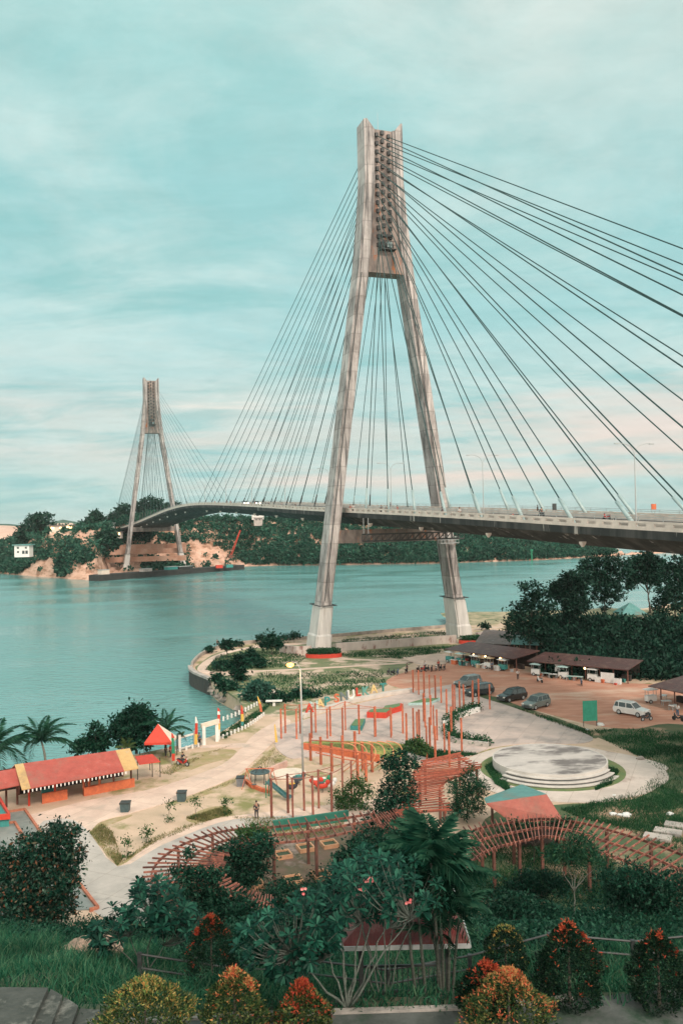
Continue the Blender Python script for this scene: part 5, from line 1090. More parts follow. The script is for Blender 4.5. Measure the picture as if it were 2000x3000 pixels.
# ------------------------------------------------------------------ grass
gr_m = leafmat('grass blades', [(0.008, 0.058, 0.035), (0.016, 0.095, 0.056), (0.035, 0.14, 0.08), (0.08, 0.19, 0.11), (0.16, 0.20, 0.12)], 0.5, 0.25, 0.35)
gr_l = leafmat('lawn blades', [(0.012, 0.07, 0.034), (0.03, 0.105, 0.048), (0.07, 0.15, 0.062)], 0.6, 0.25, 0.25)
gr_d = leafmat('dry grass blades', [(0.11, 0.15, 0.055), (0.20, 0.20, 0.08), (0.30, 0.24, 0.12)], 0.7, 0.2, 0.5)
def blades(name, lab, P, h, w, m, lean=0.45):
    n = len(P); d = nr.normal(size=(n, 3)) * [lean, lean, 0] + [0, 0, 1]; d = unit(d); s = unit(np.cross(d, nr.normal(size=(n, 3)))); h = h.reshape(-1, 1); w = np.asarray(w).reshape(-1, 1)
    tipd = nr.normal(size=(n, 3)) * [0.5, 0.5, 0.1] + [0, 0, -0.12]
    mid = P + d * h * 0.6; tip = P + d * h + tipd * h * 0.5
    V = np.stack([P - s * w, P + s * w, mid + s * w * 0.7, mid - s * w * 0.7, tip], 1).reshape(-1, 3)
    b = np.arange(n)[:, None] * 5
    F = np.concatenate([b + [0, 1, 2, 3], b + [3, 2, 4, 4]], 0)
    me_f = [tuple(f) if f[2] != f[3] else tuple(f[:3]) for f in F.tolist()]
    me = bpy.data.meshes.new(name); me.from_pydata(V.tolist(), [], me_f); me.materials.append(m)
    o = bpy.data.objects.new(name, me); C.objects.link(o); tag(o, lab, 'grass', None, 'stuff')
def scatter_slope():
    P = []; H = []
    while len(P) < 80000:
        y = 20.1 + 39.5 * rnd.random() ** 1.15; x = rnd.uniform(-0.46, 0.46) * y
        cl = math.sin(x * 1.3 + 1.7 * math.sin(y * 0.9)) + math.sin(y * 1.7 + 1.3 * math.sin(x * 0.7))
        if rnd.random() > 0.7 + 0.25 * cl: continue
        px, py = proj((x, y, hz(x, y)))
        if y < 21.2 and rnd.random() < (0.2 if px < 1330 else 0.75): continue
        if py < 2655 and px > 200 and px < 800: continue
        if 180 < px < 345 and 2722 < py < 2795 and rnd.random() < 0.93: continue
        P.append((x, y, hz(x, y) - 0.02)); H.append((0.40 + 0.35 * rnd.random() + 0.18 * max(0, cl)) * (1.0 if y > 24 else 0.5))
    blades('slope_grass', 'tall green grass covering the slope below the terrace', np.array(P), np.array(H), 0.010 + 0.012 * nr.rand(len(P)), gr_m)
scatter_slope()
def scatter_px(name, lab, polys, n, z, h, w, m, zf=None):
    P = []
    while len(P) < n:
        pl_ = rnd.choice(polys); x = rnd.uniform(min(p[0] for p in pl_), max(p[0] for p in pl_)); y = rnd.uniform(min(p[1] for p in pl_), max(p[1] for p in pl_))
        if not inpoly(x, y, pl_): continue
        g = G(x, y)
        if math.sin(g.x * 0.9 + 2 * math.sin(g.y * 0.5)) + math.sin(g.y * 1.1) < rnd.uniform(-2.2, 0.6): continue
        P.append((g.x, g.y, z))
    P = np.array(P); blades(name, lab, P, h * (0.5 + nr.rand(n)), w * (0.7 + 0.6 * nr.rand(n)), m, 0.5)
scatter_px('lawn_grass', 'rough grass on the field right of the round stage', [[(1640, 2372), (1800, 2340), (1880, 2310), (1935, 2260), (1820, 2190), (2010, 2150), (2010, 2520), (1850, 2440), (1700, 2400)], [(1640, 2372), (1800, 2340), (1935, 2300), (2010, 2330), (2010, 2480), (1850, 2430), (1700, 2400)], [(1380, 2440), (1560, 2450), (1800, 2520), (1800, 2650), (1350, 2640)]], 24000, GZ, 0.34, 0.022, gr_l)
scatter_px('field_grass', 'patchy grass along the parking edge and ring pavement', [[(1500, 2072), (1560, 2090), (1740, 2148), (1735, 2160), (1600, 2112)], [(1740, 2140), (1900, 2140), (2010, 2150), (2010, 2240), (1900, 2230), (1780, 2178)], [(1420, 2250), (1450, 2300), (1500, 2330), (1480, 2290), (1445, 2235)], [(1775, 2250), (1812, 2262), (1790, 2300), (1740, 2320), (1772, 2290)], [(1170, 2200), (1290, 2232), (1400, 2212), (1340, 2206), (1250, 2196)]], 15000, GZ + 0.05, 0.34, 0.03, gr_l)
scatter_px('meadow_grass', 'patchy meadow grass behind the row of letters', [[(750, 1975), (1120, 1965), (1130, 2010), (1000, 2030), (860, 2060), (780, 2010)], [(600, 1965), (640, 1920), (800, 1900), (900, 1925), (860, 1955)], [(985, 1915), (1340, 1892), (1330, 1905), (1180, 1930), (1000, 1925)], [(1000, 1876), (1310, 1848), (1330, 1862), (1000, 1890)], [(640, 2155), (760, 2080), (800, 2060), (760, 2098), (660, 2166)]], 12000, GZ + 0.02, 0.42, 0.05, gr_l)
scatter_px('verge_grass', 'dry yellow green grass on the sandy verges', [[(262, 2442), (300, 2414), (330, 2440), (360, 2520), (345, 2538)], [(345, 2536), (470, 2464), (630, 2402), (600, 2400), (450, 2455)], [(545, 2398), (660, 2364), (680, 2384), (600, 2410)], [(560, 2336), (700, 2280), (800, 2195), (840, 2222), (770, 2260), (640, 2310)], [(440, 2260), (560, 2225), (690, 2180), (600, 2215), (500, 2272)], [(885, 2180), (1180, 2186), (1180, 2212), (900, 2192)], [(680, 2395), (1010, 2400), (1000, 2440), (830, 2470)]], 15000, GZ + 0.03, 0.22, 0.02, gr_d)
tag(MB().ellipsoid(D(268, 2768, 38) - Vector((0, 0, 0.3)), (1.35, 1.2, 0.5), 26, 14, 0.10, 4).build('sand_heap', mat('heap of soil', (0.42, 0.30, 0.23), (0.22, 0.17, 0.13), 3, 0.95, 0.9, 9)), 'bare pinkish soil heap in the grass on the left', 'soil heap')

def weeds():
    Zs = [([(-20, 2650), (200, 2690), (430, 2720), (450, 2790), (200, 2770), (-20, 2740)], 0.7), ([(430, 2590), (640, 2590), (760, 2640), (1000, 2650), (1010, 2865), (560, 2865), (470, 2800)], 0.9), ([(1290, 2560), (1500, 2600), (2010, 2540), (2010, 2790), (1700, 2810), (1300, 2810)], 1.0), ([(760, 2600), (1250, 2500), (1250, 2700), (780, 2720)], 0.8)]
    P = []; K = []
    while len(P) < 7500:
        y = rnd.uniform(24.5, 68); x = rnd.uniform(-0.45, 0.45) * y; z = max(GZ, hz(x, y)); px, py = proj((x, y, z))
        h = next((hh for zz, hh in Zs if inpoly(px, py, zz)), None)
        if h is None: continue
        if math.sin(x * 0.7 + 2 * math.sin(y * 0.35)) + math.sin(y * 0.6 + x * 0.3) < rnd.uniform(-2.4, 0.4): continue
        P.append((x, y, z)); K.append(h * rnd.uniform(0.3, 1.15))
    P = np.array(P); k = 16; Q = np.repeat(P, k, 0) + nr.normal(size=(len(P) * k, 3)) * [0.22, 0.22, 0]; Q[:, 2] += np.repeat(np.array(K), k) * nr.rand(len(Q)) ** 0.8
    V, F = leafquads(Q, nr.normal(size=Q.shape) + [0, -0.2, 0.3], 0.17 * (0.5 + nr.rand(len(Q))), 0.5)
    tag(rawmesh('undergrowth', V, F, lv_mid), 'leafy weeds and seedlings growing through the grass of the slope', 'undergrowth', None, 'stuff')
weeds()
# ------------------------------------------------------------------ people
def skinned(name, verts, edges, radii, m, parent, sub=1):
    me = bpy.data.meshes.new('skin_tmp'); me.from_pydata(verts, edges, [])
    o = bpy.data.objects.new('skin_tmp', me); C.objects.link(o)
    o.modifiers.new('s', 'SKIN'); sv = me.skin_vertices[0].data
    for i, r in enumerate(radii): sv[i].radius = r if isinstance(r, tuple) else (r, r)
    sv[0].use_root = True; o.modifiers.new('u', 'SUBSURF').levels = sub
    m2 = bpy.data.meshes.new_from_object(o.evaluated_get(bpy.context.evaluated_depsgraph_get())); bpy.data.objects.remove(o); bpy.data.meshes.remove(me)
    m2.materials.clear(); m2.materials.append(m); m2.polygons.foreach_set('use_smooth', [True] * len(m2.polygons))
    q = bpy.data.objects.new(name, m2); C.objects.link(q); q.parent = parent; return q
POSE = {
 'stand': dict(pel=(0, 0, .95), chest=(0, 0, 1.32), neck=(0, 0, 1.47), head=(0.02, 0, 1.6), sh=.19, el=(.02, .26, 1.12), wr=(.10, .25, .88), hip=.10, kn=(.03, .11, .5), an=(-.02, .11, .08), toe=(.14, .12, .04)),
 'ride': dict(pel=(-.15, 0, .80), chest=(-.06, 0, 1.17), neck=(-.02, 0, 1.32), head=(0.02, 0, 1.45), sh=.19, el=(.12, .28, 1.02), wr=(.42, .27, 1.0), hip=.11, kn=(.25, .17, .68), an=(.12, .17, .32), toe=(.28, .18, .28))}
BODY = {}
hair_m = mat('black hair', (0.015, 0.013, 0.012), None, 20, 0.7)
def person(lab, loc, rz, shirt, pants, pose='stand', group=None):
    p = POSE[pose]; t = thing('person', lab, 'person', loc, group); t.rotation_euler = (0, 0, rz)
    if pose not in BODY:
        V = [p['pel'], p['chest'], p['neck'], p['head'], (p['head'][0] + .01, 0, p['head'][2] + .1)]; E = [(0, 1), (1, 2), (2, 3), (3, 4)]; Rr = [(.15, .11), (.17, .11), .055, .085, .06]
        legs = ([p['pel']], [], [(.155, .12)]); arms = ([p['pel'], p['chest'], (p['neck'][0], 0, p['neck'][2] - .03)], [(0, 1), (1, 2)], [(.165, .125), (.185, .125), .08])
        for s in (-1, 1):
            i = len(V); f = lambda q: (q[0], q[1] * s, q[2])
            V += [(p['chest'][0], p['sh'] * s, p['neck'][2] - .07), f(p['el']), f(p['wr']), (p['wr'][0] + .07, p['wr'][1] * s, p['wr'][2] - .07)]; E += [(1, i), (i, i + 1), (i + 1, i + 2), (i + 2, i + 3)]; Rr += [.055, .043, .032, .03]
            i = len(V); V += [(p['pel'][0], p['hip'] * s, p['pel'][2] - .06), f(p['kn']), f(p['an']), f(p['toe'])]; E += [(0, i), (i, i + 1), (i + 1, i + 2), (i + 2, i + 3)]; Rr += [.09, .058, .042, .035]
            i = len(legs[0]); legs[0].extend([(p['pel'][0], p['hip'] * s, p['pel'][2] - .06), f(p['kn']), (f(p['an'])[0], f(p['an'])[1], p['an'][2] + .05)]); legs[1].extend([(0, i), (i, i + 1), (i + 1, i + 2)]); legs[2].extend([.105, .075, .062])
            i = len(arms[0]); arms[0].extend([(p['chest'][0], p['sh'] * s, p['neck'][2] - .07), f(p['el'])]); arms[1].extend([(1, i), (i, i + 1)]); arms[2].extend([.07, .06])
        BODY[pose] = [skinned('body', V, E, Rr, skin, t).data, skinned('trousers', *legs, dark_cloth, t).data, skinned('shirt', *arms, dark_cloth, t).data]
        hb = MB().ellipsoid((p['head'][0] - .03, 0, p['head'][2] + .075), (.105, .09, .095), 10, 6); BODY[pose].append(hb.build('hair', hair_m, t, True, world=False).data)
        for ch in list(t.children): bpy.data.objects.remove(ch)
    for nm, me, mm in zip(('body', 'trousers', 'shirt', 'hair'), BODY[pose], (skin, pants, shirt, hair_m)):
        o = bpy.data.objects.new(nm, me); C.objects.link(o); o.parent = t
        if o.material_slots: o.material_slots[0].link = 'OBJECT'; o.material_slots[0].material = mm
    return t
blue_c = mat('blue cloth', (0.06, 0.14, 0.24), None, 8, 0.95); white_c = mat('white cloth', (0.7, 0.7, 0.68), None, 8, 0.95); red_c = mat('red cloth', (0.45, 0.05, 0.04), None, 8, 0.95); green_c = mat('green cloth', (0.05, 0.20, 0.14), None, 8, 0.95)

# ------------------------------------------------------------------ vehicles
def wheel(parent, x, y, r, w):
    o = MB().loft([[Vector((x + rr * math.cos(a), yy, r + rr * math.sin(a))) for a in np.linspace(0, 2 * math.pi, 17)[:-1]] for rr, yy in ((r * 0.9, y - w / 2), (r, y - w / 3), (r, y + w / 3), (r * 0.9, y + w / 2))]).build('wheel', tyre, parent, world=False)
    s = 1 if y > 0 else -1
    MB().loft([[Vector((x + rr * math.cos(a), y + s * yy, r + rr * math.sin(a))) for a in np.linspace(0, 2 * math.pi, 13)[:-1]] for rr, yy in ((r * 0.62, w / 2 + 0.004), (r * 0.5, w / 2 + 0.012))]).build('rim', steel_grey, o, world=False)
head_m = mat('lamp glass', (0.75, 0.75, 0.70), None, 4, 0.2); tail_m = mat('tail lamp', (0.45, 0.03, 0.02), None, 4, 0.3)
def make_car(lab, near_a, near_b, m, boxy=1.0):
    """near_a rear wheel, near_b front wheel on the side facing the viewer (photo pixels)"""
    a, b = G(*near_a), G(*near_b); d = (b - a).normalized(); ang = math.atan2(d.y, d.x); n = Vector((-d.y, d.x, 0))
    if n.y < 0: n = -n
    c = (a + b) / 2 + n * 0.85; t = thing('parked_car', lab, 'car', (c.x, c.y, GZ + 0.03), 'cars on the red dirt'); t.rotation_euler = (0, 0, ang)
    prof_ = [(-2.25, .42), (-2.33, .72), (-2.27, 1.02), (-2.2, 1.08), (1.0, 1.08), (1.25, 1.04), (2.1, .93), (2.28, .78), (2.3, .42), (2.2, .3), (-2.15, .3)]
    mb = MB(); mb.loft([[Vector((x * k, y, .3 + (z - .3) * kz)) for x, z in prof_] for y, k, kz in ((-.91, .965, .93), (-.86, 1, 1), (.86, 1, 1), (.91, .965, .93))]); mb.build('body', m, t, world=False)
    mb = MB(); mb.loft([[Vector((x, y, z)) for x, y in ((x0, -w), (x1, -w), (x1, w), (x0, w))] for x0, x1, w, z in ((-2.17, 1.02, .82, 1.07), (-1.95, .30, .66, 1.66))]); mb.build('windows', glass_dark, t, world=False)
    mb = MB(); mb.loft([[Vector((x, y, z)) for x, y in ((x0, -w), (x1, -w), (x1, w), (x0, w))] for x0, x1, w, z in ((-2.0, .36, .69, 1.655), (-1.9, .26, .62, 1.74))])
    mb.build('roof', m, t, world=False)
    for s in (-1, 1):
        mb = MB()
        for (xa, za, xb, zb, wa, wb) in ((1.0, 1.08, .32, 1.67, .83, .68), (-.35, 1.08, -.42, 1.67, .83, .68), (-1.45, 1.08, -1.5, 1.67, .83, .68), (-2.15, 1.08, -1.96, 1.67, .83, .68)): mb.beam((xa, s * wa, za), (xb, s * wb, zb), 0.08, 0.05)
        mb.tube([(-1.8, s * .58, 1.80), (.1, s * .58, 1.80)], 0.022, 5); mb.build('side_pillars', m, t, world=False)
        MB().box((.72, s * .98, 1.14), (.14, .2, .14)).build('mirror', m, t, world=False)
        MB().box((2.24, s * .68, .80), (.14, .36, .16)).build('headlight', head_m, t, world=False)
        MB().box((-2.29, s * .74, .92), (.1, .2, .3)).build('tail_light', tail_m, t, world=False)
        for x in (-1.38, 1.42): wheel(t, x, s * .82, .36, .24)
    MB().box((2.27, 0, .58), (.12, .95, .22)).build('grille', steel_dark, t, world=False)
    mb = MB(); mb.box((2.28, 0, .40), (.14, 1.7, .16)); mb.build('bumper', steel_dark, t, world=False)
    return t
def paint(nm, c): return mat(nm, c, tuple(v * 0.9 for v in c), 1, 0.25, spec=0.6)
make_car('white off-road car parked at the right edge of the dirt lot', (1816, 2094), (1862, 2102), paint('white car paint', (0.72, 0.74, 0.72)))
make_car('dark silver car with roof rails, lower of the pair in mid lot', (1606, 2070), (1563, 2082), paint('silver green car paint', (0.16, 0.21, 0.20)))
make_car('black van-like car, upper of the pair in mid lot', (1538, 2050), (1484, 2060), paint('black car paint', (0.025, 0.03, 0.03)))
make_car('grey car behind the posts, farthest from the viewer', (1402, 2010), (1358, 2017), paint('grey car paint', (0.20, 0.24, 0.24)))
make_car('black car behind the posts, beside the grey car', (1436, 2036), (1390, 2043), paint('blue black car paint', (0.03, 0.045, 0.05)))
BK = {}
def make_bike(col):
    t = thing('motorcycle', 'x', 'motorcycle', (0, 0, 0))
    for x in (-.62, .62): wheel(t, x, 0.0, .28, .10)
    mb = MB(); mb.loft([[Vector((x, y * w, z)) for y, z in ((-1, z0), (1, z0), (.7, z1), (-.7, z1))] for x, w, z0, z1 in ((-.85, .06, .62, .72), (-.4, .13, .40, .70), (.05, .12, .28, .42), (.3, .12, .36, .6), (.52, .10, .5, .95), (.6, .05, .6, .98))])
    mb.build('fairing', col, t, world=False)
    MB().loft([[Vector((x, y * .12, z)) for y, z in ((-1, .70), (1, .70), (1, .70 + h), (-1, .70 + h))] for x, h in ((-.75, .10), (-.3, .09), (.08, .05))]).build('seat', dark_cloth, t, world=False)
    mb = MB(); mb.tube([(.62, 0, .3), (.5, 0, 1.0)], .035, 6); mb.tube([(.42, -.32, 1.02), (.5, 0, 1.0), (.42, .32, 1.02)], .022, 6); mb.build('handlebar', steel_dark, t, world=False)
    MB().box((.62, 0, .86), (.06, .16, .13)).build('headlight', head_m, t, world=False)
    return t
bk = [make_bike(m) for m in (paint('red scooter paint', (0.5, 0.04, 0.03)), paint('black scooter paint', (0.02, 0.02, 0.022)), paint('white scooter paint', (0.65, 0.66, 0.64)), paint('blue scooter paint', (0.04, 0.12, 0.25)))]
used = set()
def bike(k, loc, rz, lab, group=None):
    o = bk[k] if k not in used else copy_tree(bk[k])
    used.add(k); o.location = loc; o.rotation_euler = (0, 0, rz); o['label'] = lab
    if group: o['group'] = group
p = G(536, 2244); bike(0, p, -0.5, 'red and black motorcycle with rider on the grass by the tent')
person('rider in dark clothes on the red motorcycle', p + Vector((0, 0, 0.0)), -0.5, dark_cloth, dark_cloth, 'ride')
row1 = [(1138, 1976, 1), (1151, 1977, 1), (1164, 1977, 3), (1190, 1972, 1)]; row2 = [(1224, 1968, 1), (1238, 1967, 0), (1251, 1966, 1), (1264, 1966, 1), (1277, 1964, 2), (1290, 1964, 1), (1301, 1963, 1)]
for x, y, k in row1: bike(k, G(x, y), 1.2 + rnd.uniform(-.2, .2), 'motorcycle in the short row at the edge of the meadow', 'motorcycles parked by the meadow')
for x, y, k in row2: bike(k, G(x, y), 1.2 + rnd.uniform(-.2, .2), 'motorcycle in the long row at the edge of the dirt lot', 'motorcycles parked by the dirt lot')
bike(1, G(1893, 2112), 0.3, 'dark motorcycle just right of the white car'); bike(1, G(1985, 2112), 2.2, 'motorcycle by the right edge near the stall'); bike(2, G(1580, 1999), 1.9, 'white motorcycle before the gap between stall roofs'); bike(3, G(1702, 2008), 1.4, 'blue motorcycle in front of the long stall')
for lab, px, rz, a, b in (('person in white shirt beside the long motorcycle row', (1244, 1964), 1, white_c, dark_cloth), ('person in red shirt at the right end of the long motorcycle row', (1284, 1961), 2, red_c, dark_cloth), ('person in dark clothes by the short motorcycle row', (1192, 1972), 0, dark_cloth, dark_cloth),
                          ('person in white shirt and dark trousers before the stall gap', (1516, 1992), -1.3, white_c, dark_cloth), ('person in green shirt at the left stall end', (1352, 1952), 0.5, green_c, dark_cloth), ('person in blue shirt among the food carts', (1440, 1966), -2, blue_c, dark_cloth),
                          ('person in white shirt by the right edge stall', (1984, 2100), -2.5, white_c, blue_c), ('person in dark clothes walking on the path beside the curved pergola', (752, 2401), 2, dark_cloth, dark_cloth), ('person in red shirt under the red and white tent', (500, 2222), 0, red_c, dark_cloth), ('person in dark clothes walking on the promenade curve', (637, 1896), 1, dark_cloth, dark_cloth),
                          ('person in dark clothes under the tent', (486, 2218), 0, dark_cloth, dark_cloth), ('person in blue shirt beside the gate', (585, 2188), 1, blue_c, dark_cloth)):
    person(lab, G(*px), rz, a, b, 'stand')

# ------------------------------------------------------------------ market stalls
roof_d = ribmat('dark red stall roof', (0.13, 0.045, 0.04), (0.075, 0.045, 0.042), 3.0)
roof_g = ribmat('grey stall roof', (0.24, 0.20, 0.19), (0.14, 0.12, 0.115), 3.0)
roof_t = ribmat('turquoise roof', (0.16, 0.40, 0.38), (0.10, 0.30, 0.29), 3.0)
board_m = mat('dark boards', (0.05, 0.04, 0.035), (0.03, 0.027, 0.025), 2, 0.9)
def stall(lab, pa, pb, depth, zf, zb, rm, front=1.2, posts=6):
    a, b = G(*pa), G(*pb); d = (b - a).normalized(); n = Vector((-d.y, d.x, 0)); n = n if n.y > 0 else -n
    t = thing('market_stall', lab, 'stall', a.lerp(b, .5))
    MB().loft([[p_ + Vector((0, 0, dz)) for p_, dz in ((q - n * front, zf), (q + n * (depth + .5), zb), (q + n * (depth + .5), zb + .12), (q - n * front, zf + .12))] for q in (a - d * .5, b + d * .5)]).build('roof', rm, t)
    MB().beam(a + n * depth + Vector((0, 0, zb * .45)), b + n * depth + Vector((0, 0, zb * .45)), .12, zb * .9).build('back_wall', board_m, t)
    for k in range(posts):
        q = a.lerp(b, k / (posts - 1)); MB().beam(q + Vector((0, 0, -.1)), q + Vector((0, 0, zf + (zb - zf) * front / (depth + front))), .14).build('post', brown_wood, t)
    for i in range(posts - 1):
        if i % 2 == 0:
            q0, q1 = a.lerp(b, (i + .15) / (posts - 1)) + n * depth * .5, a.lerp(b, (i + .8) / (posts - 1)) + n * depth * .5
            MB().beam(q0 + Vector((0, 0, .45)), q1 + Vector((0, 0, .45)), .7, .9).build('counter', board_m, t)
    return a, b, d, n
S1 = stall('long dark roofed market stall left of the gap', (1320, 1938), (1512, 1968), 5.5, 2.35, 2.95, roof_d)
S2 = stall('long dark roofed market stall right of the gap', (1560, 1976), (1838, 2004), 5.5, 2.35, 2.9, roof_d, posts=8)
stall('dark roofed stall cut by the right edge of the view', (1935, 2062), (2060, 2090), 6.0, 2.6, 3.4, roof_d, 2.0, 4)
stall('grey roofed shed behind the left market stall', (1400, 1920), (1490, 1925), 5, 2.4, 4.2, roof_g, .6, 3)
def gable(lab, name, x0, x1, ybase, w, zw, zr, m1, m2=None, Yoff=0):
    a, b = G(x0, ybase[0]), G(x1, ybase[1]); d = (b - a).normalized(); n = Vector((-d.y, d.x, 0)); n = n if n.y > 0 else -n
    t = thing(name, lab, 'hut', a.lerp(b, .5)); e = .5
    for nm, q0, q1, mm in (('front_roof', -e, w / 2, m1), ('back_roof', w + e, w / 2, m2 or m1)):
        MB().loft([[r + n * u + Vector((0, 0, z + dz)) for u, z, dz in ((q0, zw, 0), (q1, zr, 0), (q1, zr, .1), (q0, zw, .1))] for r in (a - d * e, b + d * e)]).build(nm, mm, t)
    for q in (a, b, a.lerp(b, .5)):
        for u in (0, w): MB().beam(q + n * u - Vector((0, 0, .1)), q + n * u + Vector((0, 0, zw)), .16).build('post', brown_wood, t)
    MB().beam(a + n * w + Vector((0, 0, zw * .5)), b + n * w + Vector((0, 0, zw * .5)), .12, zw).build('back_wall', board_m, t)
    return t
gable('turquoise roofed hut standing before the dark trees', 'hut', 1506, 1572, (1932, 1935), 4.5, 2.9, 4.4, roof_t)
red_roof = ribmat('faded red roof', (0.52, 0.17, 0.13), (0.38, 0.11, 0.085), 3.5)
th = thing('two_tone_building', 'low building with one turquoise and one red roof slope below the round stage', 'building', G(1530, 2440))
zr, ze = 6.4, 4.9
MB().loft([[G(x, y, z) + Vector((0, 0, dz)) for x, y, z, dz in ((1424, 2353, zr, 0), (1600, 2327, zr, 0), (1600, 2327, zr, -.1), (1424, 2353, zr, -.1))], [G(x, y, z) + Vector((0, 0, dz)) for x, y, z, dz in ((1500, 2408, ze, 0), (1645, 2398, ze, 0), (1645, 2398, ze, -.1), (1500, 2408, ze, -.1))]]).build('red_roof', red_roof, th)
MB().loft([[G(x, y, z) + Vector((0, 0, dz)) for x, y, z, dz in ((1424, 2353, zr, .02), (1600, 2327, zr, .02), (1600, 2327, zr, -.08), (1424, 2353, zr, -.08))], [G(x, y, z) + Vector((0, 0, dz)) for x, y, z, dz in ((1418, 2338, 5.7, .02), (1528, 2298, 5.7, .02), (1528, 2298, 5.7, -.08), (1418, 2338, 5.7, -.08))]]).build('turquoise_roof', roof_t, th)
for x, y in ((1515, 2402, ), (1635, 2392), (1440, 2345), (1585, 2326)): q = G(x, y, ze); MB().box((q.x, q.y, (GZ + ze) / 2 - .15), (.2, .2, ze - GZ)).build('post', brown_wood, th)
q0, q1 = G(1520, 2398, ze), G(1630, 2388, ze); MB().beam((q0.x, q0.y, 3.4), (q1.x, q1.y, 3.4), .15, 1.9).build('wall', board_m, th)
def clutter_cart(lab, loc, rz, canopy, body):
    t = thing('food_cart', lab, 'cart', loc, 'carts along the stalls'); t.rotation_euler = (0, 0, rz)
    MB().box((0, 0, .75), (1.5, .8, .8)).build('body', body, t, world=False)
    for x in (-.68, .68):
        for y in (-.34, .34): MB().beam((x, y, 1.1), (x, y, 2.0), .05).build('pole', steel_grey, t, world=False)
    MB().loft([[Vector((x * sx, y * sy, z)) for x, y in ((-1, -1), (1, -1), (1, 1), (-1, 1))] for sx, sy, z in ((.95, .65, 1.95), (.9, .6, 2.02), (.3, .15, 2.2))]).build('canopy', canopy, t, world=False)
    for y in (-.42, .42): wheel(t, -.3, y, .3, .06)
def table(lab, loc, rz, top):
    t = thing('table', lab, 'table', loc, 'tables along the stalls'); t.rotation_euler = (0, 0, rz)
    MB().box((0, 0, .74), (1.3, .8, .06)).build('table_top', top, t, world=False)
    for x in (-.55, .55):
        for y in (-.32, .32): MB().beam((x, y, 0), (x, y, .72), .06).build('leg', steel_grey, t, world=False)
def chest(lab, loc, rz, m):
    t = thing('chest_freezer', lab, 'freezer', loc, 'chests along the stalls'); t.rotation_euler = (0, 0, rz)
    MB().box((0, 0, .42), (1.1, .65, .8)).build('body', m, t, world=False); MB().box((0, 0, .86), (1.12, .67, .07)).build('lid', plastic_white, t, world=False)
def board(lab, loc, rz, m, w=1.2, h=1.0, z=1.0):
    t = thing('signboard', lab, 'sign', loc); t.rotation_euler = (0, 0, rz)
    MB().box((0, 0, z + h / 2), (w, .08, h)).build('panel', m, t, world=False)
    for x in (-w / 2 + .08, w / 2 - .08): MB().beam((x, .05, -.05), (x, .05, z + h), .07).build('post', steel_dark, t, world=False)
def along(Sx, f, off): return Sx[0].lerp(Sx[1], f) - Sx[3] * off
ang1 = math.atan2(S1[2].y, S1[2].x); ang2 = math.atan2(S2[2].y, S2[2].x)
W_ = plastic_white; cyan_p = mat('pale cyan plastic', (0.45, 0.66, 0.64), None, 4, 0.5); cream = mat('cream panel', (0.75, 0.60, 0.40), None, 4, 0.6)
for f, off, k, lab in ((.04, .9, W_, 'white topped food cart at the far left stall end'), (.22, 1.0, cyan_p, 'pale turquoise food cart under the left stall'), (.46, 1.2, W_, 'white topped food cart in the middle of the left stall'), (.66, 1.1, cream, 'cream topped food cart under the left stall'), (.86, 1.0, W_, 'white topped food cart by the stall gap')): clutter_cart(lab, along(S1, f, off), ang1, k, teal_paint if k is not cream else plastic_white)
for f, off, k, lab in ((.06, .8, cyan_p, 'pale turquoise food cart at the start of the right stall'), (.36, .9, cyan_p, 'pale turquoise food cart with white body mid right stall'), (.66, .6, W_, 'white food cart near the right stall end')): clutter_cart(lab, along(S2, f, off), ang2, k, plastic_white)
for Sx, an, f, off, lab, m in ((S1, ang1, .13, 1.5, 'white table left of the turquoise cart', W_), (S1, ang1, .34, 1.7, 'teal table before the left stall', teal_paint), (S1, ang1, .56, 1.9, 'white table before the left stall middle', W_), (S1, ang1, .76, 2.0, 'white table right of the cream cart', W_), (S2, ang2, .18, 1.3, 'turquoise table under the right stall', cyan_p), (S2, ang2, .27, 1.6, 'white table before the right stall', W_), (S2, ang2, .46, 1.9, 'pale table with low top before the right stall', cyan_p), (S2, ang2, .54, 1.6, 'turquoise table before the right stall middle', cyan_p)): table(lab, along(Sx, f, off), an + .1, m)
for Sx, an, f, off, lab, m in ((S1, ang1, .29, 1.8, 'teal chest before the left stall', teal_paint), (S1, ang1, .61, 1.2, 'white chest under the left stall', W_), (S1, ang1, .80, 1.4, 'white chest by the last left stall cart', W_), (S2, ang2, .73, .9, 'white chest left of the big white board', W_), (S2, ang2, .92, 1.0, 'white chest right of the big white board', W_), (S1, ang1, .17, 1.9, 'orange red chest at the left stall', orange_paint)): chest(lab, along(Sx, f, off), an, m)
board('large white painted board at the right end of the stalls', along(S2, .82, 1.0), ang2, W_, 2.2, 1.6, .1); board('cream lit board under the left stall roof', along(S1, .50, .4), ang1, cream, 1.4, .7, 1.5); board('cream board near the stall gap', along(S1, .82, .4), ang1, cream, 1.4, .6, 1.6); board('white slanted board in the right stall', along(S2, .30, .2), ang2 + .5, W_, 1.5, 1.2, 1.0)
board('green information board on two dark posts at the lot edge', G(1728, 2128), 0.1, mat('green sign', (0.05, 0.36, 0.25), (0.04, 0.28, 0.19), 2, 0.5), 1.9, 2.6, .7)
for i, (x, y) in enumerate(((1950, 2068), (1972, 2082), (1942, 2052))): table('white table %s at the right edge stall' % ('nearest the dirt lot', 'with low clutter', 'deepest in the shade')[i], G(x, y), .5 * i, W_)
clutter_cart('white topped cart at the right edge stall', G(1905, 2060), .3, W_, W_)
bulb = glow('lamp bulb', (1.0, 0.62, 0.25), 14.0)
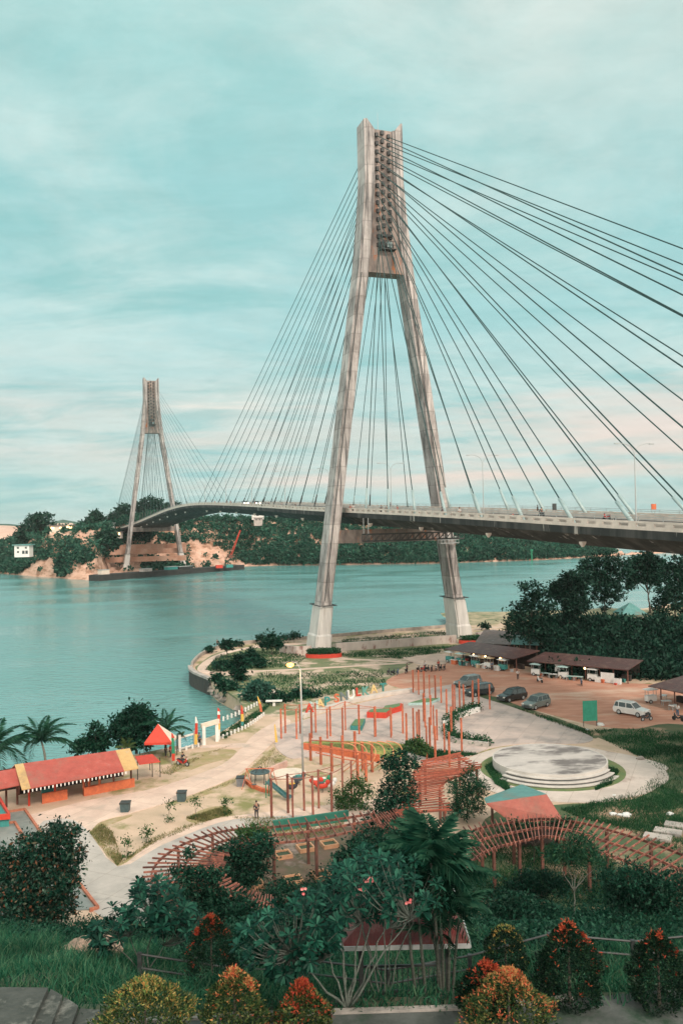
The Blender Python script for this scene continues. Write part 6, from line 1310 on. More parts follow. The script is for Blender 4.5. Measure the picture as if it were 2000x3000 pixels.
for i, (Sx, f) in enumerate(((S1, .04), (S1, .40), (S1, .58), (S1, .80), (S2, .58))):
    q = along(Sx, f, .6) + Vector((0, 0, 2.0)); t = thing('hanging_lamp', 'small warm lamp bulb lit under the %s' % ('left stall far end', 'left stall beside the cream board', 'left stall middle', 'left stall near the gap', 'right stall middle')[i], 'lamp', q)
    MB().ellipsoid((0, 0, 0), (.13, .13, .15), 8, 6).build('bulb', bulb, t, True, world=False); MB().beam((0, 0, .14), (0, 0, .5), .02).build('cord', steel_dark, t, world=False)
crate_ms = [plastic_white, orange_paint, teal_paint, cream, dark_cloth, cyan_p, red_paint, steel_grey]
c0 = None
for i in range(44):      # goods and boxes heaped along the stall fronts
    Sx, an = ((S1, ang1), (S2, ang2))[i % 2]; q = along(Sx, rnd.uniform(.02, .98), rnd.uniform(-1.5, 2.1)); s_ = rnd.uniform(.6, 1.25)
    bm_ = MB().loft([[Vector((sx * r, sy * r * .7, z)) for sx, sy in ((-1, -1), (1, -1), (1, 1), (-1, 1))] for r, z in ((.26, 0), (.31, .42), (.34, .42), (.34, .5))])
    o = bm_.build('crate', crate_ms[(i * 5 + i // 8) % 8]); o.location = q + Vector((0, 0, .75 if i % 3 == 0 and False else 0)); o.rotation_euler = (0, 0, an + rnd.uniform(-.6, .6)); o.scale = (s_, s_, s_ * rnd.uniform(.8, 1.6))
    tag(o, 'small crate of goods standing among the clutter of the market stalls', 'crate', 'crates along the stalls')
pav = thing('pavilion', 'turquoise pyramid roof pavilion on the sandy mound among dark trees', 'pavilion', D(1845, 1820, 172))
bp_ = D(1845, 1815, 172); zt_ = D(1845, 1797, 172).z; za_ = D(1845, 1766, 172).z
MB().loft([[bp_ + Vector((sx * r, sy * r, z - bp_.z)) for sx, sy in ((-1, -1), (1, -1), (1, 1), (-1, 1))] for r, z in ((2.7, zt_), (2.6, zt_ + .15), (.15, za_))]).build('roof', roof_t, pav)
for sx in (-2, 2):
    for sy in (-2, 2): MB().beam(bp_ + Vector((sx, sy, -1.2)), bp_ + Vector((sx, sy, zt_ - bp_.z)), .15).build('post', white_paint, pav)

# ------------------------------------------------------------------ restaurant by the water
rest_r = ribmat('red restaurant roof', (0.55, 0.13, 0.10), (0.42, 0.09, 0.07), 3.2, 'X'); rest_y = ribmat('yellow roof panel', (0.74, 0.50, 0.22), (0.62, 0.40, 0.17), 3.2)
E0, E1 = G(65, 2316, 4.8), G(406, 2253, 4.8); R0, R1 = G(44, 2243, 6.3), G(381, 2195, 6.3)
rs = thing('restaurant', 'long open sided restaurant with red roof and yellow end panels by the water', 'restaurant', G(230, 2330))
def rpanel(nm, f0, f1, m, z=0.0, back=False):
    a0, a1, c0, c1 = E0.lerp(E1, f0), E0.lerp(E1, f1), R0.lerp(R1, f0), R0.lerp(R1, f1)
    if back: a0, a1 = c0 + (c0 - a0) * 1.0, c1 + (c1 - a1) * 1.0; a0.z = a1.z = 4.8
    U = Vector((0, 0, .1)); Z = Vector((0, 0, z))
    MB().loft([[a0 + Z, a1 + Z, a1 + Z + U, a0 + Z + U], [c0 + Z, c1 + Z, c1 + Z + U, c0 + Z + U]]).build(nm, m, rs)
rpanel('yellow_roof_panel', 0.0, .07, rest_y, .012); rpanel('red_roof', .07, .87, rest_r); rpanel('yellow_roof_panel', .87, 1.0, rest_y, .012); rpanel('back_roof', 0.0, 1.0, rest_r, 0, True)
mb = MB()
for k in range(27):
    q = E0.lerp(E1, (k + .6) / 30) + Vector((0, -.03, -.02)); d = (E1 - E0).normalized() * .075; mb.add([q - d, q + d, q + d * .6 - Vector((0, 0, .27)), q - d * .6 - Vector((0, 0, .27))], [(0, 1, 2, 3)])
mb.build('bunting', white_paint, rs)
F0, F1 = G(80, 2362), G(394, 2304); nb = (R0 - E0); nb.z = 0; nb = nb.normalized()
for f in (.02, .25, .55, .8, .97):
    q = F0.lerp(F1, f); MB().beam(q - Vector((0, 0, .1)), Vector((q.x, q.y, 5.2)), .16).build('post', red_paint if f < .5 else brown_wood, rs)
for f in (0, .33, .66, 1):
    q = F0.lerp(F1, f) + nb * 4.2; MB().beam(q - Vector((0, 0, .1)), Vector((q.x, q.y, 5.6)), .16).build('post', brown_wood, rs)
MB().beam(F0 + nb * 4.4 + Vector((0, 0, 1.1)), F1 + nb * 4.4 + Vector((0, 0, 1.1)), .12, 2.2).build('back_wall', board_m, rs)
def lowwall(fa, fb, h, m, u=-.1): MB().beam(F0.lerp(F1, fa) + nb * u + Vector((0, 0, h / 2)), F0.lerp(F1, fb) + nb * u + Vector((0, 0, h / 2)), .15, h).build('counter_wall', m, rs)
lowwall(.13, .36, 1.0, orange_paint); lowwall(.64, 1.0, .9, orange_paint); lowwall(.14, .26, 1.15, teal_paint, .7)
kq = F0.lerp(F1, .59); kd = (F1 - F0).normalized(); mb = MB()
mb.beam(kq - kd * .85, kq + kd * .85, .5, 1.7); mb.beam(kq - kd * .85 + Vector((0, 0, 2.05)), kq + kd * .85 + Vector((0, 0, 2.05)), .5, .45)
for s in (-.8, -.25, .8): mb.beam(kq + kd * s + Vector((0, 0, .8)), kq + kd * s + Vector((0, 0, 1.9)), .14, .4)
mb.build('kiosk', orange_paint, rs)
lr = thing('side_building', 'smaller red roofed building left of the long restaurant', 'building', G(10, 2350))
MB().loft([[G(x, y, z) + Vector((0, 0, dz)) for x, y, z, dz in ((-160, 2290, 6.0, 0), (50, 2253, 6.0, 0), (50, 2253, 6.0, .1), (-160, 2290, 6.0, .1))], [G(x, y, z) + Vector((0, 0, dz)) for x, y, z, dz in ((-160, 2346, 4.9, 0), (62, 2301, 4.9, 0), (62, 2301, 4.9, .1), (-160, 2346, 4.9, .1))]]).build('roof', rest_r, lr)
for x, y in ((-60, 2380), (20, 2365), (52, 2356)): q = G(x, y); MB().beam(q - Vector((0, 0, .1)), q + Vector((0, 0, 2.6)), .16).build('post', brown_wood, lr)
q0, q1 = G(-120, 2340), G(50, 2310); MB().beam(q0 + Vector((0, 0, 1.1)), q1 + Vector((0, 0, 1.1)), .15, 2.2).build('back_wall', board_m, lr)
aw = thing('awning', 'flat red awning on thin poles right of the restaurant', 'awning', G(440, 2275))
MB().loft([[G(x, y, 4.6) + Vector((0, 0, dz)) for x, y in ((396, 2218), (447, 2211), (470, 2233), (408, 2241))] for dz in (0, .08)]).build('cloth', red_paint, aw)
for x, y in ((447, 2276), (470, 2276), (404, 2284), (440, 2256)): q = G(x, y); MB().beam(q - Vector((0, 0, .1)), Vector((q.x, q.y, 4.6)), .08).build('pole', steel_dark, aw)
tent = thing('tent', 'red and white pyramid tent by the water next to the rounded dark tree', 'tent', G(472, 2220)); tc_ = G(472, 2222); r_ = 1.6
cs = [tc_ + Vector((sx * r_, sy * r_ * .9, 2.2)) for sx, sy in ((-1, -1), (1, -1), (1, 1), (-1, 1))]; ap = tc_ + Vector((-.3, .2, 4.0))
for i in range(4): MB().add([cs[i], cs[(i + 1) % 4], ap, cs[i] - Vector((0, 0, .25)), cs[(i + 1) % 4] - Vector((0, 0, .25))], [(0, 1, 2), (0, 3, 4, 1)]).build('red_panel' if i != 1 else 'white_panel', red_paint if i != 1 else canvas, tent)
for c_ in cs: MB().beam(c_ - Vector((0, 0, 2.3)), c_, .08).build('pole', steel_dark, tent)

# gate, fence, banners by the water
gt = thing('gate', 'white gate frame with a slanted name board on the shore', 'gate', G(615, 2178)); ga, gb = G(598, 2183), G(636, 2172)
for q in (ga, gb): MB().box(q + Vector((0, 0, 1.1)), (.38, .38, 2.3), .3).build('post', white_paint, gt)
MB().beam(ga + Vector((-.3, 0, 2.35)), gb + Vector((.3, 0, 2.55)), .3, .55).build('name_board', canvas, gt)
bf = thing('banner_fence', 'white framed fence with a pale blue banner by the shore', 'fence', G(548, 2195)); ba, bb_ = G(527, 2200), G(571, 2188)
for q in (ba, bb_): MB().box(q + Vector((0, 0, .95)), (.3, .3, 1.95), .3).build('post', white_paint, bf)
for z in (.25, 1.6): MB().beam(ba + Vector((0, 0, z)), bb_ + Vector((0, 0, z)), .14, .22).build('rail', white_paint, bf)
mb = MB().beam(ba + Vector((0, 0, .92)), bb_ + Vector((0, 0, .92)), .05, 1.1); mb.build('banner', mat('pale blue banner', (0.36, 0.58, 0.62), (0.10, 0.34, 0.42), 3, 0.6, stretch=(0.3, 1, 5), lo=0.42, hi=0.5), bf)
def picket(lab, pts, h, step):
    L = smooth_line([G(x, y) for x, y in pts], 8); t = thing('picket_fence', lab, 'fence', L[0]); mb = MB(); acc = 0
    for i in range(len(L) - 1):
        mb.beam(L[i] + Vector((0, 0, h * .55)), L[i + 1] + Vector((0, 0, h * .55)), .04, .07)
    mb.build('rail', steel_grey, t); mb = MB()
    for i in range(len(L) - 1):
        seg = (L[i + 1] - L[i]).length
        while acc < seg: q = L[i].lerp(L[i + 1], acc / seg); mb.box(q + Vector((0, 0, h / 2)), (.22, .22, h)); acc += step
        acc -= seg
    o = mb.build('pickets', white_paint, t); tag(o, kind='stuff')
picket('row of small white pickets along the shore right of the gate', ((642, 2168), (680, 2152), (730, 2128), (775, 2096)), .5, .9); picket('row of small white pickets along the shore left of the gate', ((508, 2206), (545, 2198), (592, 2186)), .5, .9)
picket('white dotted railing curving along the bay', ((655, 2112), (700, 2094), (740, 2074), (780, 2052), (810, 2032)), .6, 1.0)
def feather(lab, base, top, segs):
    b = G(*base); t = thing('feather_banner', lab, 'banner', b, 'feather banners in the park'); h = (D(top[0], top[1], b.y) - b)
    MB().tube([Vector((0, 0, -.1)), h * .5, h], .03, 5).build('pole', steel_grey, t, world=False); f0 = .12
    for f1, m in segs:
        mb = MB(); w0, w1 = .34 * (1 if f0 > .2 else .9), .34 * (1 - max(0, f1 - .75) * 3)
        P0, P1 = h * f0, h * f1; mb.loft([[P0 + Vector((-.02, -.03, 0)), P0 + Vector((w0, -.03, 0)), P0 + Vector((w0, .03, 0)), P0 + Vector((-.02, .03, 0))], [P1 + Vector((-.02, -.03, 0)), P1 + Vector((max(.05, w1), -.03, 0)), P1 + Vector((max(.05, w1), .03, 0)), P1 + Vector((-.02, .03, 0))]]).build('cloth', m, t, world=False); f0 = f1
Wp = white_paint
for a in (('white red and yellow feather banner left of the gate', (570, 2192), (573, 2100), ((.45, yellow_paint), (.8, red_paint), (1, Wp))), ('red white and yellow feather banner above the gate right post', (637, 2172), (638, 2074), ((.35, Wp), (.55, yellow_paint), (.8, red_paint), (.9, Wp), (1, red_paint))),
          ('red yellow and teal feather banner at the bay', (707, 2134), (706, 2066), ((.3, teal_paint), (.62, yellow_paint), (.85, red_paint), (1, orange_paint))), ('orange feather banner leaning at the bay corner', (764, 2092), (754, 2040), ((.6, orange_paint), (1, yellow_paint))),
          ('yellow feather banner where the pale path meets the plaza', (807, 2182), (804, 2122), ((1, yellow_paint),)), ('green and red feather banner right of the tent', (505, 2240), (503, 2148), ((.35, red_paint), (.85, green_paint), (1, red_paint)))): feather(*a)
# lamp post
lp = G(888, 2281); lt = thing('lamp_post', 'tall grey lamp post with one lit amber lamp in mid park', 'lamp post', lp)
ht = 11.9; lx = D(850, 1948, lp.y) - lp; lz = lx.z
tpx = (D(880, 1958, lp.y) - lp)
MB().tube([(0, 0, 0), (tpx.x * .5, 0, ht * .5), (tpx.x, 0, tpx.z)], [.12, .10, .07], 8).build('pole', steel_grey, lt, True, world=False)
MB().tube([(tpx.x, 0, tpx.z - .1), (tpx.x * .6 + lx.x * .4, 0, lz + .28), (lx.x, 0, lz + .1)], .05, 6).build('arm', steel_grey, lt, True, world=False)
MB().ellipsoid((lx.x, 0, lz), (.42, .24, .22), 10, 6).build('lamp_head', glow('amber lamp', (1.0, 0.40, 0.07), 4.0), lt, True, world=False)
MB().box((0, 0, .15), (.5, .5, .3)).build('footing', concrete, lt, world=False)
pl_d = bpy.data.lights.new('lamp_light', 'POINT'); pl_d.energy = 150; pl_d.color = (1, .6, .25); pl_d.shadow_soft_size = .3; po = bpy.data.objects.new('lamp_light', pl_d); C.objects.link(po); po.location = lp + Vector((lx.x, 0, lz - .4))
# bins, benches, play things
def bin_(lab, px, m):
    t = thing('litter_bin', lab, 'bin', G(*px)); MB().loft([[Vector((sx * r, sy * r, z)) for sx, sy in ((-1, -1), (1, -1), (1, 1), (-1, 1))] for r, z in ((.36, 0), (.44, .85))]).build('body', m, t, world=False); MB().box((0, 0, .9), (.95, .95, .1)).build('lid', steel_dark, t, world=False)
slate = mat('slate teal plastic', (0.07, 0.12, 0.13), None, 3, 0.6)
bin_('dark teal bin at the lower bend of the pale path', (368, 2378), slate); bin_('dark teal bin farther along the pale path edge', (533, 2346), slate); bin_('grey bin by the orange play area kerb', (706, 2302), mat('grey plastic', (0.2, 0.22, 0.24), None, 3, .6))
wt = thing('picnic_table', 'small white picnic table on the grass by the bay', 'table', G(803, 2068)); MB().box((0, 0, .75), (2.4, 1, .1)).build('table_top', white_paint, wt, world=False); MB().box((0, 0, .35), (.4, .4, .7)).build('pedestal', white_paint, wt, world=False)
rp = G(846, 2272); o = thing('round_pad', 'pale round concrete pad beside the lamp post', 'platform', rp); MB().lathe([(1.85, 0), (1.85, .3)], 40).build('pad', canvas, o, world=False)
sw = thing('swing_set', 'thin rust swing frame on the sand left of the round pad', 'swing', G(762, 2312)); o_ = G(762, 2312) - G(762, 2312)
for s in (-1.3, 1.3):
    for dx in (-.55, .55): MB().tube([(s + dx, 0, 0), (s, 0, 2.1)], .04, 6).build('leg', orange_steel, sw, world=False)
MB().tube([(-1.5, 0, 2.1), (1.5, 0, 2.1)], .045, 6).build('top_bar', orange_steel, sw, world=False)
for s in (-.6, .6):
    mb = MB(); mb.box((s, 0, .5), (.45, .2, .05)); mb.build('seat', slate, sw, world=False); mb = MB()
    for dx in (-.2, .2): mb.tube([(s + dx, 0, .5), (s + dx, 0, 2.1)], .012, 4)
    mb.build('chain', steel_dark, sw, world=False)
mc = thing('climbing_dome', 'dark metal climbing frame with slats at the top of the play area', 'climbing frame', G(762, 2290)); mb = MB()
for k in range(6): a = k * math.pi / 3; mb.tube([(1.0 * math.cos(a), .7 * math.sin(a), 0), (.9 * math.cos(a), .6 * math.sin(a), 1.0), (0, 0, 1.6)], .035, 5)
mb.build('frame', steel_dark, mc, world=False); MB().lathe([(1.05, .98), (1.05, 1.06)], 12).build('ring', slate, mc, world=False)
wall_px('play_kerb', 'orange kerb on the left side of the play area', [(720, 2292), (736, 2306), (765, 2318), (790, 2324)], .35, .3, orange_paint, 'kerb')
wall_px('pink_wall', 'low pink wall behind the climbing frame', [(786, 2268), (812, 2258), (840, 2246)], .7, .25, mat('pink wall', (0.60, 0.42, 0.36), (0.48, 0.33, 0.28), 2, .8), 'wall')
sl = thing('slide', 'blue green playground slide lying in front of the climbing frame', 'slide', G(815, 2340))
MB().loft([[Vector((x, y, z)) for y, z in ((-.3, z0), (.3, z0), (.3, z0 + .25), (.26, z0 + .05), (-.26, z0 + .05), (-.3, z0 + .25))] for x, z0 in ((-1.3, 1.5), (-.8, 1.25), (.9, .3), (1.4, .22))]).build('chute', mat('blue green plastic', (0.03, 0.12, 0.12), (0.09, 0.17, 0.18), 2, .4), sl, world=False)
for y in (-.25, .25): MB().beam((-1.25, y, 0), (-1.25, y, 1.6), .07).build('leg', green_paint, sl, world=False)
sl.rotation_euler = (0, 0, -.5)
def rider(lab, px, cols, rz):
    t = thing('spring_rider', lab, 'playground ride', G(*px)); t.rotation_euler = (0, 0, rz)
    MB().tube([(0.1 * math.cos(k), .1 * math.sin(k), .02 * k) for k in range(20)], .02, 5).build('spring', steel_dark, t, world=False)
    mb = MB(); mb.ellipsoid((0, 0, .7), (.65, .26, .3), 10, 7); mb.ellipsoid((.55, 0, 1.0), (.26, .2, .28), 8, 6); mb.ellipsoid((-.55, 0, .85), (.2, .1, .2), 8, 6); mb.build('body', cols[0], t, True, world=False)
    MB().box((-.1, 0, 1.0), (.5, .36, .1)).build('saddle', cols[1], t, world=False)
rider('black and yellow playground ride in front of the lamp post', (858, 2324), (dark_cloth, yellow_paint), .8); rider('dark playground ride with teal top by the lamp post foot', (876, 2300), (slate, teal_paint), .5)
rider('red and white playground ride right of the brown posts', (926, 2312), (red_paint, white_paint), -.3); rider('green and white playground ride beside the red one', (950, 2308), (green_paint, white_paint), .3); rider('red playground ride before the dark tyre', (944, 2322), (red_paint, slate), .1); rider('white and red playground ride by the shrub', (968, 2318), (plastic_white, red_paint), .6)

# ------------------------------------------------------------------ terrace in front
walk_m = mat('stained walkway', (0.10, 0.115, 0.11), (0.055, 0.068, 0.062), 1.2, 0.9, 0.3, 9, c3=(0.025, 0.055, 0.035), c3scale=0.9, c3lo=0.52, c3hi=0.66)
struct('walkway', MB().prism([(-12, 6), (12, 6), (12, 20.9), (8.2, 20.9), (3.2, 20.15), (-2.4, 20.05), (-5.4, 19.9), (-12, 19.9)], 18.2, 18.5), walk_m)
struct('walkway_edge', strip([Vector((-5.3, 19.93, 0)), Vector((-2.4, 20.08, 0)), Vector((3.2, 20.18, 0)), Vector((5.2, 20.5, 0))], .16, 18.3, 18.56), mat('worn edge', (0.36, 0.34, 0.31), (0.18, 0.18, 0.165), 2, .9, .3, 9))
stp = thing('garden_steps', 'mossy concrete steps and landing at the lower left corner', 'steps', G(100, 2950, 18.5))
stm = mat('mossy step', (0.075, 0.085, 0.078), (0.035, 0.045, 0.04), 1.5, 0.9, 0.4, 8, c3=(0.20, 0.21, 0.19), c3scale=1.6, c3lo=0.55, c3hi=0.72)
for pp, z in (([(-200, 2890), (142, 2893), (78, 3030), (-200, 3030)], 18.98), ([(150, 2897), (184, 2916), (140, 3030), (83, 3030)], 18.86), ([(190, 2920), (230, 2946), (200, 3030), (146, 3030)], 18.74), ([(236, 2954), (294, 2958), (284, 3030), (206, 3030)], 18.62)):
    MB().prism([(q.x, q.y) for q in [G(x, y, z) for x, y in pp]], 18.0, z).build('step', stm, stp)
gz = thing('gazebo', 'small open gazebo with red metal hip roof and dark balustrade', 'gazebo', D(1178, 2905, 25.2)); gc = D(1178, 2905, 25.4); g0 = hz(gc.x, 25.4); gy = 25.2
hw_ = 1.74; ze_ = 18.42; roof_gz = ribmat('dusty red metal roof', (0.24, 0.035, 0.03), (0.14, 0.025, 0.022), 8.0, 'X', .45)
yc = 25.1; sq = ((-1, -1), (1, -1), (1, 1), (-1, 1))
MB().loft([[Vector((gc.x + sx * r, yc + sy * r, z)) for sx, sy in sq] for r, z in ((hw_, ze_), (hw_ * .98, ze_ + .05), (.12, ze_ + 1.05))]).build('roof', roof_gz, gz)
mb = MB()
for (sx, sy), (tx, ty) in zip(sq, sq[1:] + sq[:1]): mb.beam((gc.x + sx * hw_, yc + sy * hw_, ze_ - .05), (gc.x + tx * hw_, yc + ty * hw_, ze_ - .05), .06, .12)
mb.build('fascia', steel_grey, gz)
for sx, sy in sq: MB().beam((gc.x + sx * 1.2, yc + sy * 1.2 + .2, g0 - .6), (gc.x + sx * 1.2, yc + sy * 1.2 + .2, ze_ + .25), .12).build('post', steel_dark, gz)
MB().box((gc.x, yc + .2, g0 + .0), (2.6, 2.6, .16)).build('deck', board_m, gz)
for (sx, sy), (tx, ty) in zip(sq, sq[1:] + sq[:1]):
    a, b = Vector((gc.x + sx * 1.2, yc + sy * 1.2 + .2, g0)), Vector((gc.x + tx * 1.2, yc + ty * 1.2 + .2, g0)); mb = MB()
    for z in (.15, .92): mb.beam(a + Vector((0, 0, z)), b + Vector((0, 0, z)), .05, .07)
    for k in range(1, 15): q = a.lerp(b, k / 15); mb.beam(q + Vector((0, 0, .15)), q + Vector((0, 0, .92)), .03)
    mb.build('balustrade', steel_dark, gz)
fn = thing('rail_fence', 'dark rail fence along the slope behind the clipped shrubs', 'fence', Vector((8, 28.5, hz(8, 28.5)))); prev = None
for i, x in enumerate((-7, -4.2, -1.5, 1.2, 3.9, 6.55, 9.3, 12.1, 15)):
    g = Vector((x, 28.6, hz(x, 28.6))); MB().beam(g - Vector((0, 0, .2)), g + Vector((0, 0, .95)), .13).build('post', steel_dark, fn)
    if prev:
        for z in (.45, .9): MB().tube([prev + Vector((0, 0, z)), g + Vector((0, 0, z))], .035, 6).build('rail', steel_dark, fn)
    prev = g
# stones and litter in the field
for i, (x, y, r) in enumerate(((1794, 2388, .35), (1814, 2390, .3), (1832, 2392, .45), (1962, 2388, .35), (1797, 2332, .2), (1758, 2126, .5), (1875, 2226, .5), (1720, 2140, .3))):
    o = MB().ellipsoid((0, 0, 0), (r, r * .8, r * .5), 8, 5, .2, i).build('stone', plastic_white if i != 6 else rock_m); o.location = G(x, y) + Vector((0, 0, r * .3)); tag(o, 'small pale stone lying in the rough field grass' if i not in (5, 6, 7) else ('pale stone by the green board', 'grey boulder at the ring pavement edge', 'flat pale stone below the green board')[i - 5], 'stone', 'pale stones in the field')
slab = thing('garden_path', 'stepped concrete slab path at the right edge of the field', 'steps', G(1950, 2440))
for x, y in ((1985, 2424), (1955, 2442), (1925, 2458)): q = G(x, y); MB().box(q + Vector((0, 0, .12)), (2.2, 1.2, .3), -.5).build('slab', concrete, slab)

# ------------------------------------------------------------------ on the bridge
L0 = thing('bridge_lamp', 'grey double armed street lamp on the bridge deck', 'street lamp', (0, 0, 0), 'street lamps on the bridge')
MB().tube([(0, 0, 0), (0, 0, 9.3)], [.11, .06], 6).build('pole', steel_grey, L0, world=False)
for s in (-1, 1):
    MB().tube(smooth_line([Vector((0, 0, 9.2)), Vector((s * .6, 0, 10.2)), Vector((s * 1.8, 0, 10.6)), Vector((s * 2.6, 0, 10.6))], 4), .045, 5).build('arm', steel_grey, L0, world=False); MB().box((s * 2.8, 0, 10.58), (.7, .25, .14)).build('lamp_head', steel_grey, L0, world=False)
for i in range(11):
    t = -121 + 39.75 * i; o = L0 if i == 0 else copy_tree(L0); o.location = BW(0, t, deck_z(t) + .03); o.rotation_euler = (0, 0, math.atan2(pv.y, pv.x))
def bsign(lab, u, t, w, h, z, m):
    o = thing('road_sign', lab, 'sign', BW(u, t, deck_z(t))); o.rotation_euler = (0, 0, math.atan2(pv.y, pv.x)); MB().box((0, 0, z + h / 2), (w, .08, h)).build('panel', m, o, world=False)
    for x in (-w / 3, w / 3): MB().beam((x, .06, 0), (x, .06, z + h), .07).build('post', steel_grey, o, world=False)
bsign('small orange road sign on twin posts at the far parapet', 9.2, -73.9, .85, .8, 1.6, orange_paint); bsign('grey road sign seen from behind on the bridge', 9.2, -49.4, .8, 1.1, 1.0, steel_dark)
kk = [(-9.5, 12, 0, 'red shirt', red_c), (-9.5, 40, 0, 'dark clothes', dark_cloth), (-9.5, -3, 0, 'white shirt', white_c), (-9.4, -18, 0, 'dark clothes', dark_cloth), (-9.5, -26, 0, 'red shirt', red_c), (-9.4, -50, 0, 'white shirt', white_c), (9.4, -44, 0, 'dark clothes', dark_cloth), (-9.5, 78, 0, 'red shirt', red_c), (-9.5, 66, 0, 'dark clothes', dark_cloth), (-9.4, 110, 0, 'red shirt', red_c), (9.4, 20, 0, 'blue shirt', blue_c)]
whr = ['beside the left pylon leg', 'left of the near pylon', 'just right of the left pylon leg', 'between the pylon legs', 'nearing the right pylon leg', 'right of the right pylon leg', 'on the far walkway below the grey sign', 'by the mid-span stays', 'left of the walker by the mid-span stays', 'near the crest of the deck', 'on the far walkway between the legs']
for (u, t, _, c, cm), w in zip(kk, whr): person('walker in %s on bridge %s' % (c, w), BW(u, t, deck_z(t) + .04), rnd.uniform(0, 6), cm, dark_cloth)
for u, t, k, w in ((-6, -30, 1, 'crossing below the right pylon leg'), (-6.5, -62, 0, 'red, nearing the long stays on the right'), (-6.8, -86, 1, 'dark, nearest the right edge of the view'), (4, -70, 0, 'red, on the far lane right of the pylon'), (-6, 30, 1, 'dark, left of the near pylon'), (-6.3, 95, 0, 'red, on the main span')): bike(k, BW(u, t, deck_z(t) + .04), math.atan2(av.y, av.x), 'motorcycle on the bridge deck, %s' % w)
for i, (u, t, k, cm) in enumerate(((-6.4, -14, 1, dark_cloth), (-6.6, 6, 0, red_c), (-6.2, 48, 1, dark_cloth), (-6.5, 60, 3, white_c), (-6.3, 74, 0, dark_cloth), (-6.6, -45, 1, white_c), (3.5, -54, 1, dark_cloth), (3.2, -20, 0, blue_c), (-6.4, 128, 1, dark_cloth), (-6.4, 148, 0, red_c))):
    q = BW(u, t, deck_z(t) + .04); w = ('just left of the right pylon leg', 'by the left pylon leg', 'left of the near pylon in traffic', 'second left of the near pylon', 'third left of the near pylon', 'right of the right pylon leg', 'on the far lane below the grey sign', 'on the far lane between the pylon legs', 'toward the crest of the deck', 'at the crest of the deck')[i]
    bike(k, q, math.atan2(av.y, av.x), 'ridden motorcycle on the bridge ' + w); person('motorcycle rider on the bridge ' + w, q, math.atan2(av.y, av.x), cm, dark_cloth, 'ride')
hl = glow('headlamp glow', (1, 0.85, 0.6), 12)
for k, (u, t) in enumerate(((-4, 112), (-2, 104))):
    o = thing('bridge_car', ('white', 'grey')[k] + ' car with lit headlamps on the main span', 'car', BW(u, t, deck_z(t) + .04)); o.rotation_euler = (0, 0, math.atan2(-av.y, -av.x))
    MB().loft([[Vector((x, y * .85, z)) for y, z in ((-1, .3), (1, .3), (1, h), (-1, h))] for x, h in ((-2.1, .9), (-1.9, 1.0), (.9, .95), (2.0, .8), (2.1, .6))]).build('body', white_paint if k == 0 else steel_grey, o, world=False)
    MB().loft([[Vector((x, y, z)) for x, y in ((x0, -w), (x1, -w), (x1, w), (x0, w))] for x0, x1, w, z in ((-1.8, .9, .78, .96), (-1.5, .2, .62, 1.45))]).build('windows', glass_dark, o, world=False)
    for s in (-.6, .6): MB().ellipsoid((2.1, s, .65), (.08, .2, .16), 8, 5).build('headlight', hl, o, world=False)
    for s in (-.8, .8):
        for x in (-1.3, 1.3): wheel(o, x, s, .33, .2)

# ------------------------------------------------------------------ far bank things
bg = thing('barge', 'long dark flat barge moored below the far pylon', 'barge', G(500, 1690, 0)); ba_, bb2 = G(290, 1703, 0), G(716, 1668, 0); bd = (bb2 - ba_).normalized(); bn = Vector((-bd.y, bd.x, 0))
MB().loft([[q + bn * w + Vector((0, 0, z)) for w, z in ((0, -.5), (9, -.5), (9, zt), (0, zt))] for q, zt in ((ba_, 3.0), (ba_ + bd * 3, 3.2), (bb2 - bd * 4, 2.6), (bb2, 2.8))]).build('hull', mat('barge hull', (0.025, 0.03, 0.03), (0.045, 0.045, 0.042), .5, .8), bg)
for f, w, h, m in ((.06, 5, 2.5, canvas), (.52, 7, 1.6, teal_paint), (.62, 10, 1.2, steel_dark), (.34, 6, 1.5, concrete)):
    o = thing('deck_cabin', 'small %s cabin box standing on the barge' % {5: 'cream', 7: 'teal', 10: 'dark', 6: 'grey'}[w], 'cabin', ba_ + bd * 97 * f + bn * 4 + Vector((0, 0, 3.0))); MB().box((0, 0, h / 2), (w, 3.4, h), math.atan2(bd.y, bd.x)).build('box', m, o, world=False); MB().box((0, 0, h + .1), (w + .4, 3.8, .16), math.atan2(bd.y, bd.x)).build('roof', steel_grey, o, world=False)
for lab, px, Y, m in (('red container on the sand right of the far pylon', (642, 1655), 508, red_paint), ('teal container on the sand right of the red one', (672, 1656), 512, teal_paint), ('white tank house on the sand beside the far pylon', (486, 1640), 520, white_paint)):
    q = D(px[0], px[1], Y); o = thing('container', lab, 'container', (q.x, q.y, 2.2)); MB().box((0, 0, .9), (4, 1.8, 1.8), .4).build('box', m, o, world=False); MB().box((2.02 * math.cos(.4), 2.02 * math.sin(.4), .9), (.06, 1.6, 1.6), .4).build('doors', steel_dark, o, world=False)
cr = thing('crane', 'thin red lattice crane boom rising from the far bank', 'crane', D(676, 1625, 540)); cb = D(676, 1625, 540); ct = D(704, 1553, 540)
for dx in (-.5, .5): MB().beam(cb + Vector((dx, 0, -1)), ct + Vector((dx * .4, 0, 0)), .35).build('boom', red_paint, cr)
MB().box(cb - Vector((0, 0, 1)), (2.6, 2, 2)).build('cab', rust_wood, cr)
win_lit = glow('lit window', (1.0, 0.66, 0.30), 2.2)
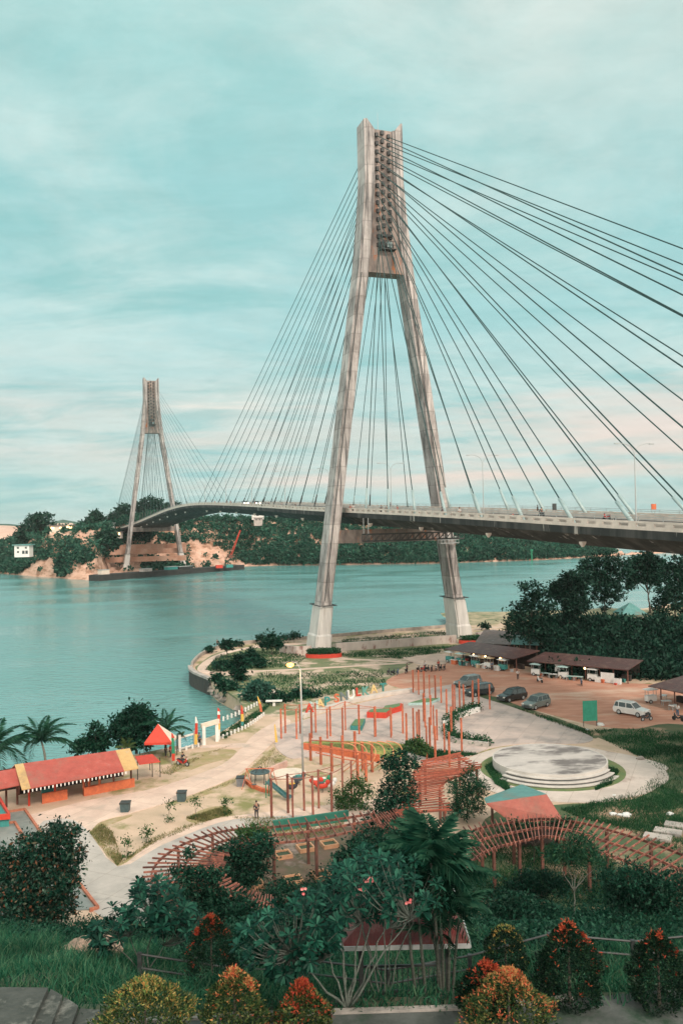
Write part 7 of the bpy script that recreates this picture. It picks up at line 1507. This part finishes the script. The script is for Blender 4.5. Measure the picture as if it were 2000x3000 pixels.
def house(lab, x0, x1, ytop, ybot, Y, depth, wm, rm, lit=(), dark=(), name='house'):
    a, b = D(x0, ybot, Y), D(x1, ybot, Y); zt = D((x0 + x1) / 2, ytop, Y).z; z0 = min(a.z, b.z) - 1.5; w = b.x - a.x; t = thing(name, lab, 'building', (a.x + w / 2, Y, z0))
    MB().box((0, depth / 2, (zt - z0) / 2), (w, depth, zt - z0)).build('wall', wm, t, world=False)
    MB().box((0, depth / 2, zt - z0 + .3), (w * 1.15 + .6, depth + 1.6, .5)).build('roof', rm, t, world=False)
    for fx, fz, ww, hh in lit: MB().box((w * (fx - .5), -.06, (zt - z0) * fz), (ww, .1, hh)).build('window', win_lit, t, world=False)
    for fx, fz, ww, hh in dark: MB().box((w * (fx - .5), -.06, (zt - z0) * fz), (ww, .1, hh)).build('window', glass_dark, t, world=False)
house('white two storey house with wide flat roof on the wooded far bank', 43, 87, 1598, 1624, 482, 6, white_paint, roof_t, (), ((.25, .8, 1.1, 1), (.78, .8, 1.1, 1), (.25, .45, 1.1, 1), (.6, .42, 1.4, 1.8), (.82, .42, 1.4, 1.8)))
house('low building with bright lit windows left of the turquoise roofed block', 146, 214, 1541, 1556, 545, 8, canvas, roof_g, ((.06, .72, 1.6, 1.6), (.16, .72, 1.2, 1.2), (.5, .72, 2, 1.4), (.76, .85, 1.8, 1.4), (.86, .85, 1.4, 1.4), (.95, .85, 1.4, 1.4)))
house('turquoise roofed low block with one lit window', 228, 286, 1543, 1557, 545, 8, white_paint, roof_t, ((.45, .8, 1.6, 2.2),), ((.2, .75, 1.6, 1.2), (.75, .75, 1.8, 1.2)))
house('small white block under the slim palm-like tree', 294, 328, 1534, 1545, 575, 7, white_paint, steel_grey, (), ((.3, .8, 1, .8), (.7, .8, 1, .8)))
house('small kiosk with lit window by the far bridge end', 338, 356, 1560, 1570, 520, 4, concrete, roof_g, ((.6, .8, 1.4, 1.4),))
house('pale shed in the trees at the crest of the far bank', 738, 772, 1506, 1516, 620, 5, white_paint, steel_grey, (), ((.5, .8, 2, .9),)); house('grey concrete block under the deck beside the pale shed', 744, 768, 1518, 1534, 600, 5, concrete, concrete, (), ((.3, .8, .8, .8), (.7, .8, .8, .8)))
rw_m = mat('terrace soil', (0.42, 0.22, 0.15), (0.56, 0.38, 0.29), .15, .95, .4, 1)
for lab, y0, dd in (('lowest pink retaining terrace behind the far pylon', 1634, 512), ('middle pink retaining terrace behind the far pylon', 1612, 524), ('top pink retaining terrace behind the far pylon', 1598, 534)):
    L = smooth_line([D(x, y0 - (x - 310) * .03, dd + 6 * math.sin((x - 310) / 75)) for x in range(310, 545, 26)], 2); mb = MB(); mb.loft([[Vector((p_.x, p_.y, p_.z - 3)), Vector((p_.x, p_.y + 3, p_.z - 3)), Vector((p_.x, p_.y + 3, p_.z)), Vector((p_.x, p_.y, p_.z))] for p_ in L])
    tag(mb.build('retaining_wall', rw_m), lab, 'retaining wall')
mk = D(1557, 1652, 535); o = thing('channel_marker', 'thin green channel marker post near the far shore', 'marker', (mk.x, mk.y, 0)); MB().tube([(0, 0, -1), (0, 0, 7)], .35, 8).build('post', green_paint, o, world=False); MB().box((0, 0, 7.4), (1.2, 1.2, 1.2), .7).build('top_mark', green_paint, o, world=False)
